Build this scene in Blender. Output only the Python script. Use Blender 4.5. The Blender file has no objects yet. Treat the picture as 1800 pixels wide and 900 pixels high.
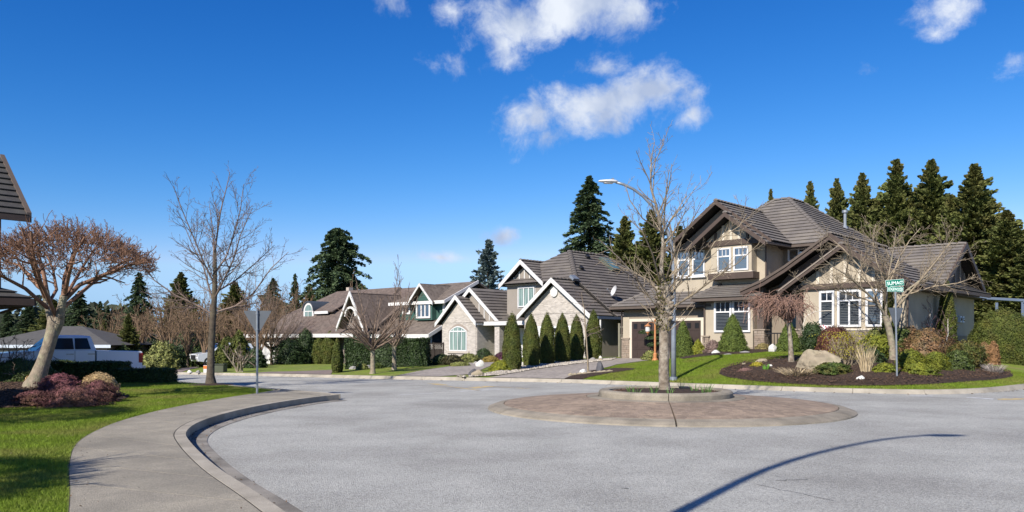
import bpy, bmesh, math, random
import numpy as np
from mathutils import Vector, Matrix, noise as mnoise

scene = bpy.context.scene
C = scene.collection
R = math.radians

# ------------------------------------------------------------------ camera
F, HY, CH = 1400.0, 597.0, 1.7          # focal length and horizon of the 1800 px wide photograph, eye height
cam = bpy.data.cameras.new('camera')
cam.sensor_width = 36.0
cam.lens = F / 1800 * 36
cam.shift_y = (HY - 450) / 1800
cam.clip_start = 0.1
cam.clip_end = 3000
co = bpy.data.objects.new('camera', cam)
co.location = (0, 0, CH)
co.rotation_euler = (R(90), 0, 0)
C.objects.link(co)
scene.camera = co

# ------------------------------------------------------------------ light
SUN_EL, SUN_AZ = R(36), R(32)            # shadows fall 32 degrees to the right of straight ahead
sun = bpy.data.lights.new('sun', 'SUN')
sun.energy = 5.0
sun.angle = R(0.53)
sun.color = (1.0, 0.93, 0.83)
so = bpy.data.objects.new('sun', sun)
sd = Vector((math.sin(SUN_AZ) * math.cos(SUN_EL), math.cos(SUN_AZ) * math.cos(SUN_EL), -math.sin(SUN_EL)))
so.rotation_euler = sd.to_track_quat('-Z', 'Y').to_euler()
so.location = (-10, -15, 20)
C.objects.link(so)

world = bpy.data.worlds.new('World')
scene.world = world
world.use_nodes = True
wn, wl = world.node_tree.nodes, world.node_tree.links
wn.clear()
w_out = wn.new('ShaderNodeOutputWorld')
w_bg = wn.new('ShaderNodeBackground')
w_bg.inputs['Strength'].default_value = 0.10
w_sky = wn.new('ShaderNodeTexSky')
w_sky.sky_type = 'NISHITA'
w_sky.sun_disc = False
w_sky.sun_elevation = SUN_EL
w_sky.sun_rotation = R(180) + SUN_AZ
w_sky.air_density = 1.0
w_sky.dust_density = 0.0
w_sky.ozone_density = 3.0
w_sky.altitude = 50
w_hs = wn.new('ShaderNodeHueSaturation')
w_hs.inputs['Saturation'].default_value = 1.12
w_hs.inputs['Value'].default_value = 1.0
w_tint = wn.new('ShaderNodeMix'); w_tint.data_type = 'RGBA'; w_tint.blend_type = 'MULTIPLY'
w_tint.inputs['Factor'].default_value = 1
w_tint.inputs['B'].default_value = (.92, .98, 1.10, 1)
wl.new(w_sky.outputs[0], w_tint.inputs['A'])
wl.new(w_tint.outputs['Result'], w_hs.inputs['Color'])
w_tc = wn.new('ShaderNodeTexCoord')


def wmath(op, a, b=None, c=None):
    n = wn.new('ShaderNodeMath')
    n.operation = op
    for i, x in enumerate((a, b, c)):
        if x is None:
            continue
        if isinstance(x, (int, float)):
            n.inputs[i].default_value = x
        else:
            wl.new(x, n.inputs[i])
    return n.outputs[0]


# fair-weather clouds: (direction as tangent offsets, tangent radii, weight); they go on all round the sky, with extra ones added out of view
CLOUDS = []
def cloud(px, py, rx, ry, w=1.0):
    d = Vector(((px - 900) / F, 1, (HY - py) / F))
    k = d.length
    CLOUDS.append((d.normalized(), rx / F / k, ry / F / k, w))
for a in ((900, 35, 130, 62, 1.15), (1010, 10, 180, 50, 1.2), (880, 75, 50, 55, .85), (1110, 25, 90, 50, .9),
          (795, 25, 45, 40, .7), (935, 215, 75, 65, 1.05), (1040, 195, 110, 62, 1.2), (1140, 165, 110, 60, 1.1),
          (1065, 118, 75, 32, .7), (960, 245, 70, 40, .75), (755, 118, 55, 30, .55), (1215, 212, 40, 18, .45),
          (1655, 15, 75, 42, .62), (1640, 60, 36, 28, .45), (1785, 105, 40, 40, .5), (1518, 122, 28, 20, .42),
          (890, 415, 60, 22, .95), (772, 452, 40, 13, .75), (800, 497, 45, 10, .8), (690, 5, 40, 20, .6)):
    cloud(*a)
crng = random.Random(4)
for i in range(46):                       # unseen clouds, more and larger ones added to whiten the blue fill light
    az = crng.uniform(R(50), R(310)); el = crng.uniform(R(8), R(60))
    CLOUDS.append((Vector((math.sin(az) * math.cos(el), math.cos(az) * math.cos(el), math.sin(el))),
                   crng.uniform(.07, .17), crng.uniform(.03, .07), crng.uniform(.7, 1.15)))
acc = None
w_n0 = wn.new('ShaderNodeTexNoise')       # warps the outlines
w_n0.inputs['Scale'].default_value = 9
w_n0.inputs['Detail'].default_value = 3
wl.new(w_tc.outputs['Generated'], w_n0.inputs['Vector'])
w_off = wn.new('ShaderNodeVectorMath'); w_off.operation = 'MULTIPLY_ADD'
w_off.inputs[1].default_value = (.05, .05, .035); w_off.inputs[2].default_value = (-.025, -.025, -.0175)
wl.new(w_n0.outputs['Color'], w_off.inputs[0])
w_dir = wn.new('ShaderNodeVectorMath'); w_dir.operation = 'ADD'
wl.new(w_tc.outputs['Generated'], w_dir.inputs[0]); wl.new(w_off.outputs[0], w_dir.inputs[1])
for d, rx, ry, wt in CLOUDS:
    s = wn.new('ShaderNodeVectorMath'); s.operation = 'SUBTRACT'
    wl.new(w_dir.outputs[0], s.inputs[0]); s.inputs[1].default_value = d
    m = wn.new('ShaderNodeVectorMath'); m.operation = 'MULTIPLY'
    wl.new(s.outputs[0], m.inputs[0]); m.inputs[1].default_value = (1 / rx, 1 / rx, 1 / ry)
    ln = wn.new('ShaderNodeVectorMath'); ln.operation = 'LENGTH'
    wl.new(m.outputs[0], ln.inputs[0])
    v = wmath('MULTIPLY_ADD', ln.outputs['Value'], -wt, wt)
    acc = v if acc is None else wmath('MAXIMUM', acc, v)
w_n1 = wn.new('ShaderNodeTexNoise')
w_n1.inputs['Scale'].default_value = 17
w_n1.inputs['Detail'].default_value = 14
w_n1.inputs['Roughness'].default_value = .64
wl.new(w_dir.outputs[0], w_n1.inputs['Vector'])
dens = wmath('ADD', acc, wmath('MULTIPLY_ADD', w_n1.outputs['Fac'], 2.5, -1.32))
w_mr = wn.new('ShaderNodeMapRange'); w_mr.interpolation_type = 'SMOOTHSTEP'
w_mr.inputs['From Min'].default_value = -.02; w_mr.inputs['From Max'].default_value = .92
w_mr.inputs['To Max'].default_value = .97
wl.new(dens, w_mr.inputs['Value'])
w_n2 = wn.new('ShaderNodeTexNoise')
w_n2.inputs['Scale'].default_value = 15
w_n2.inputs['Detail'].default_value = 4
wl.new(w_dir.outputs[0], w_n2.inputs['Vector'])
w_cr = wn.new('ShaderNodeValToRGB')
w_cr.color_ramp.elements[0].position = .36; w_cr.color_ramp.elements[0].color = (3.0, 3.6, 4.9, 1)
w_cr.color_ramp.elements[1].position = .62; w_cr.color_ramp.elements[1].color = (5.7, 6.05, 6.6, 1)
wl.new(w_n2.outputs['Fac'], w_cr.inputs['Fac'])
w_mx = wn.new('ShaderNodeMix'); w_mx.data_type = 'RGBA'
wl.new(w_mr.outputs[0], w_mx.inputs['Factor'])
w_sep = wn.new('ShaderNodeSeparateColor'); w_com = wn.new('ShaderNodeCombineColor')
wl.new(w_hs.outputs[0], w_sep.inputs[0])
for i_, (pw_, k_) in enumerate(((2.15, .20), (1.34, .415), (1.0, .83))):     # deep clear-air blue, as through a polariser
    c_ = wmath('MULTIPLY', wmath('POWER', w_sep.outputs[i_], pw_), k_)
    if i_ < 2:                              # no yellow haze: the air stays blue down to the horizon
        c_ = wmath('MINIMUM', c_, wmath('MULTIPLY', w_sep.outputs[2], .83 * (.43, .69)[i_]))
    wl.new(c_, w_com.inputs[i_])
wl.new(w_com.outputs[0], w_mx.inputs['A']); wl.new(w_cr.outputs['Color'], w_mx.inputs['B'])
wl.new(w_mx.outputs['Result'], w_bg.inputs['Color'])
wl.new(w_bg.outputs[0], w_out.inputs['Surface'])

scene.view_settings.view_transform = 'Standard'
scene.view_settings.look = 'None'
scene.view_settings.gamma = 1.0
scene.view_settings.use_curve_mapping = False
scene.view_settings.exposure = 0.62
scene.render.engine = 'CYCLES'
scene.cycles.max_bounces = 6
scene.cycles.transparent_max_bounces = 6
scene.cycles.use_denoising = True

# ------------------------------------------------------------------ frame of the street: U along it, V away from it
TH = R(43)
U = Vector((math.cos(TH), -math.sin(TH), 0))
V = Vector((math.sin(TH), math.cos(TH), 0))
O1 = Vector((6.43, 45.9, 0))
RZ = -TH


def uv(u, v, z=0.0):
    p = O1 + U * u + V * v
    return Vector((p.x, p.y, z))


def to_uv(x, y):
    d = Vector((x, y, 0)) - O1
    return d.dot(U), d.dot(V)


def sm(a, b, x):
    t = min(1, max(0, (x - a) / (b - a)))
    return t * t * (3 - 2 * t)


def lerp(a, b, t):
    return a + (b - a) * t


def road_z(x, y):
    """the street falls gently away to the far left"""
    r = -0.731 * (x + 5) + 0.682 * (y - 30)
    if r <= 0:
        return 0.0
    return -0.02 * (r * r / (r + 4) if r < 60 else 56)


KF = [(-62, 88), (-40.3, 67.3), (-20.9, 48.7), (-13.1, 41.8), (-9.3, 38.3), (-5.5, 34.9), (-2.0, 32.9), (1.9, 31.4), (5.9, 28.6),
      (9.3, 26.2), (11.7, 25.0), (13.4, 24.75), (15.4, 25.6), (17.9, 27.6), (24, 33), (40, 48)]


def catmull(P, step):
    P = [Vector((p[0], p[1], p[2] if len(p) > 2 else 0)) for p in P]
    Q = [P[0] * 2 - P[1]] + P + [P[-1] * 2 - P[-2]]
    out = []
    for i in range(1, len(Q) - 2):
        a, b, c, d = Q[i - 1:i + 3]
        n = max(1, int((c - b).length / step))
        for k in range(n):
            t = k / n
            out.append(.5 * ((2 * b) + (c - a) * t + (2 * a - 5 * b + 4 * c - d) * t * t + (3 * b - a - 3 * c + d) * t ** 3))
    out.append(P[-1])
    return out


KERB = catmull(KF, .5)
KARR = np.array([(p.x, p.y) for p in KERB])


def kerb_dist(x, y):
    A, B = KARR[:-1], KARR[1:]
    d = B - A
    q = np.array((x, y)) - A
    t = np.clip((q * d).sum(1) / (d * d).sum(1), 0, 1)
    e = q - d * t[:, None]
    q2 = (e * e).sum(1)
    i = int(q2.argmin())
    side = d[i][0] * e[i][1] - d[i][1] * e[i][0]      # positive on the yard side of the kerb
    return math.sqrt(q2[i]) * (1 if side > 0 else -1)


def yard_z(x, y):
    kd = kerb_dist(x, y)
    if kd < 0:
        return road_z(x, y)
    w = max(0, kd - .35)
    u, v = to_uv(x, y)
    k = sm(4.2, 8.8, u)
    s = lerp(.05, .15, k)
    cap = lerp(lerp(.12, .6, sm(-17, -12, u)), 1.15, k)
    return road_z(x, y) + .13 + cap * math.tanh(s * w / cap)


def at(px, py, zf=yard_z, lo=6.0, hi=120.0, d=0):
    """where the line of sight through a photograph pixel meets the ground: a real place on the terrain"""
    a, b = (px - 900) / F, (HY - py) / F
    prev = None
    Y = lo
    while Y < hi:
        g = CH + b * Y - zf(a * Y, Y)
        if g <= 0:
            if prev is None:
                break
            l, h = Y - .5, Y
            for _ in range(14):
                m = (l + h) / 2
                if CH + b * m - zf(a * m, m) > 0:
                    l = m
                else:
                    h = m
            Y = h
            break
        prev = g
        Y += .5
    Y += d
    return Vector((a * Y, Y, zf(a * Y, Y)))


def flat_left(x, y):
    return road_z(x, y) + .15


def px_m(n, Y):
    return n * Y / F


# ------------------------------------------------------------------ materials
MATS = {}


def mat(name, c1, c2=None, scale=8.0, rough=.8, bump=0.0, bscale=None, detail=4, island=0.0, metallic=0.0, spec=.3, c3=None,
        s3=1.0, w3=.5, stretch=(1, 1, 1), coat=0.0, transl=0.0, speck=None):
    if name in MATS:
        return MATS[name]
    m = bpy.data.materials.new(name)
    m.use_nodes = True
    N, Lk = m.node_tree.nodes, m.node_tree.links
    b = N['Principled BSDF']
    b.inputs['Roughness'].default_value = rough
    b.inputs['Metallic'].default_value = metallic
    b.inputs['Specular IOR Level'].default_value = spec
    if coat:
        b.inputs['Coat Weight'].default_value = coat
        b.inputs['Coat Roughness'].default_value = .05
    c2 = c2 or tuple(x * .75 for x in c1)
    tc = N.new('ShaderNodeTexCoord')
    mp = N.new('ShaderNodeMapping')
    mp.inputs['Scale'].default_value = stretch
    Lk.new(tc.outputs['Object'], mp.inputs[0])
    nz = N.new('ShaderNodeTexNoise')
    nz.inputs['Scale'].default_value = scale
    nz.inputs['Detail'].default_value = detail
    Lk.new(mp.outputs[0], nz.inputs['Vector'])
    rp = N.new('ShaderNodeValToRGB')
    rp.color_ramp.elements[0].position = .32
    rp.color_ramp.elements[1].position = .68
    rp.color_ramp.elements[0].color = (*c1, 1)
    rp.color_ramp.elements[1].color = (*c2, 1)
    Lk.new(nz.outputs['Fac'], rp.inputs[0])
    col = rp.outputs[0]
    if c3:
        n3 = N.new('ShaderNodeTexNoise')
        n3.inputs['Scale'].default_value = s3
        n3.inputs['Detail'].default_value = 5
        Lk.new(tc.outputs['Object'], n3.inputs['Vector'])
        r3 = N.new('ShaderNodeMapRange')
        r3.inputs['From Min'].default_value = .45; r3.inputs['From Max'].default_value = .68
        r3.inputs['To Max'].default_value = w3
        Lk.new(n3.outputs['Fac'], r3.inputs['Value'])
        mx = N.new('ShaderNodeMix'); mx.data_type = 'RGBA'
        Lk.new(r3.outputs[0], mx.inputs['Factor']); Lk.new(col, mx.inputs['A']); mx.inputs['B'].default_value = (*c3, 1)
        col = mx.outputs['Result']
    if speck:
        vs = N.new('ShaderNodeTexVoronoi')
        vs.inputs['Scale'].default_value = speck[0]
        Lk.new(tc.outputs['Object'], vs.inputs['Vector'])
        sp = N.new('ShaderNodeSeparateColor')
        Lk.new(vs.outputs['Color'], sp.inputs[0])
        mr = N.new('ShaderNodeMapRange')
        mr.inputs['To Min'].default_value = 1 - speck[1]; mr.inputs['To Max'].default_value = 1 + speck[1]
        Lk.new(sp.outputs[0], mr.inputs['Value'])
        mx = N.new('ShaderNodeMix'); mx.data_type = 'RGBA'; mx.blend_type = 'MULTIPLY'
        mx.inputs['Factor'].default_value = 1
        Lk.new(col, mx.inputs['A']); Lk.new(mr.outputs[0], mx.inputs['B'])
        col = mx.outputs['Result']
    if island:
        g = N.new('ShaderNodeNewGeometry')
        mr = N.new('ShaderNodeMapRange')
        mr.inputs['To Min'].default_value = 1 - island; mr.inputs['To Max'].default_value = 1 + island
        Lk.new(g.outputs['Random Per Island'], mr.inputs['Value'])
        mx = N.new('ShaderNodeMix'); mx.data_type = 'RGBA'; mx.blend_type = 'MULTIPLY'
        mx.inputs['Factor'].default_value = 1
        Lk.new(col, mx.inputs['A']); Lk.new(mr.outputs[0], mx.inputs['B'])
        col = mx.outputs['Result']
    Lk.new(col, b.inputs['Base Color'])
    if bump:
        nb = N.new('ShaderNodeTexNoise')
        nb.inputs['Scale'].default_value = bscale or scale * 4
        nb.inputs['Detail'].default_value = 3
        Lk.new(mp.outputs[0], nb.inputs['Vector'])
        bp = N.new('ShaderNodeBump')
        bp.inputs['Strength'].default_value = bump
        bp.inputs['Distance'].default_value = .03
        Lk.new(nb.outputs['Fac'], bp.inputs['Height'])
        Lk.new(bp.outputs[0], b.inputs['Normal'])
    if transl:
        tr = N.new('ShaderNodeBsdfTranslucent')
        Lk.new(col, tr.inputs['Color'])
        ms = N.new('ShaderNodeMixShader')
        ms.inputs[0].default_value = transl
        Lk.new(b.outputs[0], ms.inputs[1]); Lk.new(tr.outputs[0], ms.inputs[2])
        Lk.new(ms.outputs[0], N['Material Output'].inputs['Surface'])
    MATS[name] = m
    return m


def brick_mat(name, ca, cb, mortar, axis):
    """small pale bricks, too fine to pick apart at this distance; axis = horizontal axis of the wall"""
    m = bpy.data.materials.new(name)
    m.use_nodes = True
    N, Lk = m.node_tree.nodes, m.node_tree.links
    b = N['Principled BSDF']
    b.inputs['Roughness'].default_value = .85
    tc = N.new('ShaderNodeTexCoord')
    sp = N.new('ShaderNodeSeparateXYZ'); Lk.new(tc.outputs['Object'], sp.inputs[0])
    cb_ = N.new('ShaderNodeCombineXYZ')
    Lk.new(sp.outputs[axis], cb_.inputs[0]); Lk.new(sp.outputs[2], cb_.inputs[1])
    t = N.new('ShaderNodeTexBrick')
    t.inputs['Scale'].default_value = 1
    t.inputs['Brick Width'].default_value = .22; t.inputs['Row Height'].default_value = .075
    t.inputs['Mortar Size'].default_value = .007
    t.inputs['Color1'].default_value = (*ca, 1); t.inputs['Color2'].default_value = (*cb, 1); t.inputs['Mortar'].default_value = (*mortar, 1)
    Lk.new(cb_.outputs[0], t.inputs['Vector'])
    Lk.new(t.outputs['Color'], b.inputs['Base Color'])
    bp = N.new('ShaderNodeBump'); bp.inputs['Strength'].default_value = .5; bp.inputs['Distance'].default_value = .01
    Lk.new(t.outputs['Fac'], bp.inputs['Height']); bp.invert = True
    Lk.new(bp.outputs[0], b.inputs['Normal'])
    return m


def siding_mat(name, c, pitch=.16):
    m = mat(name, c, tuple(x * .85 for x in c), 3, .7)
    N, Lk = m.node_tree.nodes, m.node_tree.links
    tc = N.new('ShaderNodeTexCoord'); sp = N.new('ShaderNodeSeparateXYZ'); Lk.new(tc.outputs['Object'], sp.inputs[0])
    md = N.new('ShaderNodeMath'); md.operation = 'FRACT'
    dv = N.new('ShaderNodeMath'); dv.operation = 'DIVIDE'; dv.inputs[1].default_value = pitch
    Lk.new(sp.outputs[2], dv.inputs[0]); Lk.new(dv.outputs[0], md.inputs[0])
    bp = N.new('ShaderNodeBump'); bp.inputs['Distance'].default_value = .03; bp.inputs['Strength'].default_value = 1; bp.invert = True
    Lk.new(md.outputs[0], bp.inputs['Height']); Lk.new(bp.outputs[0], N['Principled BSDF'].inputs['Normal'])
    return m


ASPH = mat('asphalt', (.415, .41, .374), (.345, .341, .311), 1.1, .85, .9, 70, 10, c3=(.215, .207, .188), s3=.33, w3=.6, speck=(62, .30))
CONC = mat('concrete', (.30, .27, .212), (.235, .212, .17), 2.4, .9, .5, 60, 9, c3=(.155, .142, .115), s3=.7, w3=.6, speck=(60, .16))
KERBM = mat('kerb_concrete', (.36, .325, .265), (.29, .26, .21), 3.0, .9, .3, 90, 6, c3=(.17, .155, .125), s3=1.1, w3=.7, speck=(120, .1))
KERBI = mat('island_concrete', (.285, .25, .195), (.225, .198, .155), 3.0, .9, .4, 70, 8, c3=(.13, .115, .09), s3=1.6, w3=.7, speck=(90, .12))
TINT = mat('tinted_glass', (.012, .014, .017), (.009, .01, .012), 3, .08, spec=.35)
GUTT = mat('gutter_concrete', (.255, .235, .205), (.20, .185, .16), 2.5, .9, .3, 90, 6, c3=(.075, .068, .058), s3=1.6, w3=.7, speck=(120, .12))
APRON = mat('stamped_concrete', (.295, .226, .165), (.205, .157, .115), 1.3, .88, .9, 22, 7, c3=(.19, .145, .112), s3=2.2, w3=.65, speck=(7.5, .2))
PAVER = mat('paver_drive', (.31, .275, .24), (.245, .218, .192), 3, .9, .35, 40, 6, c3=(.20, .178, .158), s3=.5, w3=.5, speck=(8, .16))
DRIVEB = mat('brown_drive', (.21, .165, .145), (.17, .135, .12), 2, .9, .3, 40, 6, speck=(9, .1))
GRASSG = mat('lawn', (.17, .225, .022), (.11, .16, .017), .9, .9, .6, 60, 8, c3=(.21, .19, .06), s3=.8, w3=.85, speck=(55, .3))
BLADE = mat('grass_blade', (.185, .265, .022), (.13, .19, .017), 1.2, .7, island=.4, transl=.3, c3=(.24, .225, .06), s3=.6, w3=.75)
SOIL = mat('mulch', (.058, .036, .024), (.028, .018, .012), 9, .95, 1.0, 30, 8, speck=(30, .5))
MULCHM = mat('mulch_chip', (.10, .062, .042), (.05, .03, .02), 6, .95, island=.6)
EARTH = mat('earth', (.08, .10, .03), (.06, .07, .025), .05, .95)
STUCCO = mat('stucco', (.40, .345, .262), (.36, .31, .237), 1.2, .9, .25, 120, 4, c3=(.31, .265, .20), s3=.9, w3=.45)
STUCD = mat('stucco_dark', (.235, .195, .15), (.21, .175, .137), 1.2, .9, .25, 120, 4, c3=(.18, .15, .115), s3=.9, w3=.45)
STUCG = mat('stucco_grey', (.255, .225, .195), (.235, .21, .18), 1.2, .9, .2, 120, 4)
CREAM = mat('cream_trim', (.56, .50, .405), (.52, .465, .38), 2, .6)
BROWN = mat('brown_fascia', (.075, .053, .043), (.062, .044, .036), 3, .6)
SOFFIT = mat('brown_soffit', (.10, .078, .064), (.085, .066, .055), 3, .8)
TILE1 = mat('roof_tile_taupe', (.15, .134, .122), (.122, .109, .10), 5, .85, .3, 30, 5, island=.10, c3=(.215, .19, .16), s3=.9, w3=.65)
TILE2 = mat('roof_tile_grey', (.125, .11, .10), (.10, .089, .082), 5, .85, .3, 30, 5, island=.10, c3=(.185, .165, .14), s3=.9, w3=.65)
TILE0 = mat('roof_tile_dark', (.058, .055, .052), (.044, .041, .039), 5, .85, .3, 30, 5, island=.12, c3=(.08, .08, .068), s3=1.5, w3=.5)
SHING = mat('brown_shingle', (.138, .108, .09), (.10, .078, .066), 5, .95, .5, 22, 7, c3=(.12, .085, .07), s3=.5, w3=.5, speck=(5, .22))
SHING3 = mat('tan_shingle', (.15, .122, .10), (.11, .09, .076), 5, .95, .5, 22, 7, c3=(.125, .10, .083), s3=.5, w3=.5, speck=(5, .22))
SHINGG = mat('grey_shingle', (.085, .082, .079), (.07, .067, .064), 3, .95, .3, 22, 5)
WHITE = mat('white_trim', (.60, .59, .575), (.54, .53, .515), 2, .55)
VINYL = mat('white_vinyl', (.62, .62, .62), (.57, .57, .57), 2, .4)
BLUEG = mat('gutter_blue_grey', (.10, .135, .20), (.09, .12, .18), 2, .4)
BRICKF = brick_mat('pale_brick', (.47, .425, .38), (.31, .28, .25), (.42, .39, .36), 0)
BRICKS = brick_mat('pale_brick_side', (.47, .425, .38), (.31, .28, .25), (.42, .39, .36), 1)
GREENS = siding_mat('green_siding', (.035, .085, .07))
NAVY = siding_mat('dark_siding', (.03, .042, .055))
TAUPES = siding_mat('taupe_siding', (.20, .17, .15))
GARAGE = mat('garage_brown', (.048, .034, .029), (.042, .03, .026), 2, .5)
STONEM = mat('ledge_stone', (.30, .235, .18), (.18, .14, .11), 6, .9, .6, 40, 6, c3=(.36, .31, .25), s3=3, w3=.6)
GLASS = mat('window_glass', (.012, .018, .026), (.02, .03, .045), 1.5, .03, spec=.9)
GLASS.node_tree.nodes['Principled BSDF'].inputs['IOR'].default_value = 2.3
BLIND = mat('blind_slat', (.13, .14, .145), (.10, .11, .115), 4, .6)
CURT = mat('curtain_glass', (.27, .36, .33), (.075, .12, .115), 9, .12, spec=.6, stretch=(1.6, 1.6, .05))
BARKP = mat('pale_bark', (.31, .255, .19), (.15, .125, .095), 9, .9, .8, 40, 6, c3=(.30, .30, .19), s3=5, w3=.6)
BARKM = mat('mossy_bark', (.26, .215, .165), (.12, .095, .07), 10, .95, 1.0, 30, 7, c3=(.40, .36, .29), s3=6, w3=.65)
MOSS = mat('bark_moss', (.10, .095, .02), (.05, .045, .015), 20, .95, .5)
BARKD = mat('dark_bark', (.105, .08, .058), (.055, .042, .03), 9, .9, .8, 40, 6)
TWIGR = mat('red_twig', (.25, .14, .09), (.155, .088, .058), 6, .8, island=.3)
TWIGB = mat('brown_twig', (.20, .145, .11), (.13, .095, .072), 6, .8, island=.3)
TWIGP = mat('pale_twig', (.27, .22, .15), (.17, .135, .095), 6, .8, island=.3)
TWIGG = mat('grey_twig', (.19, .14, .115), (.12, .09, .075), 6, .8, island=.3)
LBLUE = mat('spruce_blue', (.17, .22, .20), (.10, .14, .135), 3, .8, island=.4, transl=.2)
LFIR = mat('fir_green', (.095, .135, .06), (.05, .082, .04), 1.2, .8, island=.45, transl=.2)
LCED = mat('cedar_green', (.15, .17, .046), (.088, .108, .03), .9, .8, island=.45, transl=.22, c3=(.18, .135, .05), s3=.8, w3=.45)
LTHU = mat('thuja_green', (.075, .09, .013), (.042, .058, .010), 2.5, .75, island=.45, c3=(.10, .075, .015), s3=2, w3=.4)
LSPR = mat('dwarf_spruce_green', (.11, .145, .026), (.065, .095, .02), 5, .8, island=.4)
LDARK = mat('dark_leaf', (.032, .056, .015), (.018, .034, .010), 4, .6, island=.5)
LHEDGE = mat('hedge_leaf', (.065, .088, .018), (.036, .055, .012), 4, .6, island=.5)
LYEL = mat('yellow_leaf', (.30, .25, .02), (.18, .17, .02), 5, .7, island=.4)
LGOLD = mat('gold_conifer', (.22, .22, .018), (.12, .14, .014), 5, .7, island=.4)
LBRZ = mat('bronze_leaf', (.19, .10, .045), (.075, .05, .025), 4, .6, island=.5, c3=(.07, .075, .02), s3=3, w3=.5)
LRED = mat('maroon_leaf', (.12, .045, .03), (.06, .024, .018), 6, .8, island=.4)
LHEA = mat('heather', (.125, .05, .052), (.075, .032, .03), 3, .8, island=.5, c3=(.13, .07, .04), s3=1.3, w3=.8)
LTAN = mat('dry_tan', (.44, .32, .165), (.30, .21, .11), 4, .85, island=.4)
LSTRAW = mat('straw', (.52, .42, .27), (.36, .28, .17), 4, .85, island=.4)
LVAR = mat('variegated_leaf', (.22, .22, .07), (.10, .12, .03), 6, .7, island=.5)
LLAV = mat('grey_lavender', (.38, .33, .29), (.25, .22, .20), 5, .85, island=.4)
LJUN = mat('juniper_green', (.15, .16, .014), (.07, .09, .010), 3, .75, island=.45)
ROCKT = mat('tan_rock', (.33, .275, .195), (.185, .155, .11), 3.2, .9, .8, 14, 7, c3=(.20, .19, .11), s3=1.3, w3=.6)
ROCKW = mat('white_rock', (.60, .58, .53), (.42, .42, .40), 4, .85, .6, 16, 7, c3=(.34, .37, .34), s3=3, w3=.5)
ROCKG = mat('grey_rock', (.30, .29, .275), (.19, .185, .18), 4, .85, .6, 16, 7)
ROCKD = mat('dark_rock', (.085, .085, .095), (.05, .05, .055), 4, .7, .6, 16, 7)
PEBB = mat('pebbles', (.42, .38, .32), (.28, .25, .21), 3, .85, island=.45)
GALV = mat('galvanised', (.24, .268, .30), (.19, .215, .245), 5, .45, metallic=.35, speck=(60, .06))
SIGNB = mat('sign_back', (.10, .112, .13), (.088, .10, .115), 5, .45, metallic=.3)
SIGNG = mat('sign_green', (.0, .165, .108), (.0, .15, .098), 3, .4)
SIGNW = mat('sign_white', (.75, .85, .80), (.7, .8, .76), 3, .4)
COPPER = mat('copper', (.56, .25, .105), (.42, .18, .075), 5, .5, metallic=.3)
LAMPG = mat('lamp_glass', (.55, .55, .52), (.5, .5, .48), 3, .2)
PAINTW = mat('truck_white', (.62, .65, .70), (.60, .63, .68), 2, .25, coat=.6, spec=.5)
TYRE = mat('tyre', (.018, .018, .018), (.012, .012, .012), 20, .85)
RIM = mat('rim', (.40, .40, .41), (.3, .3, .3), 5, .3, metallic=.8)
REDL = mat('tail_light', (.30, .018, .012), (.22, .012, .01), 5, .2)
BLACKP = mat('black_plastic', (.015, .015, .017), (.02, .02, .02), 5, .5)
YPAINT = mat('yellow_paint', (.60, .42, .12), (.42, .34, .20), 6, .8, c3=(.26, .265, .27), s3=5, w3=.9)
WPAINT = mat('white_paint', (.62, .62, .62), (.45, .46, .46), 6, .8, c3=(.27, .275, .28), s3=5, w3=.9)
FENCEM = mat('taupe_fence', (.22, .21, .165), (.19, .18, .14), 3, .8)
WOODD = mat('dark_fence', (.032, .024, .02), (.022, .017, .014), 5, .85)
UTIL = mat('utility_green', (.075, .088, .055), (.06, .07, .045), 4, .6)
ORANGE = mat('orange', (.62, .16, .03), (.55, .14, .03), 4, .6)
WSPOT = mat('spot_white', (.72, .66, .64), (.68, .62, .60), 3, .4)
RSPOT = mat('spot_red', (.45, .02, .07), (.42, .02, .06), 3, .4)
PATIO = mat('patio_glass', (.30, .46, .50), (.26, .42, .46), 2, .15, spec=.7)
SKYL = mat('skylight_glass', (.10, .17, .15), (.08, .14, .13), 2, .1, spec=.7)
TULIP = mat('tulip_leaf', (.10, .20, .045), (.08, .16, .04), 4, .6, island=.3)

# ------------------------------------------------------------------ building helpers
def np_mesh(name, Vt, Fc):
    """Vt (n,3); Fc list of integer arrays (m,k)"""
    me = bpy.data.meshes.new(name)
    Vt = np.asarray(Vt, dtype=np.float32)
    me.vertices.add(len(Vt)); me.vertices.foreach_set('co', Vt.ravel())
    idx = np.concatenate([f.ravel() for f in Fc]).astype(np.int32)
    sizes = np.concatenate([np.full(len(f), f.shape[1]) for f in Fc]).astype(np.int32)
    starts = np.concatenate([[0], np.cumsum(sizes)[:-1]]).astype(np.int32)
    me.loops.add(len(idx)); me.loops.foreach_set('vertex_index', idx)
    me.polygons.add(len(sizes)); me.polygons.foreach_set('loop_start', starts)
    try:
        me.polygons.foreach_set('loop_total', sizes)
    except Exception:
        pass
    me.update(calc_edges=True)
    return me


def put(name, me, material=None, parent=None, loc=None, smooth=False):
    o = bpy.data.objects.new(name, me)
    C.objects.link(o)
    if material is not None and me is not None and not me.materials:
        me.materials.append(material)
    if parent is not None:
        o.parent = parent
    if loc is not None:
        o.location = loc
    if smooth and me is not None:
        me.polygons.foreach_set('use_smooth', np.ones(len(me.polygons), dtype=bool))
    return o


def tag(o, label, cat, group=None):
    o['label'] = label
    o['category'] = cat
    if group:
        o['group'] = group
    return o


def thing(name, label, cat, loc=(0, 0, 0), rz=0.0, group=None):
    o = bpy.data.objects.new(name, None)
    C.objects.link(o)
    o.empty_display_size = .2
    o.location = loc
    o.rotation_euler = (0, 0, rz)
    return tag(o, label, cat, group)


def struct(o):
    o['kind'] = 'structure'
    return o


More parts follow.
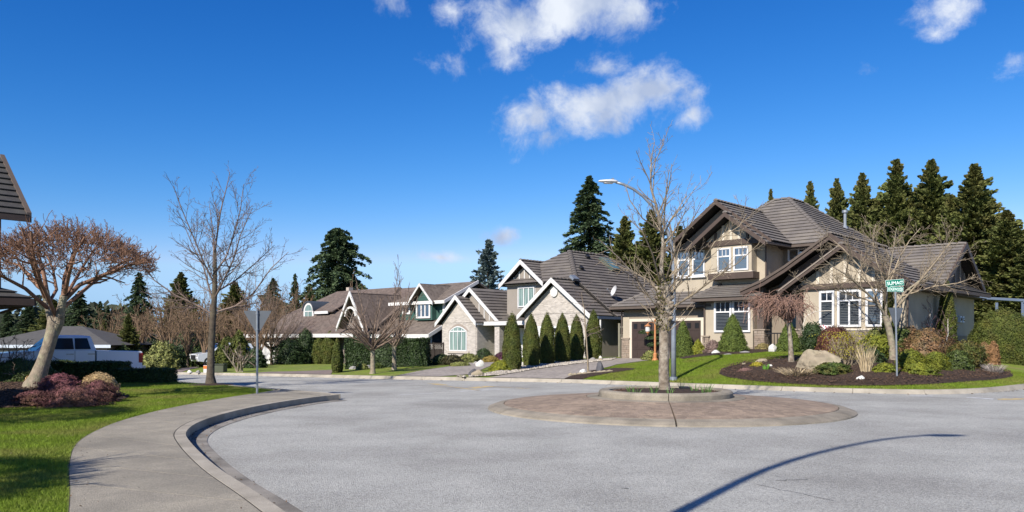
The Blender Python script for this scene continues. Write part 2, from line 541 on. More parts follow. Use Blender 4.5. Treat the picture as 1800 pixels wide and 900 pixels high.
def stuff(o):
    o['kind'] = 'stuff'
    return o


def copy_tree(o, parent=None):
    c = o.copy()
    C.objects.link(c)
    c.parent = parent
    for ch in list(o.children):
        copy_tree(ch, c)
    return c


class MB:
    """collects faces for ONE mesh object"""
    def __init__(s, off=(0, 0, 0)):
        s.v, s.f, s.off = [], [], Vector(off)

    def face(s, pts):
        n = len(s.v)
        s.v += [Vector(p) - s.off for p in pts]
        s.f.append(list(range(n, n + len(pts))))
        return s

    def hexa(s, p):
        """8 points: bottom 4 then top 4"""
        n = len(s.v)
        s.v += [Vector(q) - s.off for q in p]
        for a in ((0, 3, 2, 1), (4, 5, 6, 7), (0, 1, 5, 4), (1, 2, 6, 5), (2, 3, 7, 6), (3, 0, 4, 7)):
            s.f.append([n + i for i in a])
        return s

    def box(s, x0, x1, y0, y1, z0, z1):
        return s.hexa([(x0, y0, z0), (x1, y0, z0), (x1, y1, z0), (x0, y1, z0), (x0, y0, z1), (x1, y0, z1), (x1, y1, z1), (x0, y1, z1)])

    def prism(s, poly, axis, a, b):
        """polygon in the two other axes, extruded along axis from a to b"""
        def P(q, t):
            if axis == 0: return Vector((t, q[0], q[1]))
            if axis == 1: return Vector((q[0], t, q[1]))
            return Vector((q[0], q[1], t))
        n = len(s.v); k = len(poly)
        s.v += [P(q, a) - s.off for q in poly] + [P(q, b) - s.off for q in poly]
        s.f.append([n + i for i in range(k)][::-1]); s.f.append([n + k + i for i in range(k)])
        for i in range(k):
            j = (i + 1) % k
            s.f.append([n + i, n + j, n + k + j, n + k + i])
        return s

    def beam(s, A, B, w, h, drop=0.0, side=None):
        """a board from A to B, w thick, h high, hanging down from the line"""
        A, B = Vector(A), Vector(B)
        d = (B - A).normalized()
        sd_ = Vector(side).normalized() if side else Vector((d.y, -d.x, 0)).normalized()
        up = Vector((0, 0, 1))
        a0, b0 = A - up * drop, B - up * drop
        p = [a0 - up * h - sd_ * w / 2, b0 - up * h - sd_ * w / 2, b0 - up * h + sd_ * w / 2, a0 - up * h + sd_ * w / 2,
             a0 - sd_ * w / 2, b0 - sd_ * w / 2, b0 + sd_ * w / 2, a0 + sd_ * w / 2]
        return s.hexa(p)

    def tube(s, pts, radii, n=8):
        pts = [Vector(p) - s.off for p in pts]
        if isinstance(radii, (int, float)):
            radii = [radii] * len(pts)
        b = len(s.v)
        for i, p in enumerate(pts):
            d = (pts[min(i + 1, len(pts) - 1)] - pts[max(i - 1, 0)]).normalized()
            a = d.cross(Vector((.31, .95, .02)))
            if a.length < .1:
                a = d.cross(Vector((1, 0, 0)))
            a.normalize(); c = d.cross(a)
            for k in range(n):
                t = 2 * math.pi * k / n
                s.v.append(p + (a * math.cos(t) + c * math.sin(t)) * radii[i])
        for i in range(len(pts) - 1):
            for k in range(n):
                k2 = (k + 1) % n
                s.f.append([b + i * n + k, b + i * n + k2, b + (i + 1) * n + k2, b + (i + 1) * n + k])
        s.f.append([b + k for k in range(n)][::-1])
        s.f.append([b + (len(pts) - 1) * n + k for k in range(n)])
        return s

    def lathe(s, prof, n=16, c=(0, 0, 0)):
        """profile [(r,z)] round the vertical through c"""
        c = Vector(c) - s.off
        b = len(s.v)
        for r, z in prof:
            for k in range(n):
                t = 2 * math.pi * k / n
                s.v.append(c + Vector((r * math.cos(t), r * math.sin(t), z)))
        for i in range(len(prof) - 1):
            for k in range(n):
                k2 = (k + 1) % n
                s.f.append([b + i * n + k, b + i * n + k2, b + (i + 1) * n + k2, b + (i + 1) * n + k])
        s.f.append([b + k for k in range(n)][::-1])
        s.f.append([b + (len(prof) - 1) * n + k for k in range(n)])
        return s

    def build(s, name, material, parent=None, smooth=False, bevel=0.0):
        me = bpy.data.meshes.new(name)
        me.from_pydata([tuple(v) for v in s.v], [], s.f)
        if bevel:
            bm = bmesh.new(); bm.from_mesh(me)
            bmesh.ops.recalc_face_normals(bm, faces=bm.faces)
            es = [e for e in bm.edges if len(e.link_faces) == 2 and e.calc_face_angle(0) > .6]
            bmesh.ops.bevel(bm, geom=es, offset=bevel, segments=2, affect='EDGES', clamp_overlap=True)
            bm.to_mesh(me); bm.free()
        me.update()
        return put(name, me, material, parent, smooth=smooth)


def resample(P, step):
    L = [0]
    for a, b in zip(P[:-1], P[1:]):
        L.append(L[-1] + (b - a).length)
    n = max(1, round(L[-1] / step))
    out, j = [], 0
    for k in range(n + 1):
        t = L[-1] * k / n
        while j < len(L) - 2 and L[j + 1] < t:
            j += 1
        q = (t - L[j]) / max(1e-9, L[j + 1] - L[j])
        out.append(P[j].lerp(P[j + 1], min(1, max(0, q))))
    return out


def drape(name, poly, zf, off, material, cell=.5, mound=0.0, rough=0.0, seed=0):
    """a polygon on the ground cut into cells and laid on the terrain"""
    bm = bmesh.new()
    vs = [bm.verts.new((p[0], p[1], 0)) for p in poly]
    bm.faces.new(vs)
    bmesh.ops.triangulate(bm, faces=bm.faces[:])
    xs = [p[0] for p in poly]; ys = [p[1] for p in poly]
    for ax, lo, hi in ((0, min(xs), max(xs)), (1, min(ys), max(ys))):
        k = math.ceil(lo / cell)
        while k * cell < hi:
            cp = (k * cell, 0, 0) if ax == 0 else (0, k * cell, 0)
            no = (1, 0, 0) if ax == 0 else (0, 1, 0)
            bmesh.ops.bisect_plane(bm, geom=bm.verts[:] + bm.edges[:] + bm.faces[:], plane_co=cp, plane_no=no, dist=1e-5)
            k += 1
    bnd = set(v for e in bm.edges if e.is_boundary for v in e.verts)
    for v in bm.verts:
        m = 0
        if mound and v not in bnd:
            d = poly_edge_dist(poly, v.co.x, v.co.y)
            m = mound * min(1, d / .9)
            if rough:
                m += rough * (mnoise.noise(Vector((v.co.x * 2.3, v.co.y * 2.3, seed))) + .5 * mnoise.noise(Vector((v.co.x * 7, v.co.y * 7, seed))))
        v.co.z = zf(v.co.x, v.co.y) + off + m
    for f in bm.faces:
        f.normal_update()
        if f.normal.z < 0:
            f.normal_flip()
    me = bpy.data.meshes.new(name)
    bm.to_mesh(me); bm.free()
    return put(name, me, material, smooth=bool(mound))


def poly_edge_dist(poly, x, y):
    best = 1e9
    for i in range(len(poly)):
        ax, ay = poly[i][0], poly[i][1]; bx, by = poly[(i + 1) % len(poly)][0], poly[(i + 1) % len(poly)][1]
        dx, dy = bx - ax, by - ay
        t = min(1, max(0, ((x - ax) * dx + (y - ay) * dy) / max(1e-9, dx * dx + dy * dy)))
        best = min(best, math.hypot(x - ax - dx * t, y - ay - dy * t))
    return best


def inside(poly, x, y):
    r = False
    for i in range(len(poly)):
        ax, ay = poly[i][0], poly[i][1]; bx, by = poly[i - 1][0], poly[i - 1][1]
        if (ay > y) != (by > y) and x < (bx - ax) * (y - ay) / (by - ay) + ax:
            r = not r
    return r


def leaf_mesh(name, P, Nn, size, rng, aspect=.45, tilt=.7, var=.45, tri=False):
    """many small leaf faces"""
    n = len(P)
    N = Nn + rng.normal(0, tilt, (n, 3))
    N /= np.linalg.norm(N, axis=1)[:, None] + 1e-9
    A = np.cross(N, rng.normal(0, 1, (n, 3)))
    A /= np.linalg.norm(A, axis=1)[:, None] + 1e-9
    B = np.cross(N, A)
    L = (size * (1 + rng.uniform(-var, var, n)))[:, None] * .5
    W = L * aspect
    if tri:
        Vt = np.stack([P - A * L - B * W, P - A * L + B * W, P + A * L], 1).reshape(-1, 3)
        Fc = np.arange(n * 3).reshape(n, 3)
    else:
        Vt = np.stack([P - A * L, P - B * W, P + A * L, P + B * W], 1).reshape(-1, 3)
        Fc = np.arange(n * 4).reshape(n, 4)
    return Vt, Fc


PROFILES = {
    'dome': lambda t: np.sqrt(np.clip(1 - t ** 2.2, 0, 1)),
    'ball': lambda t: np.sqrt(np.clip(1 - (2 * t - 1) ** 2, 0, 1)) ** .8,
    'cone': lambda t: np.clip((1 - t), 0, 1) ** .72 * (0.82 + .18 * np.clip(t / .12, 0, 1)),
    'column': lambda t: np.clip(1 - t ** 3.2, 0, 1) ** .75 * (.82 + .18 * np.clip(t / .25, 0, 1)),
    'flame': lambda t: np.sin(np.pi * np.clip(.2 + .8 * t, 0, 1)) ** .75,
    'spread': lambda t: np.clip(.55 + 1.2 * t, 0, 1) * np.sqrt(np.clip(1 - t ** 4, 0, 1)),
    'cedar': lambda t: np.clip(1 - t, 0, 1) ** .78 * (.8 + .2 * np.clip(t / .2, 0, 1)),
}


def shrub_mesh(name, rx, ry, h, prof, n, size, seed, up=.25, lump=.12, aspect=.5, tilt=.6, depth=.2, core=.8, lumpf=1.0, shape=2.0):
    """leaves spread through the outer shell of a shaped bush round a leafy core; shape > 2 squares it off like a clipped hedge"""
    rng = np.random.default_rng(seed)
    pf = PROFILES[prof]
    t = rng.uniform(0, 1, n * 3)
    keep = rng.uniform(0, 1, n * 3) < (.12 + .88 * pf(t))
    t = t[keep][:n]
    m = len(t)
    a = rng.uniform(0, 2 * np.pi, m)
    ph = rng.uniform(0, 6.28, 6)
    lm = 1 + lump * (np.sin(3 * lumpf * a + ph[0] + 5 * t) * .5 + np.sin(5 * lumpf * a - 9 * t + ph[1]) * .5 + np.sin(2 * a + 17 * lumpf * t + ph[2]) * .45
                     + np.sin(11 * lumpf * a + 23 * t * lumpf + ph[3]) * .35)
    k = 1 - depth * rng.uniform(0, 1, m) ** 1.6
    sq = (np.abs(np.cos(a)) ** shape + np.abs(np.sin(a)) ** shape) ** (-1 / shape)
    r = pf(t) * lm * k * sq
    P = np.stack([np.cos(a) * r * rx, np.sin(a) * r * ry, t * h * (1 + .03 * rng.normal(0, 1, m))], 1)
    Nn = np.stack([np.cos(a), np.sin(a), np.full(m, up) + .8 * t ** 3], 1)
    Vt, Fc = leaf_mesh(name, P, Nn, size, rng, aspect, tilt)
    ns, nr = 14, 7
    tt = np.linspace(.02, .93, nr)
    cv = []
    for q in tt:
        for j in range(ns):
            an = 2 * np.pi * j / ns
            rr = float(pf(np.array([q]))[0]) * core * (abs(math.cos(an)) ** shape + abs(math.sin(an)) ** shape) ** (-1 / shape)
            cv.append((math.cos(an) * rr * rx, math.sin(an) * rr * ry, q * h))
    base = len(Vt)
    cf = [[base + i * ns + j, base + i * ns + (j + 1) % ns, base + (i + 1) * ns + (j + 1) % ns, base + (i + 1) * ns + j] for i in range(nr - 1) for j in range(ns)]
    Vt = np.concatenate([Vt, np.array(cv)])
    return np_mesh(name, Vt, [Fc, np.array(cf)])


def shrub(name, label, cat, loc, rx, ry, h, prof, n, size, m, seed, group=None, rz=0.0, **k):
    o = put(name, shrub_mesh(name, rx, ry, h, prof, n, size, seed, **k), m)
    o.location = loc
    o.rotation_euler.z = rz
    return tag(o, label, cat, group)


def rock_mesh(name, sx, sy, sz, seed, sub=2, amp=.28, flat=.35):
    bm = bmesh.new()
    bmesh.ops.create_icosphere(bm, subdivisions=sub, radius=1)
    r = random.Random(seed)
    o = Vector((r.uniform(-9, 9), r.uniform(-9, 9), r.uniform(-9, 9)))
    pl = [(Vector((r.uniform(-1, 1), r.uniform(-1, 1), r.uniform(-.3, 1))).normalized(), r.uniform(.6, .88)) for _ in range(7)]
    for v in bm.verts:
        p = v.co * (1 + amp * mnoise.noise(v.co * 1.2 + o) + amp * .45 * mnoise.noise(v.co * 3.1 + o) + amp * .25 * mnoise.noise(v.co * 7.3 + o) + amp * .14 * mnoise.noise(v.co * 17 + o))
        for nn, d in pl:                   # chipped facets
            e = p.dot(nn) - d
            if e > 0:
                p -= nn * e * .8
        p.z = max(p.z, -flat)
        v.co = Vector((p.x * sx, p.y * sy, (p.z + flat) * sz / (1 + flat)))
    me = bpy.data.meshes.new(name)
    bm.to_mesh(me); bm.free()
    return me


def rock(label, px, py, w, h, m, seed, group=None, name='rock', sub=2, zf=yard_z, depth=.8, rz=None, sink=.03, cat='rock', amp=.28):
    p = at(px, py, zf)
    W, H = px_m(w, p.y) / 2, px_m(h, p.y)
    o = put(name, rock_mesh(name, W, W * depth, H * 1.05, seed, sub, amp), m)
    o.location = p - Vector((0, 0, sink)) + Vector((0, W * depth * .6, 0))
    o.rotation_euler.z = rz if rz is not None else 0
    return tag(o, label, cat, group)


# ------------------------------------------------------------------ trees
class Tree:
    def __init__(s, seed):
        s.rng = np.random.default_rng(seed)
        s.V = {0: [], 1: []}; s.Fc = {0: [], 1: []}; s.n = {0: 0, 1: 0}

    def add(s, pts, radii, sides, part):
        pts = np.asarray(pts, float); radii = np.asarray(radii, float)
        n = len(pts)
        d = np.empty_like(pts)
        d[1:-1] = pts[2:] - pts[:-2]; d[0] = pts[1] - pts[0]; d[-1] = pts[-1] - pts[-2]
        d /= np.linalg.norm(d, axis=1)[:, None] + 1e-9
        ref = np.array((.31, .95, .05)) if abs(d[0][2]) > .5 else np.array((.05, .1, .99))
        a = np.cross(d, ref); a /= np.linalg.norm(a, axis=1)[:, None] + 1e-9
        c = np.cross(d, a)
        t = np.arange(sides) * 2 * np.pi / sides
        ring = a[:, None, :] * np.cos(t)[None, :, None] + c[:, None, :] * np.sin(t)[None, :, None]
        vv = (pts[:, None, :] + ring * radii[:, None, None]).reshape(-1, 3)
        i = np.arange(n - 1)[:, None] * sides; k = np.arange(sides)[None, :]; k2 = (k + 1) % sides
        f = np.stack([i + k, i + k2, i + sides + k2, i + sides + k], -1).reshape(-1, 4) + s.n[part]
        s.V[part].append(vv); s.Fc[part].append(f); s.n[part] += len(vv)

    def grow(s, p, d, L, r, lev, P):
        rng = s.rng
        n = P['seg'][min(lev, len(P['seg']) - 1)]
        d = np.asarray(d, float); d = d / np.linalg.norm(d)
        pts = [np.asarray(p, float)]
        wob, up = P['wob'], P['up']
        up = up[min(lev, len(up) - 1)] if isinstance(up, (list, tuple)) else up
        for i in range(n):
            d = d + rng.normal(0, wob, 3) + np.array((0, 0, up / n))
            d = d / np.linalg.norm(d)
            pts.append(pts[-1] + d * L / n)
        rad = r * (1 - (1 - P.get('tip', .35)) * np.linspace(0, 1, n + 1))
        s.limb(pts, rad, lev, P, L)

    def limb(s, pts, rad, lev, P, L=None, part=None):
        pts = np.asarray(pts, float); rad = np.asarray(rad, float)
        if L is None:
            L = np.linalg.norm(np.diff(pts, axis=0), axis=1).sum()
        sides = (10, 6, 4, 3, 3, 3)[min(lev, 5)]
        s.add(pts, np.maximum(rad, P['rmin']), sides, (0 if lev == 0 else 1) if part is None else part)
        if lev >= P['max']:
            return
        rng = s.rng
        k = P['n'][min(lev, len(P['n']) - 1)]
        k = int(k * L) if isinstance(k, float) else k
        lr = P['lr'][min(lev, len(P['lr']) - 1)]
        a0, a1 = P['ang']
        tm = P['t0'][min(lev, len(P['t0']) - 1)]
        for j in range(k):
            t = tm + (1 - tm) * (j + rng.uniform(0, 1)) / max(1, k)
            x = min(t, .999) * (len(pts) - 1); i = int(x); q = x - i
            b = pts[i] * (1 - q) + pts[i + 1] * q
            dd = pts[i + 1] - pts[i]; dd = dd / np.linalg.norm(dd)
            rr = (rad[i] * (1 - q) + rad[i + 1] * q) * P.get('rr', .62)
            side = np.cross(dd, rng.normal(0, 1, 3)); side /= np.linalg.norm(side) + 1e-9
            if P.get('lift'):
                side = side + np.array((0, 0, P['lift'])); side /= np.linalg.norm(side)
            an = rng.uniform(a0, a1)
            nd = dd * math.cos(an) + side * math.sin(an)
            ll = (lr * L if lr < 1 else lr - 1) * rng.uniform(.55, 1.15) * (1 - P.get('short', .45) * t)
            s.grow(b, nd, ll, max(rr, P['rmin']), lev + 1, P)

    def build(s, name, label, cat, loc, m0, m1, group=None, rz=0.0, extra=None):
        root = thing(name, label, cat, loc, rz, group)
        put('trunk', np_mesh('trunk', np.concatenate(s.V[0]), [np.concatenate(s.Fc[0])]), m0, root, smooth=True)
        if s.V[1]:
            put('crown', np_mesh('crown', np.concatenate(s.V[1]), [np.concatenate(s.Fc[1])]), m1, root)
        return root


def conifer_meshes(h, r, seed, n_br=260, per=34, size=.34, droop=.35, t0=.06, irregular=.25, top=1.0, aspect=.3, power=.85, nz=1.0):
    """branches in spirals, each carrying drooping needle sprays; returns (trunk mesh, crown mesh)"""
    rng = np.random.default_rng(seed)
    tk = MB().tube([(0, 0, 0), (0, 0, h * .4), (0, 0, h * .97)], [r * .085, r * .06, .01], 7)
    me0 = bpy.data.meshes.new('trunk'); me0.from_pydata([tuple(v) for v in tk.v], [], tk.f)
    Ps, Ns, D = [], [], []
    tt = t0 + (1 - t0) * np.linspace(0, 1, n_br) ** .92
    az = np.arange(n_br) * 2.399 + rng.normal(0, .4, n_br)
    for t, a in zip(tt, az):
        L = r * ((1 - t) ** power * 1.0 + .02) * (1 + irregular * rng.normal(0, 1))
        L = max(.1, L)
        k = max(5, int(per * (.25 + L / r)))
        q = rng.uniform(.08, 1, k) ** .75
        lat = rng.normal(0, .17, k) * L * (1.15 - q)
        dirx, diry = math.cos(a), math.sin(a)
        rise = .12 - droop * q * q + (.55 * t ** 3)
        P = np.stack([dirx * q * L - diry * lat, diry * q * L + dirx * lat, t * h + rise * L + rng.normal(0, .05, k) * L ** .5 - np.abs(lat) * .3], 1)
        Ps.append(P)
        Ns.append(np.tile(np.array((dirx * .35 * (1 if nz > .9 else 2.6), diry * .35 * (1 if nz > .9 else 2.6), nz)), (k, 1)))
        dd = np.tile(np.array((dirx, diry, -droop * .9 + .5 * t ** 2)), (k, 1)) + np.stack([-diry * lat, dirx * lat, 0 * lat], 1) / max(.2, L) * 2.2
        D.append(dd)
    P = np.concatenate(Ps); Nn = np.concatenate(Ns); D = np.concatenate(D)
    n = len(P)
    D += rng.normal(0, .35, (n, 3)); D /= np.linalg.norm(D, axis=1)[:, None]
    B = np.cross(Nn + rng.normal(0, .5, (n, 3)), D); B /= np.linalg.norm(B, axis=1)[:, None] + 1e-9
    L = (size * rng.uniform(.55, 1.35, n))[:, None] * .5
    Vt = np.stack([P - D * L, P - B * L * aspect * 2, P + D * L * 1.1, P + B * L * aspect * 2], 1).reshape(-1, 3)
    return me0, np_mesh('crown', Vt, [np.arange(n * 4).reshape(n, 4)])


def cedar_meshes(h, r, seed, n=9000, size=.3, prof='cedar', clumps=150):
    """dense upright cedar: fans of foliage in clumps with dark gaps between"""
    rng = np.random.default_rng(seed)
    tk = MB().tube([(0, 0, 0), (0, 0, h * .5), (0, 0, h * .95)], [r * .11, r * .08, .015], 7)
    me0 = bpy.data.meshes.new('trunk'); me0.from_pydata([tuple(v) for v in tk.v], [], tk.f)
    pf = PROFILES[prof]
    t = rng.uniform(0.02, 1, clumps * 4)
    t = t[rng.uniform(0, 1, len(t)) < (.1 + .9 * pf(t))][:clumps]
    a = rng.uniform(0, 2 * np.pi, len(t))
    rr = pf(t) * r * rng.uniform(.6, 1.15, len(t))
    cs = (.05 + .36 * pf(t)) * r * rng.uniform(.6, 1.3, len(t))
    per = n // len(t)
    P, Nn = [], []
    for i in range(len(t)):
        e = rng.normal(0, 1, (per, 3)); e /= np.linalg.norm(e, axis=1)[:, None]
        e *= (rng.uniform(0, 1, per) ** .5)[:, None]
        c = np.array((math.cos(a[i]) * rr[i] * .86, math.sin(a[i]) * rr[i] * .86, t[i] * h))
        q = c + e * np.array((cs[i], cs[i], cs[i] * 1.35)) + np.array((math.cos(a[i]), math.sin(a[i]), .35))[None, :] * cs[i] * .15
        P.append(q); Nn.append(e + np.array((math.cos(a[i]), math.sin(a[i]), .1)) * .6)
    P = np.concatenate(P); Nn = np.concatenate(Nn)
    k = len(P)
    D = np.stack([Nn[:, 0] * .5, Nn[:, 1] * .5, np.full(k, .75)], 1) + rng.normal(0, .45, (k, 3))
    D /= np.linalg.norm(D, axis=1)[:, None]
    B = np.cross(D, rng.normal(0, 1, (k, 3))); B /= np.linalg.norm(B, axis=1)[:, None] + 1e-9
    L = (size * rng.uniform(.5, 1.4, k))[:, None] * .5
    Vt = np.stack([P - D * L, P - B * L * .55, P + D * L, P + B * L * .55], 1).reshape(-1, 3)
    return me0, np_mesh('crown', Vt, [np.arange(k * 4).reshape(k, 4)])


def place_tree(name, label, loc, me0, me1, m0, m1, rz=0.0, sc=(1, 1, 1), group=None, cat='tree'):
    root = thing(name, label, cat, loc, rz, group)
    root.scale = sc
    put('trunk', me0, m0, root); put('crown', me1, m1, root)
    return root

# ------------------------------------------------------------------ the setting: ground, road, kerbs, sidewalk, lawns
def grid_sheet(name, xs, ys, zf, material):
    Vt = [(x, y, zf(x, y)) for y in ys for x in xs]
    nx = len(xs)
    Fc = [[j * nx + i, j * nx + i + 1, (j + 1) * nx + i + 1, (j + 1) * nx + i] for j in range(len(ys) - 1) for i in range(nx - 1)]
    return struct(put(name, np_mesh(name, np.array(Vt), [np.array(Fc)]), material))


grid_sheet('ground', [-900, -300, -120, -90, -60, -30, 0, 30, 60, 120, 300, 900], [-300, -60, -20, 0, 20, 40, 60, 80, 100, 130, 200, 400, 1200],
           lambda x, y: min(-.35, road_z(x, y) - .35) - (0 if y < 60 else .25 * min(1, (y - 60) / 60)), EARTH)
grid_sheet('road', list(np.arange(-64, 46, 1.0)), list(np.arange(-14, 92, 1.0)), road_z, ASPH)

# sidewalk where the camera stands: left (grass) edge and right (kerb) edge
SL = catmull([(2.6, -6), (.75, -2), (-1.3, 2.0), (-3.98, 7.16), (-5.55, 10), (-6.62, 12.2), (-7.35, 14.6), (-7.7, 17.0), (-7.75, 19.4), (-7.62, 21.6), (-7.35, 23.4), (-7.3, 24.35)], .25)
SR = catmull([(4.6, -6), (2.7, -2), (.62, 2.2), (-2.28, 7.2), (-3.75, 9.6), (-5.0, 11.9), (-5.68, 13.4), (-6.1, 15.1), (-6.22, 17.0), (-6.08, 19.0), (-5.72, 20.8), (-5.3, 22.05)], .25)
sw = struct(bpy.data.objects.new('sidewalk', None)); C.objects.link(sw)
nst = 200
A, B = resample(SL, 1e-9 + sum((b - a).length for a, b in zip(SL[:-1], SL[1:])) / nst), resample(SR, sum((b - a).length for a, b in zip(SR[:-1], SR[1:])) / nst)
WA, WB = A, B
i = 0
while i < nst:
    j = min(nst, i + 10)
    mb = MB()
    for k in range(i, j):
        a0, a1 = A[k], A[k + 1]; b0, b1 = B[k], B[k + 1]
        if k == i:
            a0, b0 = a0.lerp(a1, .065), b0.lerp(b1, .065)
        if k == j - 1:
            a1, b1 = a1.lerp(a0, .065), b1.lerp(b0, .065)
        z0, z1 = -.1, .15
        mb.hexa([(a0.x, a0.y, z0), (b0.x, b0.y, z0), (b1.x, b1.y, z0), (a1.x, a1.y, z0), (a0.x, a0.y, z1), (b0.x, b0.y, z1), (b1.x, b1.y, z1), (a1.x, a1.y, z1)])
    mb.build('slab', CONC, sw)
    i = j
# landing at the corner where the walk meets the cross street
mb = MB()
mb.face([(p[0], p[1], .152) for p in [(-7.3, 24.36), (-5.3, 22.06), (-5.05, 22.35), (-5.2, 22.75), (-6.2, 23.75), (-7.05, 24.55)]])
mb.build('slab', CONC, sw)
mb = MB()
for k in range(nst):                       # bedding seen in the joints
    mb.face([(A[k].x - .01, A[k].y, .1475), (B[k].x + .09, B[k].y, .1475), (B[k + 1].x + .09, B[k + 1].y, .1475), (A[k + 1].x - .01, A[k + 1].y, .1475)])
mb.build('bedding', mat('joint_dark', (.05, .045, .04), (.04, .035, .03), 9, .95), sw)


def kerb_run(name, inner, outer, seg, ztop, zbot, material, parent, zf, face_in=.0, gap=.012):
    """kerb stones between two edge lines, cut into lengths with open joints"""
    n = len(inner) - 1
    i = 0
    while i < n:
        j = min(n, i + seg)
        mb = MB()
        for k in range(i, j):
            a0, a1, b0, b1 = inner[k], inner[k + 1], outer[k], outer[k + 1]
            if k == i:
                f = gap / max(.05, (a1 - a0).length); a0, b0 = a0.lerp(a1, f), b0.lerp(b1, f)
            za0, za1 = zf(a0.x, a0.y), zf(a1.x, a1.y)
            c0, c1 = b0.lerp(a0, face_in), b1.lerp(a1, face_in)
            mb.hexa([(a0.x, a0.y, za0 + zbot), (b0.x, b0.y, za0 + zbot), (b1.x, b1.y, za1 + zbot), (a1.x, a1.y, za1 + zbot),
                     (a0.x, a0.y, za0 + ztop), (c0.x, c0.y, za0 + ztop), (c1.x, c1.y, za1 + ztop), (a1.x, a1.y, za1 + ztop)])
        mb.build('kerb_stone', material, parent)
        i = j


def offset_line(P, d):
    out = []
    for i, p in enumerate(P):
        t = (P[min(i + 1, len(P) - 1)] - P[max(i - 1, 0)]).normalized()
        out.append(p + Vector((t.y, -t.x, 0)) * d)
    return out


kn = struct(bpy.data.objects.new('kerb_near', None)); C.objects.link(kn)
NK = catmull([(4.62, -6), (2.72, -2), (.64, 2.2), (-2.26, 7.2), (-3.73, 9.6), (-4.98, 11.9), (-5.66, 13.4), (-6.08, 15.1), (-6.2, 17.0), (-6.06, 19.0), (-5.7, 20.8), (-5.28, 22.05), (-5.0, 22.45)], .25)
kerb_run('kerb', NK, offset_line(NK, .17), 12, .153, -.05, KERBM, kn, lambda x, y: 0.0)
NK2 = catmull([(-5.0, 22.5), (-5.2, 22.8), (-6.2, 23.8), (-7.3, 24.85), (-10.6, 28.0), (-14.4, 31.5), (-25, 41.4), (-45, 60)], .4)
kerb_run('kerb', NK2, offset_line(NK2, .17), 9, .152, -.05, KERBM, kn, road_z)
# gutter pan along the near kerb
GI, GO = offset_line(NK, .17), offset_line(NK, .50)
gp = struct(bpy.data.objects.new('gutter', None)); C.objects.link(gp)
kerb_run('gutter', GI, GO, 12, .008, -.04, GUTT, gp, lambda x, y: 0.0, gap=.008)

# far kerb along the yards
kf = struct(bpy.data.objects.new('kerb_far', None)); C.objects.link(kf)
KI, KO = offset_line(KERB, -.34), KERB
KI = [Vector((p.x, p.y, 0)) for p in KI]
lo = [p for p in KERB]
kerb_run('kerb', offset_line(KERB, .0 - .34), KERB, 4, .135, -.05, KERBM, kf, road_z, face_in=.42)

# left lawn
LL = [(p.x, p.y) for p in SL]
lawn_left_poly = [(p[0] + .0, p[1]) for p in LL] + [(-7.4, 24.8), (-10.6, 27.95), (-14.4, 31.45), (-25, 41.35), (-44, 59), (-44, -6)]
struct(drape('lawn_left', lawn_left_poly, flat_left, -.006, GRASSG, 1.2))

# far yards: a sheet from the kerb back past the houses
WS = [0, .4, .9, 1.5, 2.2, 3, 4, 5, 6, 7, 8, 9.5, 11, 13, 15, 18, 22, 27, 34, 44]
edge = resample([p for p in KERB], .8)
ein = offset_line(edge, -.33)
Vt, n0 = [], len(WS)
for p in ein:
    for w in WS:
        q = p + V * w
        Vt.append((q.x, q.y, yard_z(q.x, q.y) if w > 0 else road_z(q.x, q.y) + .13))
Fc = [[i * n0 + j, (i + 1) * n0 + j, (i + 1) * n0 + j + 1, i * n0 + j + 1] for i in range(len(ein) - 1) for j in range(n0 - 1)]
struct(put('lawn_far', np_mesh('lawn_far', np.array(Vt), [np.array(Fc)]), GRASSG, smooth=True))


def P(*q, zf=yard_z):
    return [tuple(at(x, y, zf).xy) for x, y in q]


def smooth_poly(poly, step=.3):
    pts = [Vector((p[0], p[1], 0)) for p in poly]
    cl = catmull(pts + [pts[0]], step)
    return [(p.x, p.y) for p in cl[:-1]]


def curb_pt(px):
    """point on the back edge of the far kerb under a pixel column"""
    best = min(ein, key=lambda p: abs(900 + F * p.x / p.y - px))
    return (best.x, best.y)


# driveways
d1 = [curb_pt(846), curb_pt(905), curb_pt(960), curb_pt(978)] + P((1010, 662), (1050, 650), (1084, 641)) + [tuple(uv(2.9, -1.4).xy), tuple(uv(3.2, .1).xy), tuple(uv(-.1, .1).xy), tuple(uv(-2.4, .3).xy)] + P((1075, 633), (1000, 641), (935, 650), (890, 659))
struct(drape('driveway_pavers', d1, yard_z, .02, PAVER, .5))
d2 = [curb_pt(690), curb_pt(740), curb_pt(780)] + P((830, 658), (872, 640), (888, 633)) + [tuple(uv(-8.2, .2).xy), tuple(uv(-10.4, 1.2).xy)] + P((852, 634), (800, 643), (740, 652))
struct(drape('driveway_left_pavers', d2, yard_z, .02, PAVER, .5))
d3 = [curb_pt(440), curb_pt(500), curb_pt(540), curb_pt(584)] + P((586, 650.5), (520, 653), (470, 654))
struct(drape('driveway_brown', d3, yard_z, .02, DRIVEB, .5))
d4 = [curb_pt(300), curb_pt(325)] + P((352, 646), (340, 644.5), (310, 650))
struct(drape('driveway_suv', d4, yard_z, .02, DRIVEB, .5))
# gravel strip between the two paved drives
gr_poly = [curb_pt(786), curb_pt(840)] + P((885, 660), (935, 651), (1000, 642), (1075, 634), (1085, 630), (1000, 635), (925, 644), (870, 655), (815, 664))
struct(drape('gravel_bed', gr_poly, yard_z, .035, mat('gravel_base', (.23, .21, .18), (.15, .135, .115), 14, .95, .8, 60), .4))

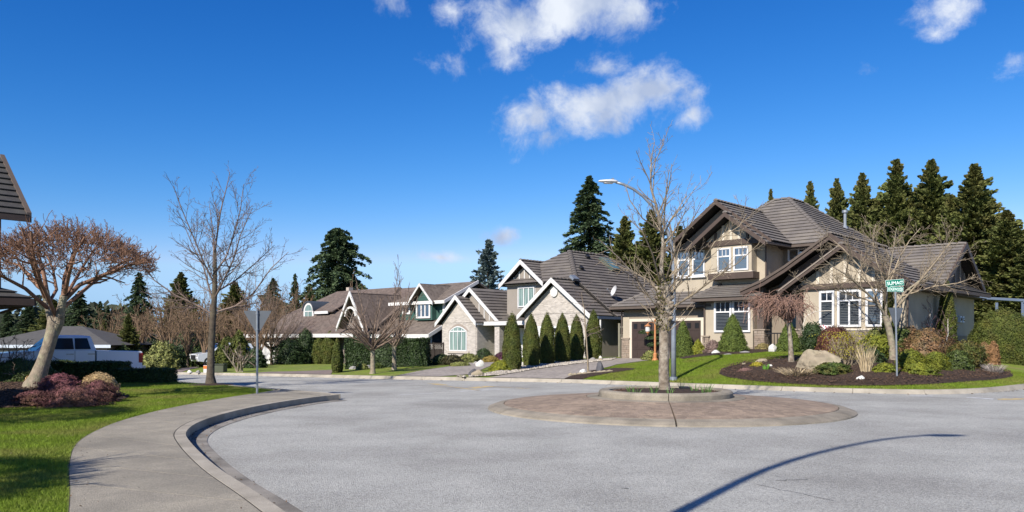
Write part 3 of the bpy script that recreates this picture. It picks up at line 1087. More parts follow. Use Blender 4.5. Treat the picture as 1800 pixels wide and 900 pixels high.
# mulch beds
isl = smooth_poly(P((1264, 658), (1270, 649), (1300, 641), (1350, 634), (1400, 629), (1450, 625), (1520, 624), (1600, 626), (1680, 634), (1730, 645), (1765, 653), (1781, 661), (1760, 667), (1700, 672), (1620, 677), (1500, 679), (1400, 676), (1330, 671), (1280, 664)))
struct(drape('mulch_bed', isl, yard_z, .03, SOIL, .35, mound=.10, rough=.05, seed=1))
hb = P((1144, 640), (1160, 633), (1200, 632), (1260, 625), (1320, 622), (1400, 617), (1440, 617)) + [tuple(uv(11, -1.1).xy), tuple(uv(8.3, -.5).xy), tuple(uv(5.6, -.5).xy), tuple(uv(5.0, .1).xy), tuple(uv(3.0, -.1).xy)]
struct(drape('mulch_bed_house', hb, yard_z, .03, SOIL, .35, mound=.04, rough=.03, seed=2))
sb = [curb_pt(980), curb_pt(1015)] + P((1035, 664), (1070, 657), (1112, 651), (1118, 649), (1080, 648), (1040, 652), (1008, 660))
struct(drape('mulch_bed_sapling', sb, yard_z, .03, SOIL, .3, mound=.04, rough=.03, seed=3))
h2b = P((755, 642), (800, 641), (850, 634), (885, 630)) + [tuple(uv(-9.9, .3).xy), tuple(uv(-12.2, .3).xy), tuple(uv(-16.2, .2).xy)]
struct(drape('mulch_bed_brick_house', h2b, yard_z, .03, SOIL, .4, mound=.03, rough=.03, seed=4))
def bed_z(x, y):
    d = poly_edge_dist(lb, x, y) if inside(lb, x, y) else 0
    return flat_left(x, y) + .03 + .30 * min(1, d / 1.4)


lb = smooth_poly([(-15.2, 17.4), (-11.8, 17.7), (-10.7, 18.5), (-10.0, 20.1), (-10.4, 21.6), (-11.8, 23.0), (-14, 24.0), (-17, 23.5)])
struct(drape('mulch_bed_heather', lb, bed_z, .0, SOIL, .35, mound=.01, rough=.04, seed=5))

# painted markings
def paint(name, quads, m):
    mb = MB()
    for q in quads:
        mb.face([(x, y, road_z(x, y) + .005) for x, y in q])
    return struct(mb.build(name, m))


def G0(px, py):
    Y = F * CH / (py - HY)
    return ((px - 900) / F * Y, Y)


paint('road_marking_yellow', [
    [G0(750, 674.2), G0(766, 676.2), G0(846, 686.4), G0(838, 686.6)],
    [G0(750, 674.2), G0(775, 674.6), G0(790, 677.3), G0(768, 676.4)],
    [G0(822, 681.6), G0(852, 678.6), G0(870, 679.6), G0(836, 683)],
    [G0(852, 678.6), G0(866, 679.2), G0(932, 683.4), G0(928, 683.6)]], YPAINT)
paint('road_marking_white', [
    [G0(802, 688.4), G0(878, 683.8), G0(880, 684.6), G0(804, 689)],
    [G0(700, 694), G0(760, 691.5), G0(760, 692.2), G0(700, 694.6)],
    [G0(1698, 698), G0(1748, 701.2), G0(1744, 702.4), G0(1700, 699.2)],
    [G0(1600, 695.6), G0(1640, 696), G0(1640, 697), G0(1600, 696.4)]], WPAINT)
paint('road_marking_yellow_right', [[G0(1752, 701.2), G0(1860, 699), G0(1870, 701), G0(1756, 703.4)]], YPAINT)
# tar seams and hairline cracks
CRK = mat('tar_seam', (.085, .083, .082), (.06, .058, .057), 9, .9)
def crack(pts, w):
    q = []
    for a, b in zip(pts[:-1], pts[1:]):
        a, b = Vector((*a, 0)), Vector((*b, 0)); t = (b - a).normalized(); s = Vector((t.y, -t.x, 0)) * w / 2
        q.append([(a + s).xy, (b + s).xy, (b - s).xy, (a - s).xy])
    return q
rr = random.Random(3)
def wig(p, q, n, amp):
    a, b = Vector(p), Vector(q)
    return [tuple(a.lerp(b, k / n) + Vector((rr.uniform(-amp, amp), rr.uniform(-amp, amp)))) for k in range(n + 1)]
paint('road_crack', crack(wig(G0(1365, 845), G0(1420, 843), 8, .02), .014) + crack(wig(G0(1330, 852), G0(1460, 880), 9, .03), .01) +
      crack(wig(G0(1094, 858), G0(1106, 860), 4, .02), .02), CRK)

# ------------------------------------------------------------------ traffic island
IC = Vector((3.81, 19.84, 0))
ti = thing('traffic_island', 'low round traffic island of reddish stamped concrete with a tree planter in its middle', 'traffic island', IC)


def ring_seg(mb, a0, a1, prof, n):
    """profile [(r,z)...] closed, swept from a0 to a1"""
    k = len(prof)
    b = len(mb.v)
    for i in range(n + 1):
        a = a0 + (a1 - a0) * i / n
        for r, z in prof:
            mb.v.append(Vector((r * math.cos(a), r * math.sin(a), z)))
    for i in range(n):
        for j in range(k):
            j2 = (j + 1) % k
            mb.f.append([b + i * k + j, b + (i + 1) * k + j, b + (i + 1) * k + j2, b + i * k + j2])
    mb.f.append([b + j for j in range(k)][::-1]); mb.f.append([b + n * k + j for j in range(k)])


JA = R(-98)
for s in range(6):
    a0, a1 = JA + s * R(60) + .004, JA + (s + 1) * R(60) - .004
    mb = MB(); ring_seg(mb, a0, a1, [(4.42, -.03), (4.40, .03), (4.25, .085), (4.02, .12), (4.02, -.03)], 20); mb.build('kerb_stone', KERBI, ti)
    mb = MB(); ring_seg(mb, a0, a1, [(4.0, -.03), (4.0, .122), (2.9, .215), (1.95, .285), (1.95, -.03)], 20); mb.build('apron_slab', APRON, ti)
    mb = MB(); ring_seg(mb, a0, a1, [(1.935, -.03), (1.935, .287), (1.66, .30), (1.66, -.03)], 20); mb.build('inner_strip', KERBI, ti)
for s in range(4):
    a0, a1 = JA + s * R(90) + .005, JA + (s + 1) * R(90) - .005
    mb = MB(); ring_seg(mb, a0, a1, [(1.65, .0), (1.64, .40), (1.615, .44), (1.57, .46), (1.42, .46), (1.38, .44), (1.37, .40), (1.37, .0)], 22); mb.build('planter_kerb', KERBI, ti, smooth=False)
mb = MB(); mb.lathe([(1.368, .30), (1.3, .40), (.8, .44), (.05, .46)], 28); mb.build('soil', SOIL, ti)
mb = MB(); mb.lathe([(4.41, -.04), (4.2, .05), (1.7, .26), (.1, .27)], 40); mb.build('bedding', mat('joint_dark', (.05, .045, .04), (.04, .035, .03), 9, .95), ti)
# bulbs coming up in the planter, and a small dark utility lid
def tuft(name, label, cat, loc, n, h, w, m, seed, spread=.25, group=None, flat=.008):
    """upright narrow blades from one crown"""
    rng = np.random.default_rng(seed)
    a = rng.uniform(0, 6.28, n); r = spread * .45 * np.sqrt(rng.uniform(0, 1, n))
    base = np.stack([np.cos(a) * r, np.sin(a) * r, np.zeros(n)], 1)
    hh = h * rng.uniform(.55, 1.1, n)
    lean = np.stack([np.cos(a) * spread * rng.uniform(.2, 1, n), np.sin(a) * spread * rng.uniform(.2, 1, n), hh], 1)
    b = rng.uniform(0, 6.28, n)
    sd_ = np.stack([np.cos(b), np.sin(b), 0 * b], 1) * flat
    mid = base + lean * np.array((.35, .35, .55))
    Vt = np.stack([base - sd_, base + sd_, mid + sd_ * .9, mid - sd_ * .9, base + lean + sd_ * .25, base + lean - sd_ * .25], 1).reshape(-1, 3)
    k = np.arange(n)[:, None] * 6
    Fc = np.concatenate([k + np.array([[0, 1, 2, 3]]), k + np.array([[3, 2, 4, 5]])])
    o = put(name, np_mesh(name, Vt, [Fc]), m)
    o.location = loc
    return tag(o, label, cat, group) if label else o


for i, (dx, dy, n) in enumerate([(-.95, -.55, 16), (-.82, -.7, 10), (-.45, -.95, 16), (.55, .75, 8), (.95, -.5, 20), (.8, -.75, 12), (-.1, -1.05, 8), (.7, -.2, 9)]):
    tuft('bulb_shoots', 'small clump of green bulb shoots coming up in the traffic island planter', 'plant', IC + Vector((dx, dy, .40)), n, .24, .01, TULIP, 40 + i, .16, 'bulb shoots in the island planter', .007)
mb = MB(); mb.box(-.13, .13, -.08, .08, 0, .07)
tag(mb.build('junction_box', BLACKP), 'small black box sitting in the soil of the traffic island planter', 'box').location = IC + Vector((.62, .45, .42))

# ------------------------------------------------------------------ houses
FELT_SHADE = mat('roof_felt_shade', (.022, .02, .019), (.018, .016, .015), 5, .95)  # felt coloured near black to deepen the shadow gaps under tile edges


class House:
    def __init__(s, name, label, off):
        s.off = Vector(off)
        s.root = thing(name, label, 'house', uv(off[0], off[1], off[2]), RZ)

    def mb(s):
        return MB(s.off)

    def box(s, name, m, *a, parent=None, bevel=0):
        return s.mb().box(*a).build(name, m, parent or s.root, bevel=bevel)

    def beam(s, name, m, A, B, w, h, drop=0, side=None, parent=None):
        return s.mb().beam(A, B, w, h, drop, side).build(name, m, parent or s.root)


def clip(poly, lo, hi):
    def half(P_, f):
        out = []
        for i in range(len(P_)):
            a, b = P_[i], P_[(i + 1) % len(P_)]
            fa, fb = f(a), f(b)
            if fa >= 0:
                out.append(a)
            if fa * fb < 0:
                t = fa / (fa - fb)
                out.append((a[0] + (b[0] - a[0]) * t, a[1] + (b[1] - a[1]) * t))
        return out
    p = half(poly, lambda q: q[1] - lo)
    return half(p, lambda q: hi - q[1]) if len(p) > 2 else []


def roof_plane(H, pts, m, course=.34, thick=.09, tiled=True, name='roof'):
    pts = [Vector(p) for p in pts]
    e = (pts[1] - pts[0]).normalized()
    n = e.cross(pts[2] - pts[0]).normalized()
    if n.z < 0:
        n = -n
    ta = n.cross(e)
    if ta.z < 0:
        ta = -ta
    mb = H.mb()
    k = len(pts)
    b = len(mb.v)
    mb.v += [p - H.off for p in pts] + [p - n * thick - H.off for p in pts]
    mb.f.append(list(range(k))); mb.f.append([k + i for i in range(k)][::-1])
    for i in range(k):
        j = (i + 1) % k
        mb.f.append([i, k + i, k + j, j])
    r = mb.build(name, FELT_SHADE if tiled else m, H.root)
    if not tiled:
        return r
    p2 = [((p - pts[0]).dot(e), (p - pts[0]).dot(ta)) for p in pts]
    tmax = max(q[1] for q in p2)
    c = tmax / max(1, round(tmax / course))
    i = 0
    while i * c < tmax - .02:
        q = clip(p2, i * c - (.04 if i else 0.05), (i + 1) * c)
        if i == 0:
            q = clip([(a, b - .05 if b < .01 else b) for a, b in p2], -1, c)
        if len(q) > 2:
            mb = H.mb(); kk = len(q)
            lo_ = min(a[1] for a in q)
            f = lambda t: max(0, min(1, (t - lo_) / c))
            P3 = lambda a, l: pts[0] + e * a[0] + ta * a[1] + n * l - H.off
            mb.v += [P3(a, .082 - .06 * f(a[1])) for a in q] + [P3(a, .046 - .04 * f(a[1])) for a in q]
            mb.f.append(list(range(kk))); mb.f.append([kk + x for x in range(kk)][::-1])
            for x in range(kk):
                y = (x + 1) % kk
                mb.f.append([x, kk + x, kk + y, y])
            mb.build('tile_course', m, r)
        i += 1
    return r


RIDGE = {}


def ridge(H, A, B, m, parent, step=.34, r=.13):
    key = (m.name, r)
    if key not in RIDGE:
        mb = MB()
        n = 6
        for x, rr, dz in ((0, r * 1.12, .03), (step * 1.08, r * .95, 0)):
            for i in range(n + 1):
                t = math.pi * i / n
                mb.v.append(Vector((x, math.cos(t) * rr, math.sin(t) * rr * .75 + dz)))
        mb.f += [[i, i + 1, n + 2 + i, n + 1 + i] for i in range(n)]
        mb.f.append(list(range(n + 1))); mb.f.append([n + 1 + i for i in range(n + 1)][::-1])
        me = bpy.data.meshes.new('ridge_tile'); me.from_pydata([tuple(v) for v in mb.v], [], mb.f)
        me.materials.append(m)
        RIDGE[key] = me
    A, B = Vector(A) - H.off, Vector(B) - H.off
    if A.z > B.z:
        A, B = B, A
    d = B - A
    k = max(1, int(d.length / step))
    x = d.normalized()
    y = Vector((0, 0, 1)).cross(x).normalized()
    z = x.cross(y)
    M = Matrix((x, y, z)).transposed().to_4x4()
    for i in range(k):
        o = put('ridge_tile', RIDGE[key], None, parent)
        Mi = M.copy(); Mi.translation = A + d * (i / k) - z * .035
        o.matrix_local = Mi


def gable(H, uc, hl, hr, zr, zl, zrr, vf, vb, m, fm, fh=.24, tiled=True, fascia=True, course=.34, ridge_m=None):
    """gable roof with its ridge running back from the street"""
    a = roof_plane(H, [(uc + hr, vf, zrr), (uc + hr, vb, zrr), (uc, vb, zr), (uc, vf, zr)], m, course, tiled=tiled)
    roof_plane(H, [(uc - hl, vb, zl), (uc - hl, vf, zl), (uc, vf, zr), (uc, vb, zr)], m, course, tiled=tiled)
    if fascia:
        up = .07 if tiled else .02
        for sx, ux, zx in ((-1, uc - hl, zl), (1, uc + hr, zrr)):
            mb = H.mb()
            mb.hexa([(uc, vf - .05, zr - fh + up), (ux, vf - .05, zx - fh + up), (ux, vf + .0, zx - fh + up), (uc, vf + .0, zr - fh + up),
                     (uc, vf - .05, zr + up), (ux, vf - .05, zx + up), (ux, vf + .0, zx + up), (uc, vf + .0, zr + up)])
            mb.build('fascia', fm, H.root)
    if ridge_m:
        ridge(H, (uc, vf, zr + .05), (uc, vb, zr + .05), ridge_m, a)
    return a


def wall_gable(H, uc, hl, hr, zr, zl, zrr, v0, v1, m, name='wall'):
    return H.mb().prism([(uc - hl, zl), (uc + hr, zrr), (uc, zr)], 1, v0, v1).build(name, m, H.root)


def win(H, u0, u1, z0, z1, v, cols=1, trans=0.0, tcols=0, kind='blind', fw=.075, fm=None, sill=False, mull=.035):
    """a window on a wall that faces the street (frame proud of the wall, panes set back in it)"""
    fm = fm or VINYL
    mb = H.mb()
    y0, y1 = v - .085, v + .01
    for a in ((u0 - fw, u1 + fw, y0, y1, z0 - fw, z0), (u0 - fw, u1 + fw, y0, y1, z1, z1 + fw), (u0 - fw, u0, y0, y1, z0, z1), (u1, u1 + fw, y0, y1, z0, z1)):
        mb.box(*a)
    zt = z1 - trans if trans else z1
    if trans:
        mb.box(u0, u1, y0 + .015, y1, zt - mull, zt + mull)
    for k in range(1, cols):
        x = u0 + (u1 - u0) * k / cols
        mb.box(x - mull, x + mull, y0 + .015, y1, z0, zt - (mull if trans else 0))
    if trans and tcols > 1:
        for k in range(1, tcols):
            x = u0 + (u1 - u0) * k / tcols
            mb.box(x - mull * .45, x + mull * .45, y0 + .03, y1, zt + mull, z1)
    f = mb.build('window', fm, H.root)
    gm = CURT if kind == 'curtain' else GLASS
    xs = [u0 + (u1 - u0) * k / cols for k in range(cols + 1)]
    for k in range(cols):
        H.box('pane', gm, xs[k] + .004, xs[k + 1] - .004, v - .03, v - .012, z0 + .004, (zt if trans else z1) - .004, parent=f)
    if trans:
        H.box('pane', gm, u0 + .004, u1 - .004, v - .03, v - .012, zt + .004, z1 - .004, parent=f)
    if kind == 'blind':
        mb = H.mb()
        n = int((zt - z0 - .1) / .075)
        for k in range(n):
            z = z0 + .06 + k * .075
            mb.box(u0 + .03, u1 - .03, v - .034, v - .031, z, z + .022)
        mb.build('blind', BLIND, f)
    if sill:
        H.box('sill', fm, u0 - .14, u1 + .14, v - .15, v, z0 - fw - .09, z0 - fw - .003, parent=f)
    return f


def stone_pillar(H, u0, u1, v0, v1, z0, z1, seed, cap=True):
    """ledge-stone pier: separate stones on a core"""
    r = random.Random(seed)
    core = H.box('stone_pier', mat('mortar', (.12, .10, .085), (.10, .085, .07), 9, .95), u0 + .03, u1 - .03, v0 + .03, v1, z0, z1)
    for face in (0, 1):
        z = z0
        while z < z1 - .03:
            h = min(r.uniform(.07, .15), z1 - z)
            a, a1 = (u0, u1) if face == 0 else (v0 + .035, v1)
            while a < a1 - .02:
                w = r.uniform(.14, .34)
                if a1 - a - w < .1:
                    w = a1 - a
                p = r.uniform(0, .03)
                mb = H.mb()
                if face == 0:
                    mb.box(a + .006, a + w - .006, v0 - p, v0 + .06, z + .006, z + h - .006)
                else:
                    mb.box(u1 - .06, u1 + p, a + .006, a + w - .006, z + .006, z + h - .006)
                mb.build('stone', STONEM, core)
                a += w
            z += h
    if cap:
        H.box('cap', mat('cap_stone', (.33, .27, .21), (.27, .22, .17), 4, .9), u0 - .05, u1 + .05, v0 - .06, v1, z1, z1 + .06, parent=core)
    return core


def garage_door(H, u0, u1, z0, z1, v, rows, cols, m, trim, tw=.16, name='garage_door', lights=True):
    d = H.box(name, m, u0, u1, v - .02, v + .05, z0, z1)
    rh = (z1 - z0) / rows
    cw = (u1 - u0) / cols
    for r_ in range(rows):
        H.box('section', m, u0 + .004, u1 - .004, v - .035, v - .02, z0 + rh * r_ + .01, z0 + rh * (r_ + 1) - .01, parent=d)
        for c_ in range(cols):
            top = lights and r_ == rows - 1
            H.box('pane' if top else 'panel', mat('dark_pane', (.016, .016, .018), (.012, .012, .013), 4, .35) if top else m, u0 + cw * c_ + .12, u0 + cw * (c_ + 1) - .12, v - .05, v - .036, z0 + rh * r_ + .12, z0 + rh * (r_ + 1) - .12, parent=d)
    if trim:
        mb = H.mb()
        mb.box(u0 - tw, u0, v - .06, v + .02, z0, z1 + tw); mb.box(u1, u1 + tw, v - .06, v + .02, z0, z1 + tw); mb.box(u0, u1, v - .06, v + .02, z1, z1 + tw)
        mb.build('door_trim', trim, d)
    return d


# ---- house on the right: taupe stucco, brown fascias, grey-brown tiles
H = House('house', 'large taupe stucco house with brown fascias and layered gables behind the round bed', (8, 3, .9))
H.box('wall', STUCD, 0, 5.6, 0, 6.6, .3, 3.62)                                   # garage
H.box('wall', STUCCO, 2.95, 8.25, .8, 9, 3.0, 6.8)                               # upper storey, left
H.box('wall', STUCD, 3.2, 10.55, 2.9, 12, 3.0, 6.72)                             # upper storey, main
H.box('wall', STUCCO, 5.5, 8.22, -.55, 3, .5, 3.95)                              # room beside the garage
H.box('wall', STUCCO, 11.0, 15.5, -1.0, 10.6, .6, 4.28)                          # right wing
H.box('wall', STUCD, 8.2, 11.1, .9, 3, .6, 4.6)                                  # back of the porch
# garage front
H.box('garage_pier', STUCCO, -.02, .42, -.03, .3, 1.75, 2.98)
garage_door(H, .62, 2.55, .62, 2.72, -.02, 4, 4, GARAGE, CREAM)
garage_door(H, 3.1, 5.03, .62, 2.72, -.02, 4, 4, GARAGE, CREAM)
stone_pillar(H, -.04, .46, -.1, .3, .45, 1.75, 11)
stone_pillar(H, 5.42, 5.8, -.63, -.2, .5, 1.85, 12)
# roofs: garage
ro = roof_plane(H, [(-.55, -.5, 3.57), (5.95, -.5, 3.57), (5.95, 3, 5.55), (2.95, 3, 5.55)], TILE1)
roof_plane(H, [(-.55, 6.5, 3.57), (-.55, -.5, 3.57), (2.95, 3, 5.55)], TILE1)
roof_plane(H, [(5.95, 6.5, 3.57), (-.55, 6.5, 3.57), (2.95, 3, 5.55), (5.95, 3, 5.55)], TILE1)
ridge(H, (-.5, -.45, 3.62), (2.95, 3, 5.6), TILE1, ro)
H.beam('gutter', SOFFIT, (-.6, -.55, 3.56), (5.9, -.55, 3.56), .09, .13)
H.beam('fascia', BROWN, (-.58, -.5, 3.5), (-.58, 6.4, 3.5), .05, .2)
H.box('soffit', SOFFIT, -.5, 5.9, -.45, .0, 3.36, 3.4)
# skirt roof over the room beside the garage
r2 = roof_plane(H, [(5.05, -1.05, 3.84), (8.95, -1.05, 3.84), (8.3, .82, 4.6), (5.7, .82, 4.6)], TILE1, .31)
roof_plane(H, [(5.05, .82, 3.84), (5.05, -1.05, 3.84), (5.7, .82, 4.6)], TILE1, .31)
H.beam('gutter', SOFFIT, (5.02, -1.09, 3.82), (8.7, -1.09, 3.82), .09, .14)
H.box('soffit', SOFFIT, 5.1, 8.6, -1.0, -.55, 3.66, 3.7)
ridge(H, (5.08, -1.02, 3.9), (5.7, .8, 4.66), TILE1, r2)
win(H, 6.2, 6.98, 2.18, 3.62, -.55, 1, .5, 3, fw=.1)
win(H, 7.22, 8.0, 2.18, 3.62, -.55, 1, .5, 3, fw=.1)
H.box('wall_base', STONEM, 5.82, 8.26, -.6, -.3, .5, 1.32)
# upper left windows and the bay
win(H, 3.2, 3.78, 5.25, 6.5, .8, 1, .4, 3, sill=True)
win(H, 4.12, 4.72, 5.25, 6.5, .8, 1, .4, 3, sill=True)
H.box('bay', STUCCO, 5.48, 7.78, .2, .8, 5.18, 6.66)
H.box('bay_sill', BROWN, 5.36, 7.92, .08, .8, 4.86, 5.19)
H.box('bay_ledge', CREAM, 5.4, 7.86, .1, .3, 5.192, 5.235)
win(H, 5.95, 6.58, 5.36, 6.42, .2, 1, .36, 3)
win(H, 6.88, 7.55, 5.36, 6.42, .2, 1, .36, 3)
H.box('gable_band', BROWN, 4.9, 8.35, .12, .3, 6.62, 6.9)
wall_gable(H, 6.65, 1.9, 1.9, 8.02, 6.62, 6.62, .22, .9, STUCCO)
for x in (5.75, 6.2, 6.65, 7.1, 7.55):
    H.box('batten', CREAM if abs(x - 6.65) < .5 else SOFFIT, x - .07, x + .07, .165, .22, 6.905, 6.6 + (1.42 - abs(x - 6.65) * .75))
wall_gable(H, 5.8, 2.7, 2.7, 8.7, 6.7, 6.7, .8, 1.2, STUCD)
gable(H, 5.8, 3.1, 3.1, 9.0, 6.67, 6.67, .1, 6, TILE1, BROWN, ridge_m=TILE1)
gable(H, 6.65, 2.22, 2.22, 8.2, 6.53, 6.53, -.5, 2.4, TILE1, BROWN, ridge_m=TILE1)
H.box('soffit_panel', SOFFIT, 2.8, 8.8, .2, .8, 6.60, 6.63)
H.beam('gutter', SOFFIT, (8.9, -.45, 6.58), (8.9, 2.35, 6.62), .1, .12)
# main hip
ze, zt = 6.66, 9.8
rm = roof_plane(H, [(2.0, 2.4, ze), (11.05, 2.4, ze), (6.95, 6.5, zt), (6.1, 6.5, zt)], TILE1)
rr_ = roof_plane(H, [(11.05, 12.6, ze), (11.05, 2.4, ze), (6.95, 6.5, zt), (6.95, 8.5, zt)], TILE1)
roof_plane(H, [(11.05, 12.6, ze), (2, 12.6, ze), (6.1, 8.5, zt), (6.95, 8.5, zt)], TILE1, tiled=False)
roof_plane(H, [(2, 12.6, ze), (2, 2.4, ze), (6.1, 6.5, zt), (6.1, 8.5, zt)], TILE1, tiled=False)
ridge(H, (11.0, 2.45, ze + .05), (6.95, 6.5, zt + .05), TILE1, rm)
ridge(H, (6.1, 6.5, zt + .04), (6.95, 6.5, zt + .06), TILE1, rm)
ridge(H, (6.95, 6.5, zt + .04), (6.95, 8.5, zt + .06), TILE1, rr_)
ridge(H, (11.0, 12.55, ze + .05), (6.95, 8.5, zt + .05), TILE1, rr_)
ridge(H, (2.1, 2.5, ze + .05), (6.1, 6.5, zt + .05), TILE1, rm)
H.beam('gutter', SOFFIT, (8.2, 2.36, 6.64), (11.1, 2.36, 6.64), .1, .13)
H.beam('gutter', SOFFIT, (11.1, 2.36, 6.64), (11.1, 12.6, 6.64), .1, .13)
H.box('soffit', SOFFIT, 8.3, 11.0, 2.45, 2.9, 6.45, 6.49)
win(H, 8.6, 10.1, 5.92, 6.42, 2.9, 3, 0, 0, kind='plain')
mb = H.mb(); mb.tube([(9.0, 9.6, 8.1), (9.0, 9.6, 9.15)], .085, 10).tube([(9.0, 9.6, 9.15), (9.0, 9.6, 9.3)], .16, 10).lathe([(.2, 8.2), (.09, 8.42)], 10, (9.0, 9.6, 0))
mb.build('vent_pipe', GALV, H.root)
# right wing: outer gable with the swept left eave
OUT = [(12.18, 6.58), (11.16, 5.92), (10.05, 5.2), (8.95, 4.6), (7.75, 4.15)]
for (ua, za), (ub, zb) in zip(OUT[:-1], OUT[1:]):
    roof_plane(H, [(ub, 4.2, zb), (ub, -.9, zb), (ua, -.9, za), (ua, 4.2, za)], TILE1)
    mb = H.mb()
    mb.hexa([(ua, -.98, za - .26), (ub, -.98, zb - .26), (ub, -.9, zb - .26), (ua, -.9, za - .26), (ua, -.98, za + .08), (ub, -.98, zb + .08), (ub, -.9, zb + .08), (ua, -.9, za + .08)])
    mb.build('fascia', BROWN, H.root)
    mb = H.mb()
    mb.hexa([(ua, -1.04, za - .06), (ub, -1.04, zb - .06), (ub, -.985, zb - .06), (ua, -.985, za - .06), (ua, -1.04, za + .07), (ub, -1.04, zb + .07), (ub, -.985, zb + .07), (ua, -.985, za + .07)])
    mb.build('fascia_board', SOFFIT, H.root)
rw = roof_plane(H, [(16.05, 4.5, 4.0), (16.05, -.9, 4.0), (12.18, -.9, 6.58), (12.18, 4.5, 6.58)], TILE1)
roof_plane(H, [(16.05, 9.5, 4.0), (16.05, 4.5, 4.0), (12.18, 4.5, 6.58), (12.18, 9.5, 6.58)], TILE1, tiled=False)
mb = H.mb(); mb.hexa([(12.18, -.98, 6.32), (16.05, -.98, 3.74), (16.05, -.9, 3.74), (12.18, -.9, 6.32), (12.18, -.98, 6.66), (16.05, -.98, 4.08), (16.05, -.9, 4.08), (12.18, -.9, 6.66)])
mb.build('fascia', BROWN, H.root)
ridge(H, (12.18, -.9, 6.64), (12.18, 7, 6.64), TILE1, rw)
H.mb().prism([(9.4, 4.3), (15.4, 4.3), (12.18, 6.3), (11.16, 5.65), (10.05, 4.95)], 1, -.3, -.1).build('wall', SOFFIT, H.root)
for x in (10.3, 10.8, 11.3):
    H.box('batten', STUCD, x - .06, x + .06, -.35, -.3, 4.3, 4.6 + (x - 10.0) * .55)
# inner gable over the big windows
gable(H, 12.96, 2.95, 2.95, 5.97, 4.0, 4.0, -1.6, .4, TILE1, BROWN, fh=.26, ridge_m=TILE1)
H.beam('fascia_board', mat('lit_edge_brown', (.24, .20, .165), (.21, .175, .145), 3, .7), (12.9, -1.67, 5.99), (10.05, -1.67, 4.05), .03, .07)  # lighter brown paints in the sunlit top edge of this rake
wall_gable(H, 12.96, 2.5, 2.5, 5.78, 4.1, 4.1, -1.02, -.4, STUCCO)
for x in (11.7, 12.33, 12.96, 13.6, 14.2):
    H.box('batten', CREAM, x - .07, x + .07, -1.08, -1.02, 4.3, 4.32 + max(.1, 1.42 - abs(x - 12.96) * .68))
H.box('gable_band', BROWN, 10.35, 15.45, -1.16, -1.0, 4.05, 4.28)
win(H, 11.86, 12.36, 2.38, 3.86, -1.0, 1, .38, 2, fw=.1)
win(H, 12.7, 13.56, 2.38, 3.86, -1.0, 2, .38, 3, fw=.1)
win(H, 13.95, 14.48, 2.38, 3.86, -1.0, 1, .38, 2, fw=.1)
H.box('water_table', CREAM, 10.95, 15.54, -1.08, -1.0, 2.12, 2.2)
H.box('wall_base', STUCD, 10.97, 15.53, -1.04, -1.002, .6, 2.12)
# right side: cross gable, skirt eave, meters
rx_ = roof_plane(H, [(11.5, 3.3, 4.34), (16.0, 3.3, 4.34), (16.0, 6.9, 6.5), (11.5, 6.9, 6.5)], TILE1)
roof_plane(H, [(16.0, 10.6, 4.34), (11.5, 10.6, 4.34), (11.5, 6.9, 6.5), (16.0, 6.9, 6.5)], TILE1)
ridge(H, (11.5, 6.9, 6.55), (16.0, 6.9, 6.55), TILE1, rx_)
H.mb().prism([(3.7, 4.3), (10.2, 4.3), (6.9, 6.3)], 0, 15.2, 15.46).build('wall', SOFFIT, H.root)
for v_ in (5.2, 6.0, 6.9, 7.8, 8.6):
    H.box('batten', STUCD, 15.46, 15.52, v_ - .07, v_ + .07, 4.5, 4.34 + 1.85 - abs(v_ - 6.9) * .6)
for va in (3.3, 10.6):
    mb = H.mb(); mb.hexa([(15.95, va, 4.12), (16.05, va, 4.12), (16.05, 6.9, 6.28), (15.95, 6.9, 6.28), (15.95, va, 4.42), (16.05, va, 4.42), (16.05, 6.9, 6.58), (15.95, 6.9, 6.58)])
    mb.build('fascia', BROWN, H.root)
roof_plane(H, [(16.2, 10.7, 4.12), (16.2, 2.9, 4.12), (15.45, 2.9, 4.5), (15.45, 10.7, 4.5)], TILE1, .28)
H.beam('gutter', SOFFIT, (16.24, -.9, 4.06), (16.24, 10.7, 4.1), .1, .16)
H.box('soffit', SOFFIT, 15.5, 16.1, -.9, 10.6, 3.86, 3.9)
H.box('wall_base', STUCD, 15.4, 15.53, -1.0, 10.55, .6, 1.9)
for v_ in (7.45, 7.95):
    b = H.box('meter_box', VINYL, 15.5, 15.64, v_ - .15, v_ + .15, 2.58, 2.9)
    H.box('meter_face', GLASS, 15.64, 15.66, v_ - .09, v_ + .09, 2.66, 2.82, parent=b)
for a_ in (((5.55, -.62, .9), (5.55, -.62, 3.7)), ((8.3, .72, 4.6), (8.3, .72, 6.5)), ((15.58, -.95, 1.3), (15.58, -.95, 3.9)), ((-.08, -.06, .6), (-.08, -.06, 3.4))):
    H.mb().tube(a_, .04, 8).build('downspout', SOFFIT, H.root)
# porch
stone_pillar(H, 8.32, 8.86, -.62, -.1, .6, 2.16, 13)
stone_pillar(H, 10.35, 10.8, -.62, -.1, .6, 2.16, 14)
H.box('porch_post', SOFFIT, 8.42, 8.76, -.52, -.2, 2.22, 4.3)
H.box('porch_post', SOFFIT, 10.42, 10.72, -.52, -.2, 2.22, 4.5)
H.box('porch_floor', CONC, 8.2, 11.0, -.7, .95, .6, 1.15)
H.box('porch_step', CONC, 8.9, 10.3, -1.1, -.7, .6, .98)
fd = H.box('front_door', mat('door_brown', (.09, .055, .04), (.075, .045, .033), 4, .5), 9.25, 10.15, .84, .9, 1.16, 3.25)
H.box('handle', GALV, 10.0, 10.06, .78, .84, 2.1, 2.3, parent=fd)
H.box('pane', CURT, 9.45, 9.95, .82, .838, 2.3, 3.0, parent=fd)
mb = H.mb()
for k in range(9):
    mb.box(8.95 + k * .16, 8.98 + k * .16, -.45, -.42, 1.15, 2.0)
mb.box(8.86, 10.36, -.47, -.4, 1.98, 2.04)
mb.build('railing', BLACKP, H.root)
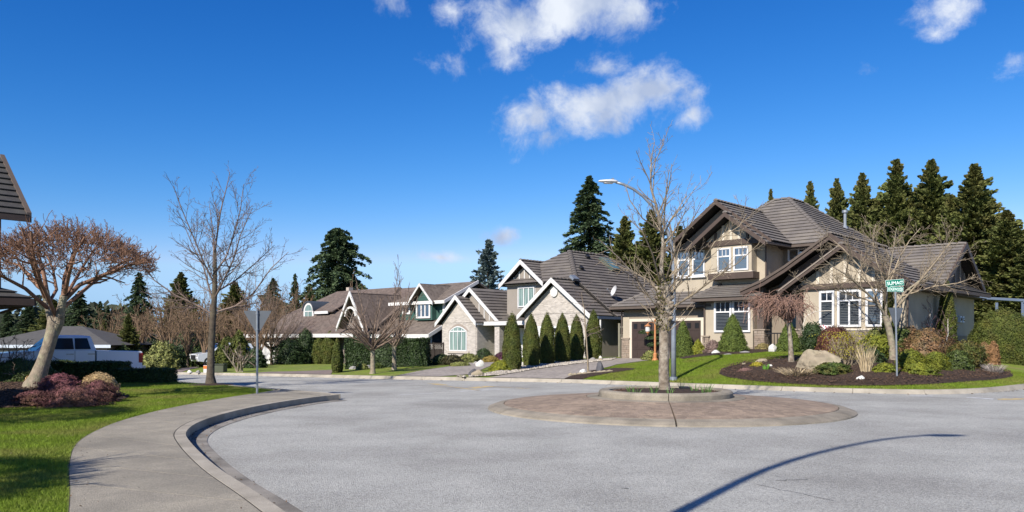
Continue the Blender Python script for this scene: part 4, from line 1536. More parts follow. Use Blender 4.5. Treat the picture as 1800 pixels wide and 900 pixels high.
# glazed patio cover beyond the right side
pc = thing('patio_cover', 'pale blue glazed patio cover on blue-grey posts behind the taupe house', 'patio cover', uv(16.4, 12.6, .9), RZ)
PO = (16.4, 12.6, .9)
mb = MB(PO); mb.hexa([(15.3, 11.4, 3.98), (17.7, 11.4, 3.72), (17.7, 13.8, 3.72), (15.3, 13.8, 3.98), (15.3, 11.4, 4.0), (17.7, 11.4, 3.74), (17.7, 13.8, 3.74), (15.3, 13.8, 4.0)]); mb.build('glass_roof', PATIO, pc)
for y in (11.4, 12.6, 13.8):
    MB(PO).beam((15.2, y, 4.1), (17.8, y, 3.84), .08, .13).build('rafter', BLUEG, pc)
for x, y in ((17.6, 11.45), (17.6, 13.75), (16.4, 11.45)):
    MB(PO).box(x - .06, x + .06, y - .06, y + .06, .9, 3.7).build('post', BLUEG, pc)
MB(PO).beam((17.7, 11.3, 3.82), (17.7, 13.9, 3.82), .1, .16).build('gutter', BLUEG, pc)

# ---- pale brick house with white fascias
H = House('house', 'pale brick house with broad white gable fascias behind the row of cedars', (-9, 3, .6))
H.box('wall', BRICKF, -8.05, -2.85, .4, 9, .2, 3.35)                              # garage
wall_gable(H, -5.45, 2.62, 2.62, 5.3, 3.3, 3.3, .4, 1, BRICKF)
H.box('wall', STUCG, -2.86, -2.8, .42, 9, .2, 3.3)
H.box('wall', BRICKF, -15.95, -12.52, .35, 6, .2, 2.9)                            # left bay
wall_gable(H, -14.2, 1.78, 1.78, 4.5, 2.85, 2.85, .35, 1.2, BRICKF)
H.box('wall', BRICKS, -12.53, -12.44, .4, 4, .2, 2.95)
H.box('wall', STUCG, -15.9, -8.0, 2.6, 10, .2, 3.4)
H.box('porch_wall', BRICKS, -12.4, -10.9, 2.45, 2.6, .2, 2.9)
H.box('wall', STUCG, -11.45, -8.05, 2.35, 8, 2.6, 5.5)                            # upper storey
wall_gable(H, -9.78, 1.68, 1.68, 6.8, 5.45, 5.45, 2.35, 3, STUCG)
for x in (-10.75, -10.25, -9.78, -9.3, -8.8):
    H.box('batten', WHITE, x - .035, x + .035, 2.29, 2.35, 5.72, 5.46 + 1.3 - abs(x + 9.78) * .8)
H.box('gable_band', WHITE, -11.5, -8.0, 2.2, 2.34, 5.42, 5.7)
win(H, -10.3, -8.95, 4.0, 5.2, 2.35, 3, 0, 0, 'curtain', sill=False)
mb = H.mb(); mb.box(-10.48, -8.77, 2.341, 2.36, 3.8, 5.38); mb.build('window_surround', mat('grey_trim', (.33, .31, .29), (.3, .28, .26), 3, .7), H.root)
# arched window in the brick bay
def arch_window(H, u0, u1, z0, z1, zc, v, m, fm, nb=3):
    def arc(a, b, zs, rise, n=12):
        return [(a + (b - a) * k / n, zs + rise * math.sin(math.pi * k / n)) for k in range(n + 1)]
    o = H.mb()
    outer = [(u0 - .08, z0 - .08)] + [(u1 + .08, z0 - .08)] + arc(u1 + .08, u0 - .08, z1, zc + .07)
    f = o.prism(outer, 1, v - .07, v).build('window', fm, H.root)
    H.mb().prism([(u0, z0), (u1, z0)] + arc(u1, u0, z1, zc), 1, v - .078, v - .0705).build('pane', m, f)
    for k in range(1, nb + 1):
        x = u0 + (u1 - u0) * k / (nb + 1)
        H.box('mullion', fm, x - .022, x + .022, v - .1, v - .079, z0, z1 + zc * .8 * math.sin(math.pi * k / (nb + 1)), parent=f)
    H.box('mullion', fm, u0, u1, v - .104, v - .0795, z1 - .06, z1 + .02, parent=f)
    mb = H.mb()
    n = 12
    for k in range(n):
        a0, a1 = k / n, (k + 1) / n
        q = []
        for a, e in ((a0, .09), (a1, .09), (a1, .24), (a0, .24)):
            q.append((u0 - e + (u1 - u0 + 2 * e) * a, z1 + (zc + e) * math.sin(math.pi * a)))
        mb.prism(q, 1, v - .03, v)
    mb.build('arch', mat('arch_brick', (.30, .255, .22), (.24, .2, .17), 14, .9), f)
    H.box('sill', mat('sill_stone', (.42, .37, .32), (.36, .32, .28), 5, .9), u0 - .3, u1 + .3, v - .09, v, z0 - .24, z0 - .085, parent=f)
arch_window(H, -15.05, -13.45, .98, 2.3, .28, .35, CURT, VINYL)
mb = H.mb(); mb.prism([(-5.5 + .3 * math.cos(t), 4.72 + .34 * math.sin(t)) for t in [2 * math.pi * k / 18 for k in range(18)]], 1, .3, .4); mb.build('round_vent', WHITE, H.root)
garage_door(H, -7.6, -3.4, .55, 2.55, .38, 4, 5, VINYL, None)
gable(H, -5.45, 2.9, 3.05, 5.5, 3.2, 3.15, 0, 2.6, TILE2, WHITE, fh=.3, ridge_m=TILE2)
gable(H, -14.2, 2.12, 2.05, 4.75, 2.82, 2.86, 0, 3.2, TILE2, WHITE, fh=.3)
gable(H, -13.6, 2.9, 2.85, 5.3, 2.86, 2.9, .8, 5, TILE2, WHITE, fh=.3)
roof_plane(H, [(-11.2, .75, 2.9), (-8.2, .75, 2.9), (-8.2, 2.34, 3.36), (-11.2, 2.34, 3.36)], TILE2)
H.beam('fascia', WHITE, (-12.3, .72, 2.93), (-8.3, .72, 2.93), .06, .26)
H.beam('fascia', WHITE, (-12.2, .02, 2.9), (-12.2, 1.0, 2.9), .06, .2)
wall_gable(H, -13.6, 2.6, 2.6, 5.05, 2.85, 2.85, 1.1, 1.4, STUCG)
for x in (-12.9, -12.4, -11.9, -11.4):
    H.box('batten', WHITE, x - .03, x + .03, 1.04, 1.1, 3.0, 2.85 + 2.15 - abs(x + 13.6) * .84)
H.box('porch_column', BRICKF, -11.2, -10.75, .85, 1.25, .3, 2.75)
H.box('porch_door', VINYL, -10.4, -9.4, 2.5, 2.6, .5, 2.5)
gable(H, -9.78, 2.02, 2.02, 7.05, 5.44, 5.44, 1.9, 6, TILE2, WHITE, fh=.3, ridge_m=TILE2)
ze, zt = 3.12, 7.72
# main hip: the front face stands above the garage ridge
kp = (zt - ze) / 5.75
rf = roof_plane(H, [(-12.0, 1.95, zt - kp * 2.75), (-5.05, 1.95, zt - kp * 2.75), (-7.8, 4.7, zt), (-8.2, 4.7, zt)], TILE2)
rt = roof_plane(H, [(-2.05, 14.5, ze), (-2.05, 2.2, ze), (-5.05, 1.95, zt - kp * 2.75), (-7.8, 4.7, zt), (-7.8, 8.7, zt)], TILE2)
roof_plane(H, [(-2.05, 14.5, ze), (-13.6, 14.5, ze), (-7.8, 8.7, zt)], TILE2, tiled=False)
roof_plane(H, [(-13.6, 14.5, ze), (-13.6, 3.5, ze), (-8.2, 4.7, zt), (-7.8, 8.7, zt)], TILE2, tiled=False)
ridge(H, (-5.05, 1.95, zt - kp * 2.75 + .06), (-7.8, 4.7, zt + .06), TILE2, rf, r=.16)
ridge(H, (-7.8, 4.7, zt + .04), (-7.8, 8.7, zt + .06), TILE2, rt)
ridge(H, (-2.1, 14.4, ze + .06), (-7.8, 8.7, zt + .06), TILE2, rt)
H.beam('gutter', BLUEG, (-2.02, .2, 3.1), (-2.02, 14.4, 3.1), .12, .16)
H.box('wall', STUCG, -8.0, -2.9, 8, 14, .2, 3.1)
mb = H.mb(); mb.tube([(-2.25, .8, .5), (-2.25, .8, 2.9)], .05, 8); mb.build('downspout', VINYL, H.root)
# roof furniture
def on_roof(px, py):
    """point of the right-hand roof plane under a pixel"""
    a, b = (px - 900) / F, (HY - py) / F
    lo, hi = 30.0, 80.0
    def g(Y):
        u, v = to_uv(a * Y, Y)
        return CH + b * Y - (ze + (-2.05 - u) * kp)
    for _ in range(40):
        m = (lo + hi) / 2
        if g(m) > 0: lo = m
        else: hi = m
    u, v = to_uv(a * lo, lo)
    return Vector((u, v, CH + b * lo))
s_ = on_roof(1070, 468)
tl = Vector((-1, 0, kp)).normalized(); nn = Vector((kp, 0, 1)).normalized(); vv = Vector((0, 1, 0))
mb = H.mb(); c = s_ + nn * .06
q = [c - vv * .5 - tl * .75, c + vv * .5 - tl * .75, c + vv * .5 + tl * .75, c - vv * .5 + tl * .75]
mb.hexa(q + [p + nn * .2 for p in q]); sk = mb.build('skylight', mat('skylight_frame', (.06, .085, .075), (.05, .07, .06), 5, .5), H.root)
mb = H.mb(); q = [c + nn * .202 - vv * .4 - tl * .65, c + nn * .202 + vv * .4 - tl * .65, c + nn * .202 + vv * .4 + tl * .65, c + nn * .202 - vv * .4 + tl * .65]
mb.hexa(q + [p + nn * .02 for p in q]); mb.build('pane', SKYL, sk)
for px, py, w in ((1007, 492, .3), (1020, 474, .16), (1031, 454, .18)):
    c = on_roof(px, py) + nn * .08
    mb = H.mb(); q = [c - vv * w - tl * w * .7, c + vv * w - tl * w * .7, c + vv * w * .8 + tl * w * .7, c - vv * w * .8 + tl * w * .7]
    mb.hexa(q + [p + nn * .16 for p in q]); mb.build('roof_vent', BLACKP if w < .25 else GALV, H.root)
# satellite dish on the eave
c = on_roof(1083, 530) + Vector((0, 0, .1))
dsh = H.mb().tube([c, c + Vector((.05, -.05, .35))], .025, 6).build('dish_mount', GALV, H.root)
cc = c + Vector((.0, -.25, .58)) - H.off
mb = MB()
n = 20
ax = (Vector((-.55, -.95, .42))).normalized(); a1 = ax.cross(Vector((0, 0, 1))).normalized(); a2 = ax.cross(a1)
ringv = []
for r_, dz in ((0, -.1), (.16, -.08), (.29, -.03), (.36, .02)):
    ringv.append([cc + (a1 * math.cos(t) + a2 * math.sin(t)) * r_ + ax * dz for t in [2 * math.pi * k / n for k in range(n)]])
for r_ in ringv: mb.v += r_
for i in range(3):
    for k in range(n):
        mb.f.append([i * n + k, i * n + (k + 1) % n, (i + 1) * n + (k + 1) % n, (i + 1) * n + k])
do = mb.build('dish', mat('dish_grey', (.50, .50, .51), (.45, .45, .46), 3, .5), dsh, smooth=True)
mb = MB(); mb.tube([cc + a2 * .34, cc + ax * .42 + a2 * .08], .012, 5).tube([cc + ax * .42 + a2 * .08, cc + ax * .48 + a2 * .05], .04, 6); mb.build('receiver', GALV, dsh)
# chimneys between the roofs
for (u_, v_, w, z0, z1, m_) in ((-15.2, 9, .45, 3.5, 6.25, STUCG), (-13.9, 9, .3, 3.5, 5.95, WHITE)):
    ch = H.box('chimney', m_, u_ - w, u_ + w, v_ - w, v_ + w, z0, z1 - .4)
    mb = H.mb(); mb.tube([(u_, v_, z1 - .4), (u_, v_, z1 + .5)], .2 if w > .4 else .1, 10); mb.build('flue', GALV, ch)

# ---- green-sided house
H = House('house', 'dark green sided house with white-trimmed dormer and tan shingle roof', (-20, 3, -.35))
H.box('wall', NAVY, -26, -17.6, .9, 10, -.6, 2.15)
H.box('wall', GREENS, -23.6, -18.1, 2.6, 9, 2.0, 4.7)
roof_plane(H, [(-27, .2, 2.05), (-17.25, .2, 2.05), (-17.25, 5.2, 4.55), (-27, 5.2, 4.55)], SHING3, tiled=False, thick=.14)
H.mb().prism([(.9, 2.1), (5.2, 2.1), (5.2, 4.3)], 0, -17.9, -17.62).build('wall', NAVY, H.root)
H.beam('fascia', WHITE, (-27, .15, 2.1), (-17.25, .15, 2.1), .06, .28)
mb = H.mb(); mb.hexa([(-17.28, .15, 1.82), (-17.2, .15, 1.82), (-17.2, 5.2, 4.34), (-17.28, 5.2, 4.34), (-17.28, .15, 2.1), (-17.2, .15, 2.1), (-17.2, 5.2, 4.62), (-17.28, 5.2, 4.62)]); mb.build('fascia', WHITE, H.root)
roof_plane(H, [(-24.2, 2.05, 4.6), (-17.6, 2.05, 4.6), (-17.6, 5.6, 6.25), (-22.6, 5.6, 6.25)], SHING3, tiled=False, thick=.14)
roof_plane(H, [(-24.2, 9.2, 4.6), (-17.6, 9.2, 4.6), (-17.6, 5.6, 6.25), (-22.6, 5.6, 6.25)], SHING3, tiled=False, thick=.14)
roof_plane(H, [(-24.2, 9.2, 4.6), (-24.2, 2.05, 4.6), (-22.6, 5.6, 6.25)], SHING3, tiled=False, thick=.14)
H.mb().prism([(2.6, 4.6), (9, 4.6), (5.6, 6.1)], 0, -18.3, -18.1).build('wall', NAVY, H.root)
H.beam('fascia', WHITE, (-24.2, 2.0, 4.65), (-17.6, 2.0, 4.65), .06, .24)
mb = H.mb(); mb.hexa([(-17.64, 2.0, 4.4), (-17.55, 2.0, 4.4), (-17.55, 5.6, 6.08), (-17.64, 5.6, 6.08), (-17.64, 2.0, 4.65), (-17.55, 2.0, 4.65), (-17.55, 5.6, 6.33), (-17.64, 5.6, 6.33)]); mb.build('fascia', WHITE, H.root)
mb = H.mb(); mb.box(-18.3, -18.1, 2.5, 2.62, 3.2, 4.5); mb.build('corner_board', WHITE, H.root)
H.box('dormer', GREENS, -21.05, -19.1, 2.15, 3, 3.2, 4.7)
wall_gable(H, -20.08, .95, .95, 5.65, 4.6, 4.6, 2.15, 3.4, GREENS)
gable(H, -20.08, 1.5, 1.5, 6.0, 4.5, 4.5, 1.75, 5.4, SHING3, WHITE, fh=.22, tiled=False)
win(H, -20.75, -19.4, 3.48, 4.5, 2.15, 3, 0, 0, 'plain', fw=.14, fm=WHITE, mull=.06)
win(H, -23.0, -22.3, 3.85, 4.3, 2.6, 1, 0, 0, 'plain', fw=.14, fm=WHITE)
H.box('porch_post', WHITE, -17.75, -17.55, .55, .8, -.4, 2.0)
H.box('window', WHITE, -18.9, -18.3, .84, .9, .4, 1.7)
# dark fence with a lattice top between it and the brick house
fo = (-17, .4, -.2)
fn = thing('fence', 'dark timber fence with lattice top between the green house and brick house', 'fence', uv(*fo), RZ)
for k in range(7):
    MB(fo).box(-18.9 + k * .45, -18.47 + k * .45, .35, .39, -.4, 1.0).build('board', WOODD, fn)
for k in range(4):
    MB(fo).box(-18.95 + k * 1.03, -18.83 + k * 1.03, .3, .42, -.4, 1.5).build('post', WOODD, fn)
MB(fo).box(-18.95, -15.75, .32, .4, 1.38, 1.46).build('rail', WOODD, fn)
mb = MB(fo)
LATM = mat('lattice_pale', (.36, .32, .28), (.3, .27, .24), 5, .8)
for k in range(18):
    for sgn in (-1, 1):
        x = -18.85 + k * .17
        a, b = (x, .36 + sgn * .012, 1.02), (x + sgn * .34, .36 + sgn * .012, 1.37)
        if -18.9 <= b[0] <= -15.75:
            mb.tube([a, b], .012, 4)
mb.build('lattice', LATM, fn)

# ---- brown-roofed house at the far left of the row
H = House('house', 'brown shingle roofed bungalow with an arched white dormer and a white garage door', (-34, 4, -.6))
H.box('wall', TAUPES, -42.6, -27, 1.2, 12, -1, 2.1)
H.box('wall', TAUPES, -43.3, -38.3, .5, 4, -1, 2.1)
garage_door(H, -42.3, -39.0, -.55, 1.3, .48, 4, 4, VINYL, WHITE, lights=False)
ze, zt = 2.15, 6.3
roof_plane(H, [(-44, -.1, ze), (-26, -.1, ze), (-28, 6.3, zt), (-37.5, 6.3, zt)], SHING, tiled=False, thick=.16)
roof_plane(H, [(-44, 12.6, ze), (-44, -.1, ze), (-37.5, 6.3, zt)], SHING, tiled=False, thick=.16)
roof_plane(H, [(-26, -.1, ze), (-26, 12.6, ze), (-28, 6.3, zt)], SHING, tiled=False, thick=.16)
roof_plane(H, [(-26, 12.6, ze), (-44, 12.6, ze), (-37.5, 6.3, zt), (-28, 6.3, zt)], SHING, tiled=False, thick=.16)
H.beam('fascia', WHITE, (-44, -.15, ze + .04), (-26, -.15, ze + .04), .07, .3)
roof_plane(H, [(-29, -.2, ze + .1), (-23.9, -.2, ze + .1), (-24.6, 6.5, 6.2), (-29, 6.5, 6.2)], SHING, tiled=False, thick=.16)
# steep white-framed gable over the porch
roof_plane(H, [(-23.95, -.6, 2.6), (-23.95, 4.5, 2.6), (-25.75, 4.5, 5.45), (-25.75, -.6, 5.45)], SHING, tiled=False)
roof_plane(H, [(-27.55, 4.5, 2.6), (-27.55, -.6, 2.6), (-25.75, -.6, 5.45), (-25.75, 4.5, 5.45)], SHING, tiled=False)
for sx in (-1, 1):
    mb = H.mb(); a, b = -25.75, -25.75 + sx * 1.8
    mb.hexa([(a, -.7, 5.2), (b, -.7, 2.35), (b, -.6, 2.35), (a, -.6, 5.2), (a, -.7, 5.55), (b, -.7, 2.7), (b, -.6, 2.7), (a, -.6, 5.55)]); mb.build('fascia', WHITE, H.root)
wall_gable(H, -25.75, 1.65, 1.65, 5.2, 2.6, 2.6, .1, .4, TAUPES)
mb = H.mb()
n = 10
for k in range(n):
    t0, t1 = math.pi * k / n, math.pi * (k + 1) / n
    mb.prism([(-25.75 + r_ * math.cos(t), 3.55 + r_ * math.sin(t)) for r_, t in ((.62, t0), (.78, t0), (.78, t1), (.62, t1))], 1, -.62, -.5)
mb.build('arched_brace', WHITE, H.root)
H.box('chimney', mat('chimney_pale', (.42, .36, .3), (.36, .31, .26), 5, .9), -37.75, -37.3, 7.5, 8.0, 5.2, 6.75)
# arched dormer
def barrel(u0, u1, z0, zs, v0, v1):
    r_ = (u1 - u0) / 2; c = (u0 + u1) / 2
    return [(u0, z0), (u1, z0)] + [(c + r_ * math.cos(t), zs + r_ * math.sin(t)) for t in [math.pi * k / 14 for k in range(15)]]
H.mb().prism(barrel(-37.3, -35.7, 3.0, 4.3, 0, 0), 1, 2.6, 6).build('dormer', TAUPES, H.root)
mb = H.mb()
r_, c = .92, -36.5
for k in range(14):
    t0, t1 = math.pi * k / 14, math.pi * (k + 1) / 14
    mb.prism([(c + q * math.cos(t), 4.3 + q * math.sin(t)) for q, t in ((.81, t0), (.93, t0), (.93, t1), (.81, t1))], 1, 2.4, 6.2)
mb.build('dormer_roof', mat('dormer_grey', (.05, .06, .075), (.04, .05, .06), 5, .6), H.root)
f = H.mb().prism(barrel(-37.32, -35.68, 2.95, 4.3, 0, 0), 1, 2.5, 2.6).build('window', WHITE, H.root)
H.mb().prism(barrel(-37.08, -35.92, 3.25, 4.3, 0, 0), 1, 2.488, 2.498).build('pane', CURT, f)
H.box('mullion', WHITE, -36.53, -36.47, 2.46, 2.487, 3.25, 4.3, parent=f); H.box('mullion', WHITE, -37.08, -35.92, 2.462, 2.4875, 4.24, 4.32, parent=f)
roof_plane(H, [(-35.6, 2.4, 4.2), (-32.6, 2.4, 4.2), (-32.6, 6.3, 6.3), (-35.6, 6.3, 6.3)], SHING, tiled=False)
H.beam('fascia', WHITE, (-35.3, 2.36, 4.24), (-33.2, 2.36, 4.24), .06, .24)
H.box('wall', TAUPES, -35.6, -32.8, 2.8, 5, 3.0, 4.2)

# ---- the house at the left edge of the frame: its corner stands at (-14, 23)
c0 = (-14.0, 23.0)
u0_, v0_ = to_uv(*c0)
H = House('house', 'dark tile roofed house mostly out of frame behind the umbrella-shaped tree', (u0_ - 5, v0_ - 5, .1))
X, Yv = u0_, v0_
H.box('wall', STUCD, X - 12, X - .9, Yv - 14, Yv - 1.0, -.2, 3.0)
H.box('wall', STUCD, X - 4.6, X - .6, Yv - 9, Yv - .5, 2.9, 5.4)
roof_plane(H, [(X, Yv - 9.5, 5.27), (X, Yv, 5.27), (X - 2.6, Yv, 7.35), (X - 2.6, Yv - 9.5, 7.35)], TILE0, .34)
roof_plane(H, [(X - 5.2, Yv, 5.27), (X - 5.2, Yv - 9.5, 5.27), (X - 2.6, Yv - 9.5, 7.35), (X - 2.6, Yv, 7.35)], TILE0, tiled=False)
H.mb().prism([(X - 4.6, 5.2), (X - .6, 5.2), (X - 2.6, 6.95)], 1, Yv - 1, Yv - .52).build('wall', STUCD, H.root)
mb = H.mb(); mb.hexa([(X + .05, Yv - .02, 5.08), (X - 2.6, Yv - .02, 7.17), (X - 2.6, Yv + .1, 7.17), (X + .05, Yv + .1, 5.08), (X + .05, Yv - .02, 5.37), (X - 2.6, Yv - .02, 7.47), (X - 2.6, Yv + .1, 7.47), (X + .05, Yv + .1, 5.37)]); mb.build('fascia', SOFFIT, H.root)
H.beam('gutter', BROWN, (X + .05, Yv - 9.5, 5.26), (X + .05, Yv, 5.26), .12, .16)
roof_plane(H, [(X, Yv - 14, 2.88), (X, Yv + .1, 2.88), (X - 2, Yv + .1 - 2, 3.85), (X - 2, Yv - 14, 3.85)], TILE0, .36)
roof_plane(H, [(X - 12, Yv + .1, 2.88), (X, Yv + .1, 2.88), (X - 2, Yv - 1.9, 3.85), (X - 10, Yv - 1.9, 3.85)], TILE0, .36)
H.beam('gutter', BROWN, (X + .06, Yv - 14, 2.88), (X + .06, Yv + .15, 2.88), .12, .2)
H.beam('gutter', BROWN, (X - 12, Yv + .16, 2.88), (X + .06, Yv + .16, 2.88), .12, .2)
H.box('soffit', SOFFIT, X - 12, X - .05, Yv - 14, Yv + .05, 2.64, 2.67)
H.box('wall', STUCD, X - 13.4, X - 7.6, Yv - 9, Yv - .8, 2.9, 5.5)  # unseen upper block with its gable roof, added to shade the pickup
H.mb().prism([(X - 13.4, 5.4), (X - 7.6, 5.4), (X - 10.5, 8.1)], 1, Yv - 2, Yv - .82).build('wall', STUCD, H.root)
roof_plane(H, [(X - 7.0, Yv - 9.5, 5.2), (X - 7.0, Yv - .3, 5.2), (X - 10.5, Yv - .3, 8.5), (X - 10.5, Yv - 9.5, 8.5)], TILE0, tiled=False)
roof_plane(H, [(X - 14, Yv - .3, 5.2), (X - 14, Yv - 9.5, 5.2), (X - 10.5, Yv - 9.5, 8.5), (X - 10.5, Yv - .3, 8.5)], TILE0, tiled=False)
mb = H.mb(); mb.tube([(X - .1, Yv + .0, 2.7), (X - .7, Yv - .7, 2.4), (X - .85, Yv - .85, .1)], .05, 6); mb.build('downspout', BROWN, H.root)

# ---- far roofs beyond the pickup
def far_house(label, px0, px1, Y, zr, ze_, m, seed, slope_r=.5):
    x0, x1 = (px0 - 900) / F * Y, (px1 - 900) / F * Y
    off = ((x0 + x1) / 2, Y + 4, -2)
    root = thing('house', label, 'house', off)
    mb = MB(off).box(x0 + .6, x1 - .6, Y + .6, Y + 8, -2, ze_); mb.build('wall', TAUPES, root)
    mb = MB(off)
    a = (zr - ze_) / slope_r
    p = [(x0, Y, ze_), (x1, Y, ze_), (x1, Y + 8.6, ze_), (x0, Y + 8.6, ze_)]
    r0, r1 = (x0 + a, Y + 4.3, zr), (x1 - a, Y + 4.3, zr)
    mb.face([p[0], p[1], r1, r0]).face([p[1], p[2], r1]).face([p[2], p[3], r0, r1]).face([p[3], p[0], r0]).face(p[::-1])
    mb.build('roof', m, root)
    MB(off).beam((x0, Y - .03, ze_ + .02), (x1, Y - .03, ze_ + .02), .06, .22).build('fascia', mat('pale_fascia', (.45, .5, .55), (.4, .45, .5), 3, .6), root)
    MB(off).box(x0 + 2, x0 + 3.2, Y + .5, Y + .6, ze_ - 1.5, ze_ - .4).build('window', GLASS, root)
    return root
far_house('low house with a grey hip roof seen behind the pickup cab', -60, 195, 58, 2.75, 1.3, SHINGG, 1, .33)
far_house('low house with a tan hip roof seen beyond the pickup bed', 175, 262, 66, 2.4, 1.35, SHING3, 2, .45)

# ------------------------------------------------------------------ street furniture
def tri_sign(name, label, base, top, w, h, post_r, rz=0.0, blades=False):
    """back of a yield sign on a galvanised post"""
    r = thing(name, label, 'sign', base, rz)
    mb = MB(); mb.tube([(0, 0, -.2), (0, 0, top)], post_r, 10); mb.build('post', GALV, r)
    mb = MB()
    q = [(-w / 2, h), (w / 2, h), (w / 2 - .012, h - .05), (.03, 0), (-.03, 0), (-w / 2 + .012, h - .05)]
    return r, q


yb = at(452, 692, flat_left)
r, q = tri_sign('yield_sign', 'back of a grey triangular yield sign on a post at the sidewalk corner', yb, 2.42, .79, .66, .032, R(0))
z0 = 1.72
MB().prism([(x, z0 + z) for x, z in q], 1, .036, .042).build('plate', SIGNB, r)
for z in (z0 + .12, z0 + .58):
    MB().tube([(0, 0, z - .02), (0, 0, z + .02)], .042, 10).build('bracket', GALV, r)

sg = at(1577, 667)
H_ = lambda py: CH + (HY - py) / F * sg.y - sg.z
ss = thing('street_sign', 'green SUMAC street name blades on a post in the round mulch bed', 'sign', sg, 0)
MB().tube([(0, 0, -.2), (-.06, 0, H_(513) + .02)], .03, 10).build('post', GALV, ss)
w_ = px_m(26.5, sg.y)
h0, h1 = H_(575), H_(541)
MB().prism([(-w_ / 2 - .03, h1), (w_ / 2 - .03, h1), (w_ / 2 - .045, h1 - .05), (0, h0), (-.06, h0), (-w_ / 2 - .015, h1 - .05)], 1, .034, .04).build('plate', SIGNB, ss)


def blade(py0, py1, px0, px1, ang, texts):
    x0, x1 = px_m(px0 - 1577, sg.y), px_m(px1 - 1577, sg.y)
    za, zb = H_(py1), H_(py0)
    xc, zc, w, h = (x0 + x1) / 2, (za + zb) / 2, x1 - x0, zb - za
    p = MB().box(-w / 2, w / 2, -.008, .008, -h / 2, h / 2).build('name_plate', SIGNW, ss)
    p.location = (xc, -.01, zc)
    p.rotation_euler = (0, ang, 0)
    MB().box(-w / 2 + .008, w / 2 - .008, -.0115, -.0085, -h / 2 + .008, h / 2 - .008).build('face', SIGNG, p)
    for t, x, z, sz, sx in texts:
        c = bpy.data.curves.new('lettering', 'FONT')
        c.body = t; c.size = sz * h; c.extrude = .002; c.offset = .0015
        c.align_x = 'LEFT'
        c.materials.append(SIGNW)
        tmp = bpy.data.objects.new('lettering', c); C.objects.link(tmp)
        dg = bpy.context.evaluated_depsgraph_get()
        me = bpy.data.meshes.new_from_object(tmp.evaluated_get(dg))
        bpy.data.objects.remove(tmp)
        o = put('lettering', me, SIGNW)
        o.parent = p
        o.rotation_euler = (R(90), 0, 0)
        o.location = (-w / 2 + x * w, -.0135, -h / 2 + z * h)
        o.scale = (sx, 1, 1)


blade(491.5, 503, 1556.5, 1588.5, R(-4.5), [('SUMAC', .06, .22, .74, .98), ('PL', .84, .46, .42, .9)])
blade(503.8, 513, 1559.5, 1587.5, R(2), [('EDGEWOOD', .05, .22, .78, .60), ('CR', .78, .56, .38, .9), ('14000', .76, .14, .34, .62)])

# street lamps: the one beyond the island and the one behind the camera whose shadow lies across the road
def street_lamp(label, base, prof, ang, scale=1.0):
    r = thing('street_lamp', label, 'street lamp', base, ang, 'street lamps')
    pts = [(x, 0, z) for x, z in prof]
    n = len(pts)
    zmax = pts[-1][2]
    mb = MB(); mb.tube(pts, [lerp(.1, .05, (z / zmax) ** 1.0) * scale for x, y, z in pts], 12); mb.build('pole', GALV, r, smooth=True)
    MB().tube([(0, 0, -.1), (0, 0, .12)], [.15, .14], 12).build('base', GALV, r)
    x1, z1 = prof[-1]
    mb = MB()
    L = .72 * scale
    b = len(mb.v)
    secs = [(0, .05, .05), (.12, .09, .07), (.35, .16, .085), (.65, .15, .07), (.93, .09, .045), (1, .04, .02)]
    k = 12
    for t, wy, hz in secs:
        for j in range(k):
            a = 2 * math.pi * j / k
            zz = math.sin(a) * hz
            mb.v.append(Vector((x1 - .06 + L * t, math.cos(a) * wy * scale, z1 + .015 + (zz if zz > 0 else zz * .55))))
    for i in range(len(secs) - 1):
        for j in range(k):
            mb.f.append([b + i * k + j, b + i * k + (j + 1) % k, b + (i + 1) * k + (j + 1) % k, b + (i + 1) * k + j])
    mb.f.append([b + j for j in range(k)][::-1]); mb.f.append([b + (len(secs) - 1) * k + j for j in range(k)])
    hd = mb.build('lamp_head', mat('lamp_head_grey', (.55, .56, .57), (.5, .51, .52), 3, .45), r, smooth=True)
    MB().box(x1 + .12, x1 + .45, -.09, .09, z1 - .055, z1 - .03).build('lens', LAMPG, hd)
    MB().box(x1 + .08, x1 + .16, -.04, .04, z1 + .07, z1 + .14).build('photocell', GALV, hd)
    return r


PROF = [(0, 0), (0, 1.5), (0, 3.0), (0, 4.0), (.02, 4.6), (.08, 5.05), (.22, 5.5), (.45, 5.95), (.78, 6.4), (1.18, 6.8), (1.55, 7.05), (1.9, 7.2), (2.2, 7.28)]
lb_ = at(1184, 668)
street_lamp('grey davit street lamp with curved arm standing behind the traffic island tree', lb_, PROF, R(180 + 8))
CAL = 1 / (math.tan(SUN_EL) * math.cos(SUN_AZ))
k_ = 12.32 / (math.cos(SUN_AZ) / math.tan(SUN_EL)) / 7.4
street_lamp('tall davit street lamp out of frame whose shadow curves across the road', Vector((-2.1, 1.85, .13)), [(x * .80, z * k_) for x, z in PROF], 0, 1.08)

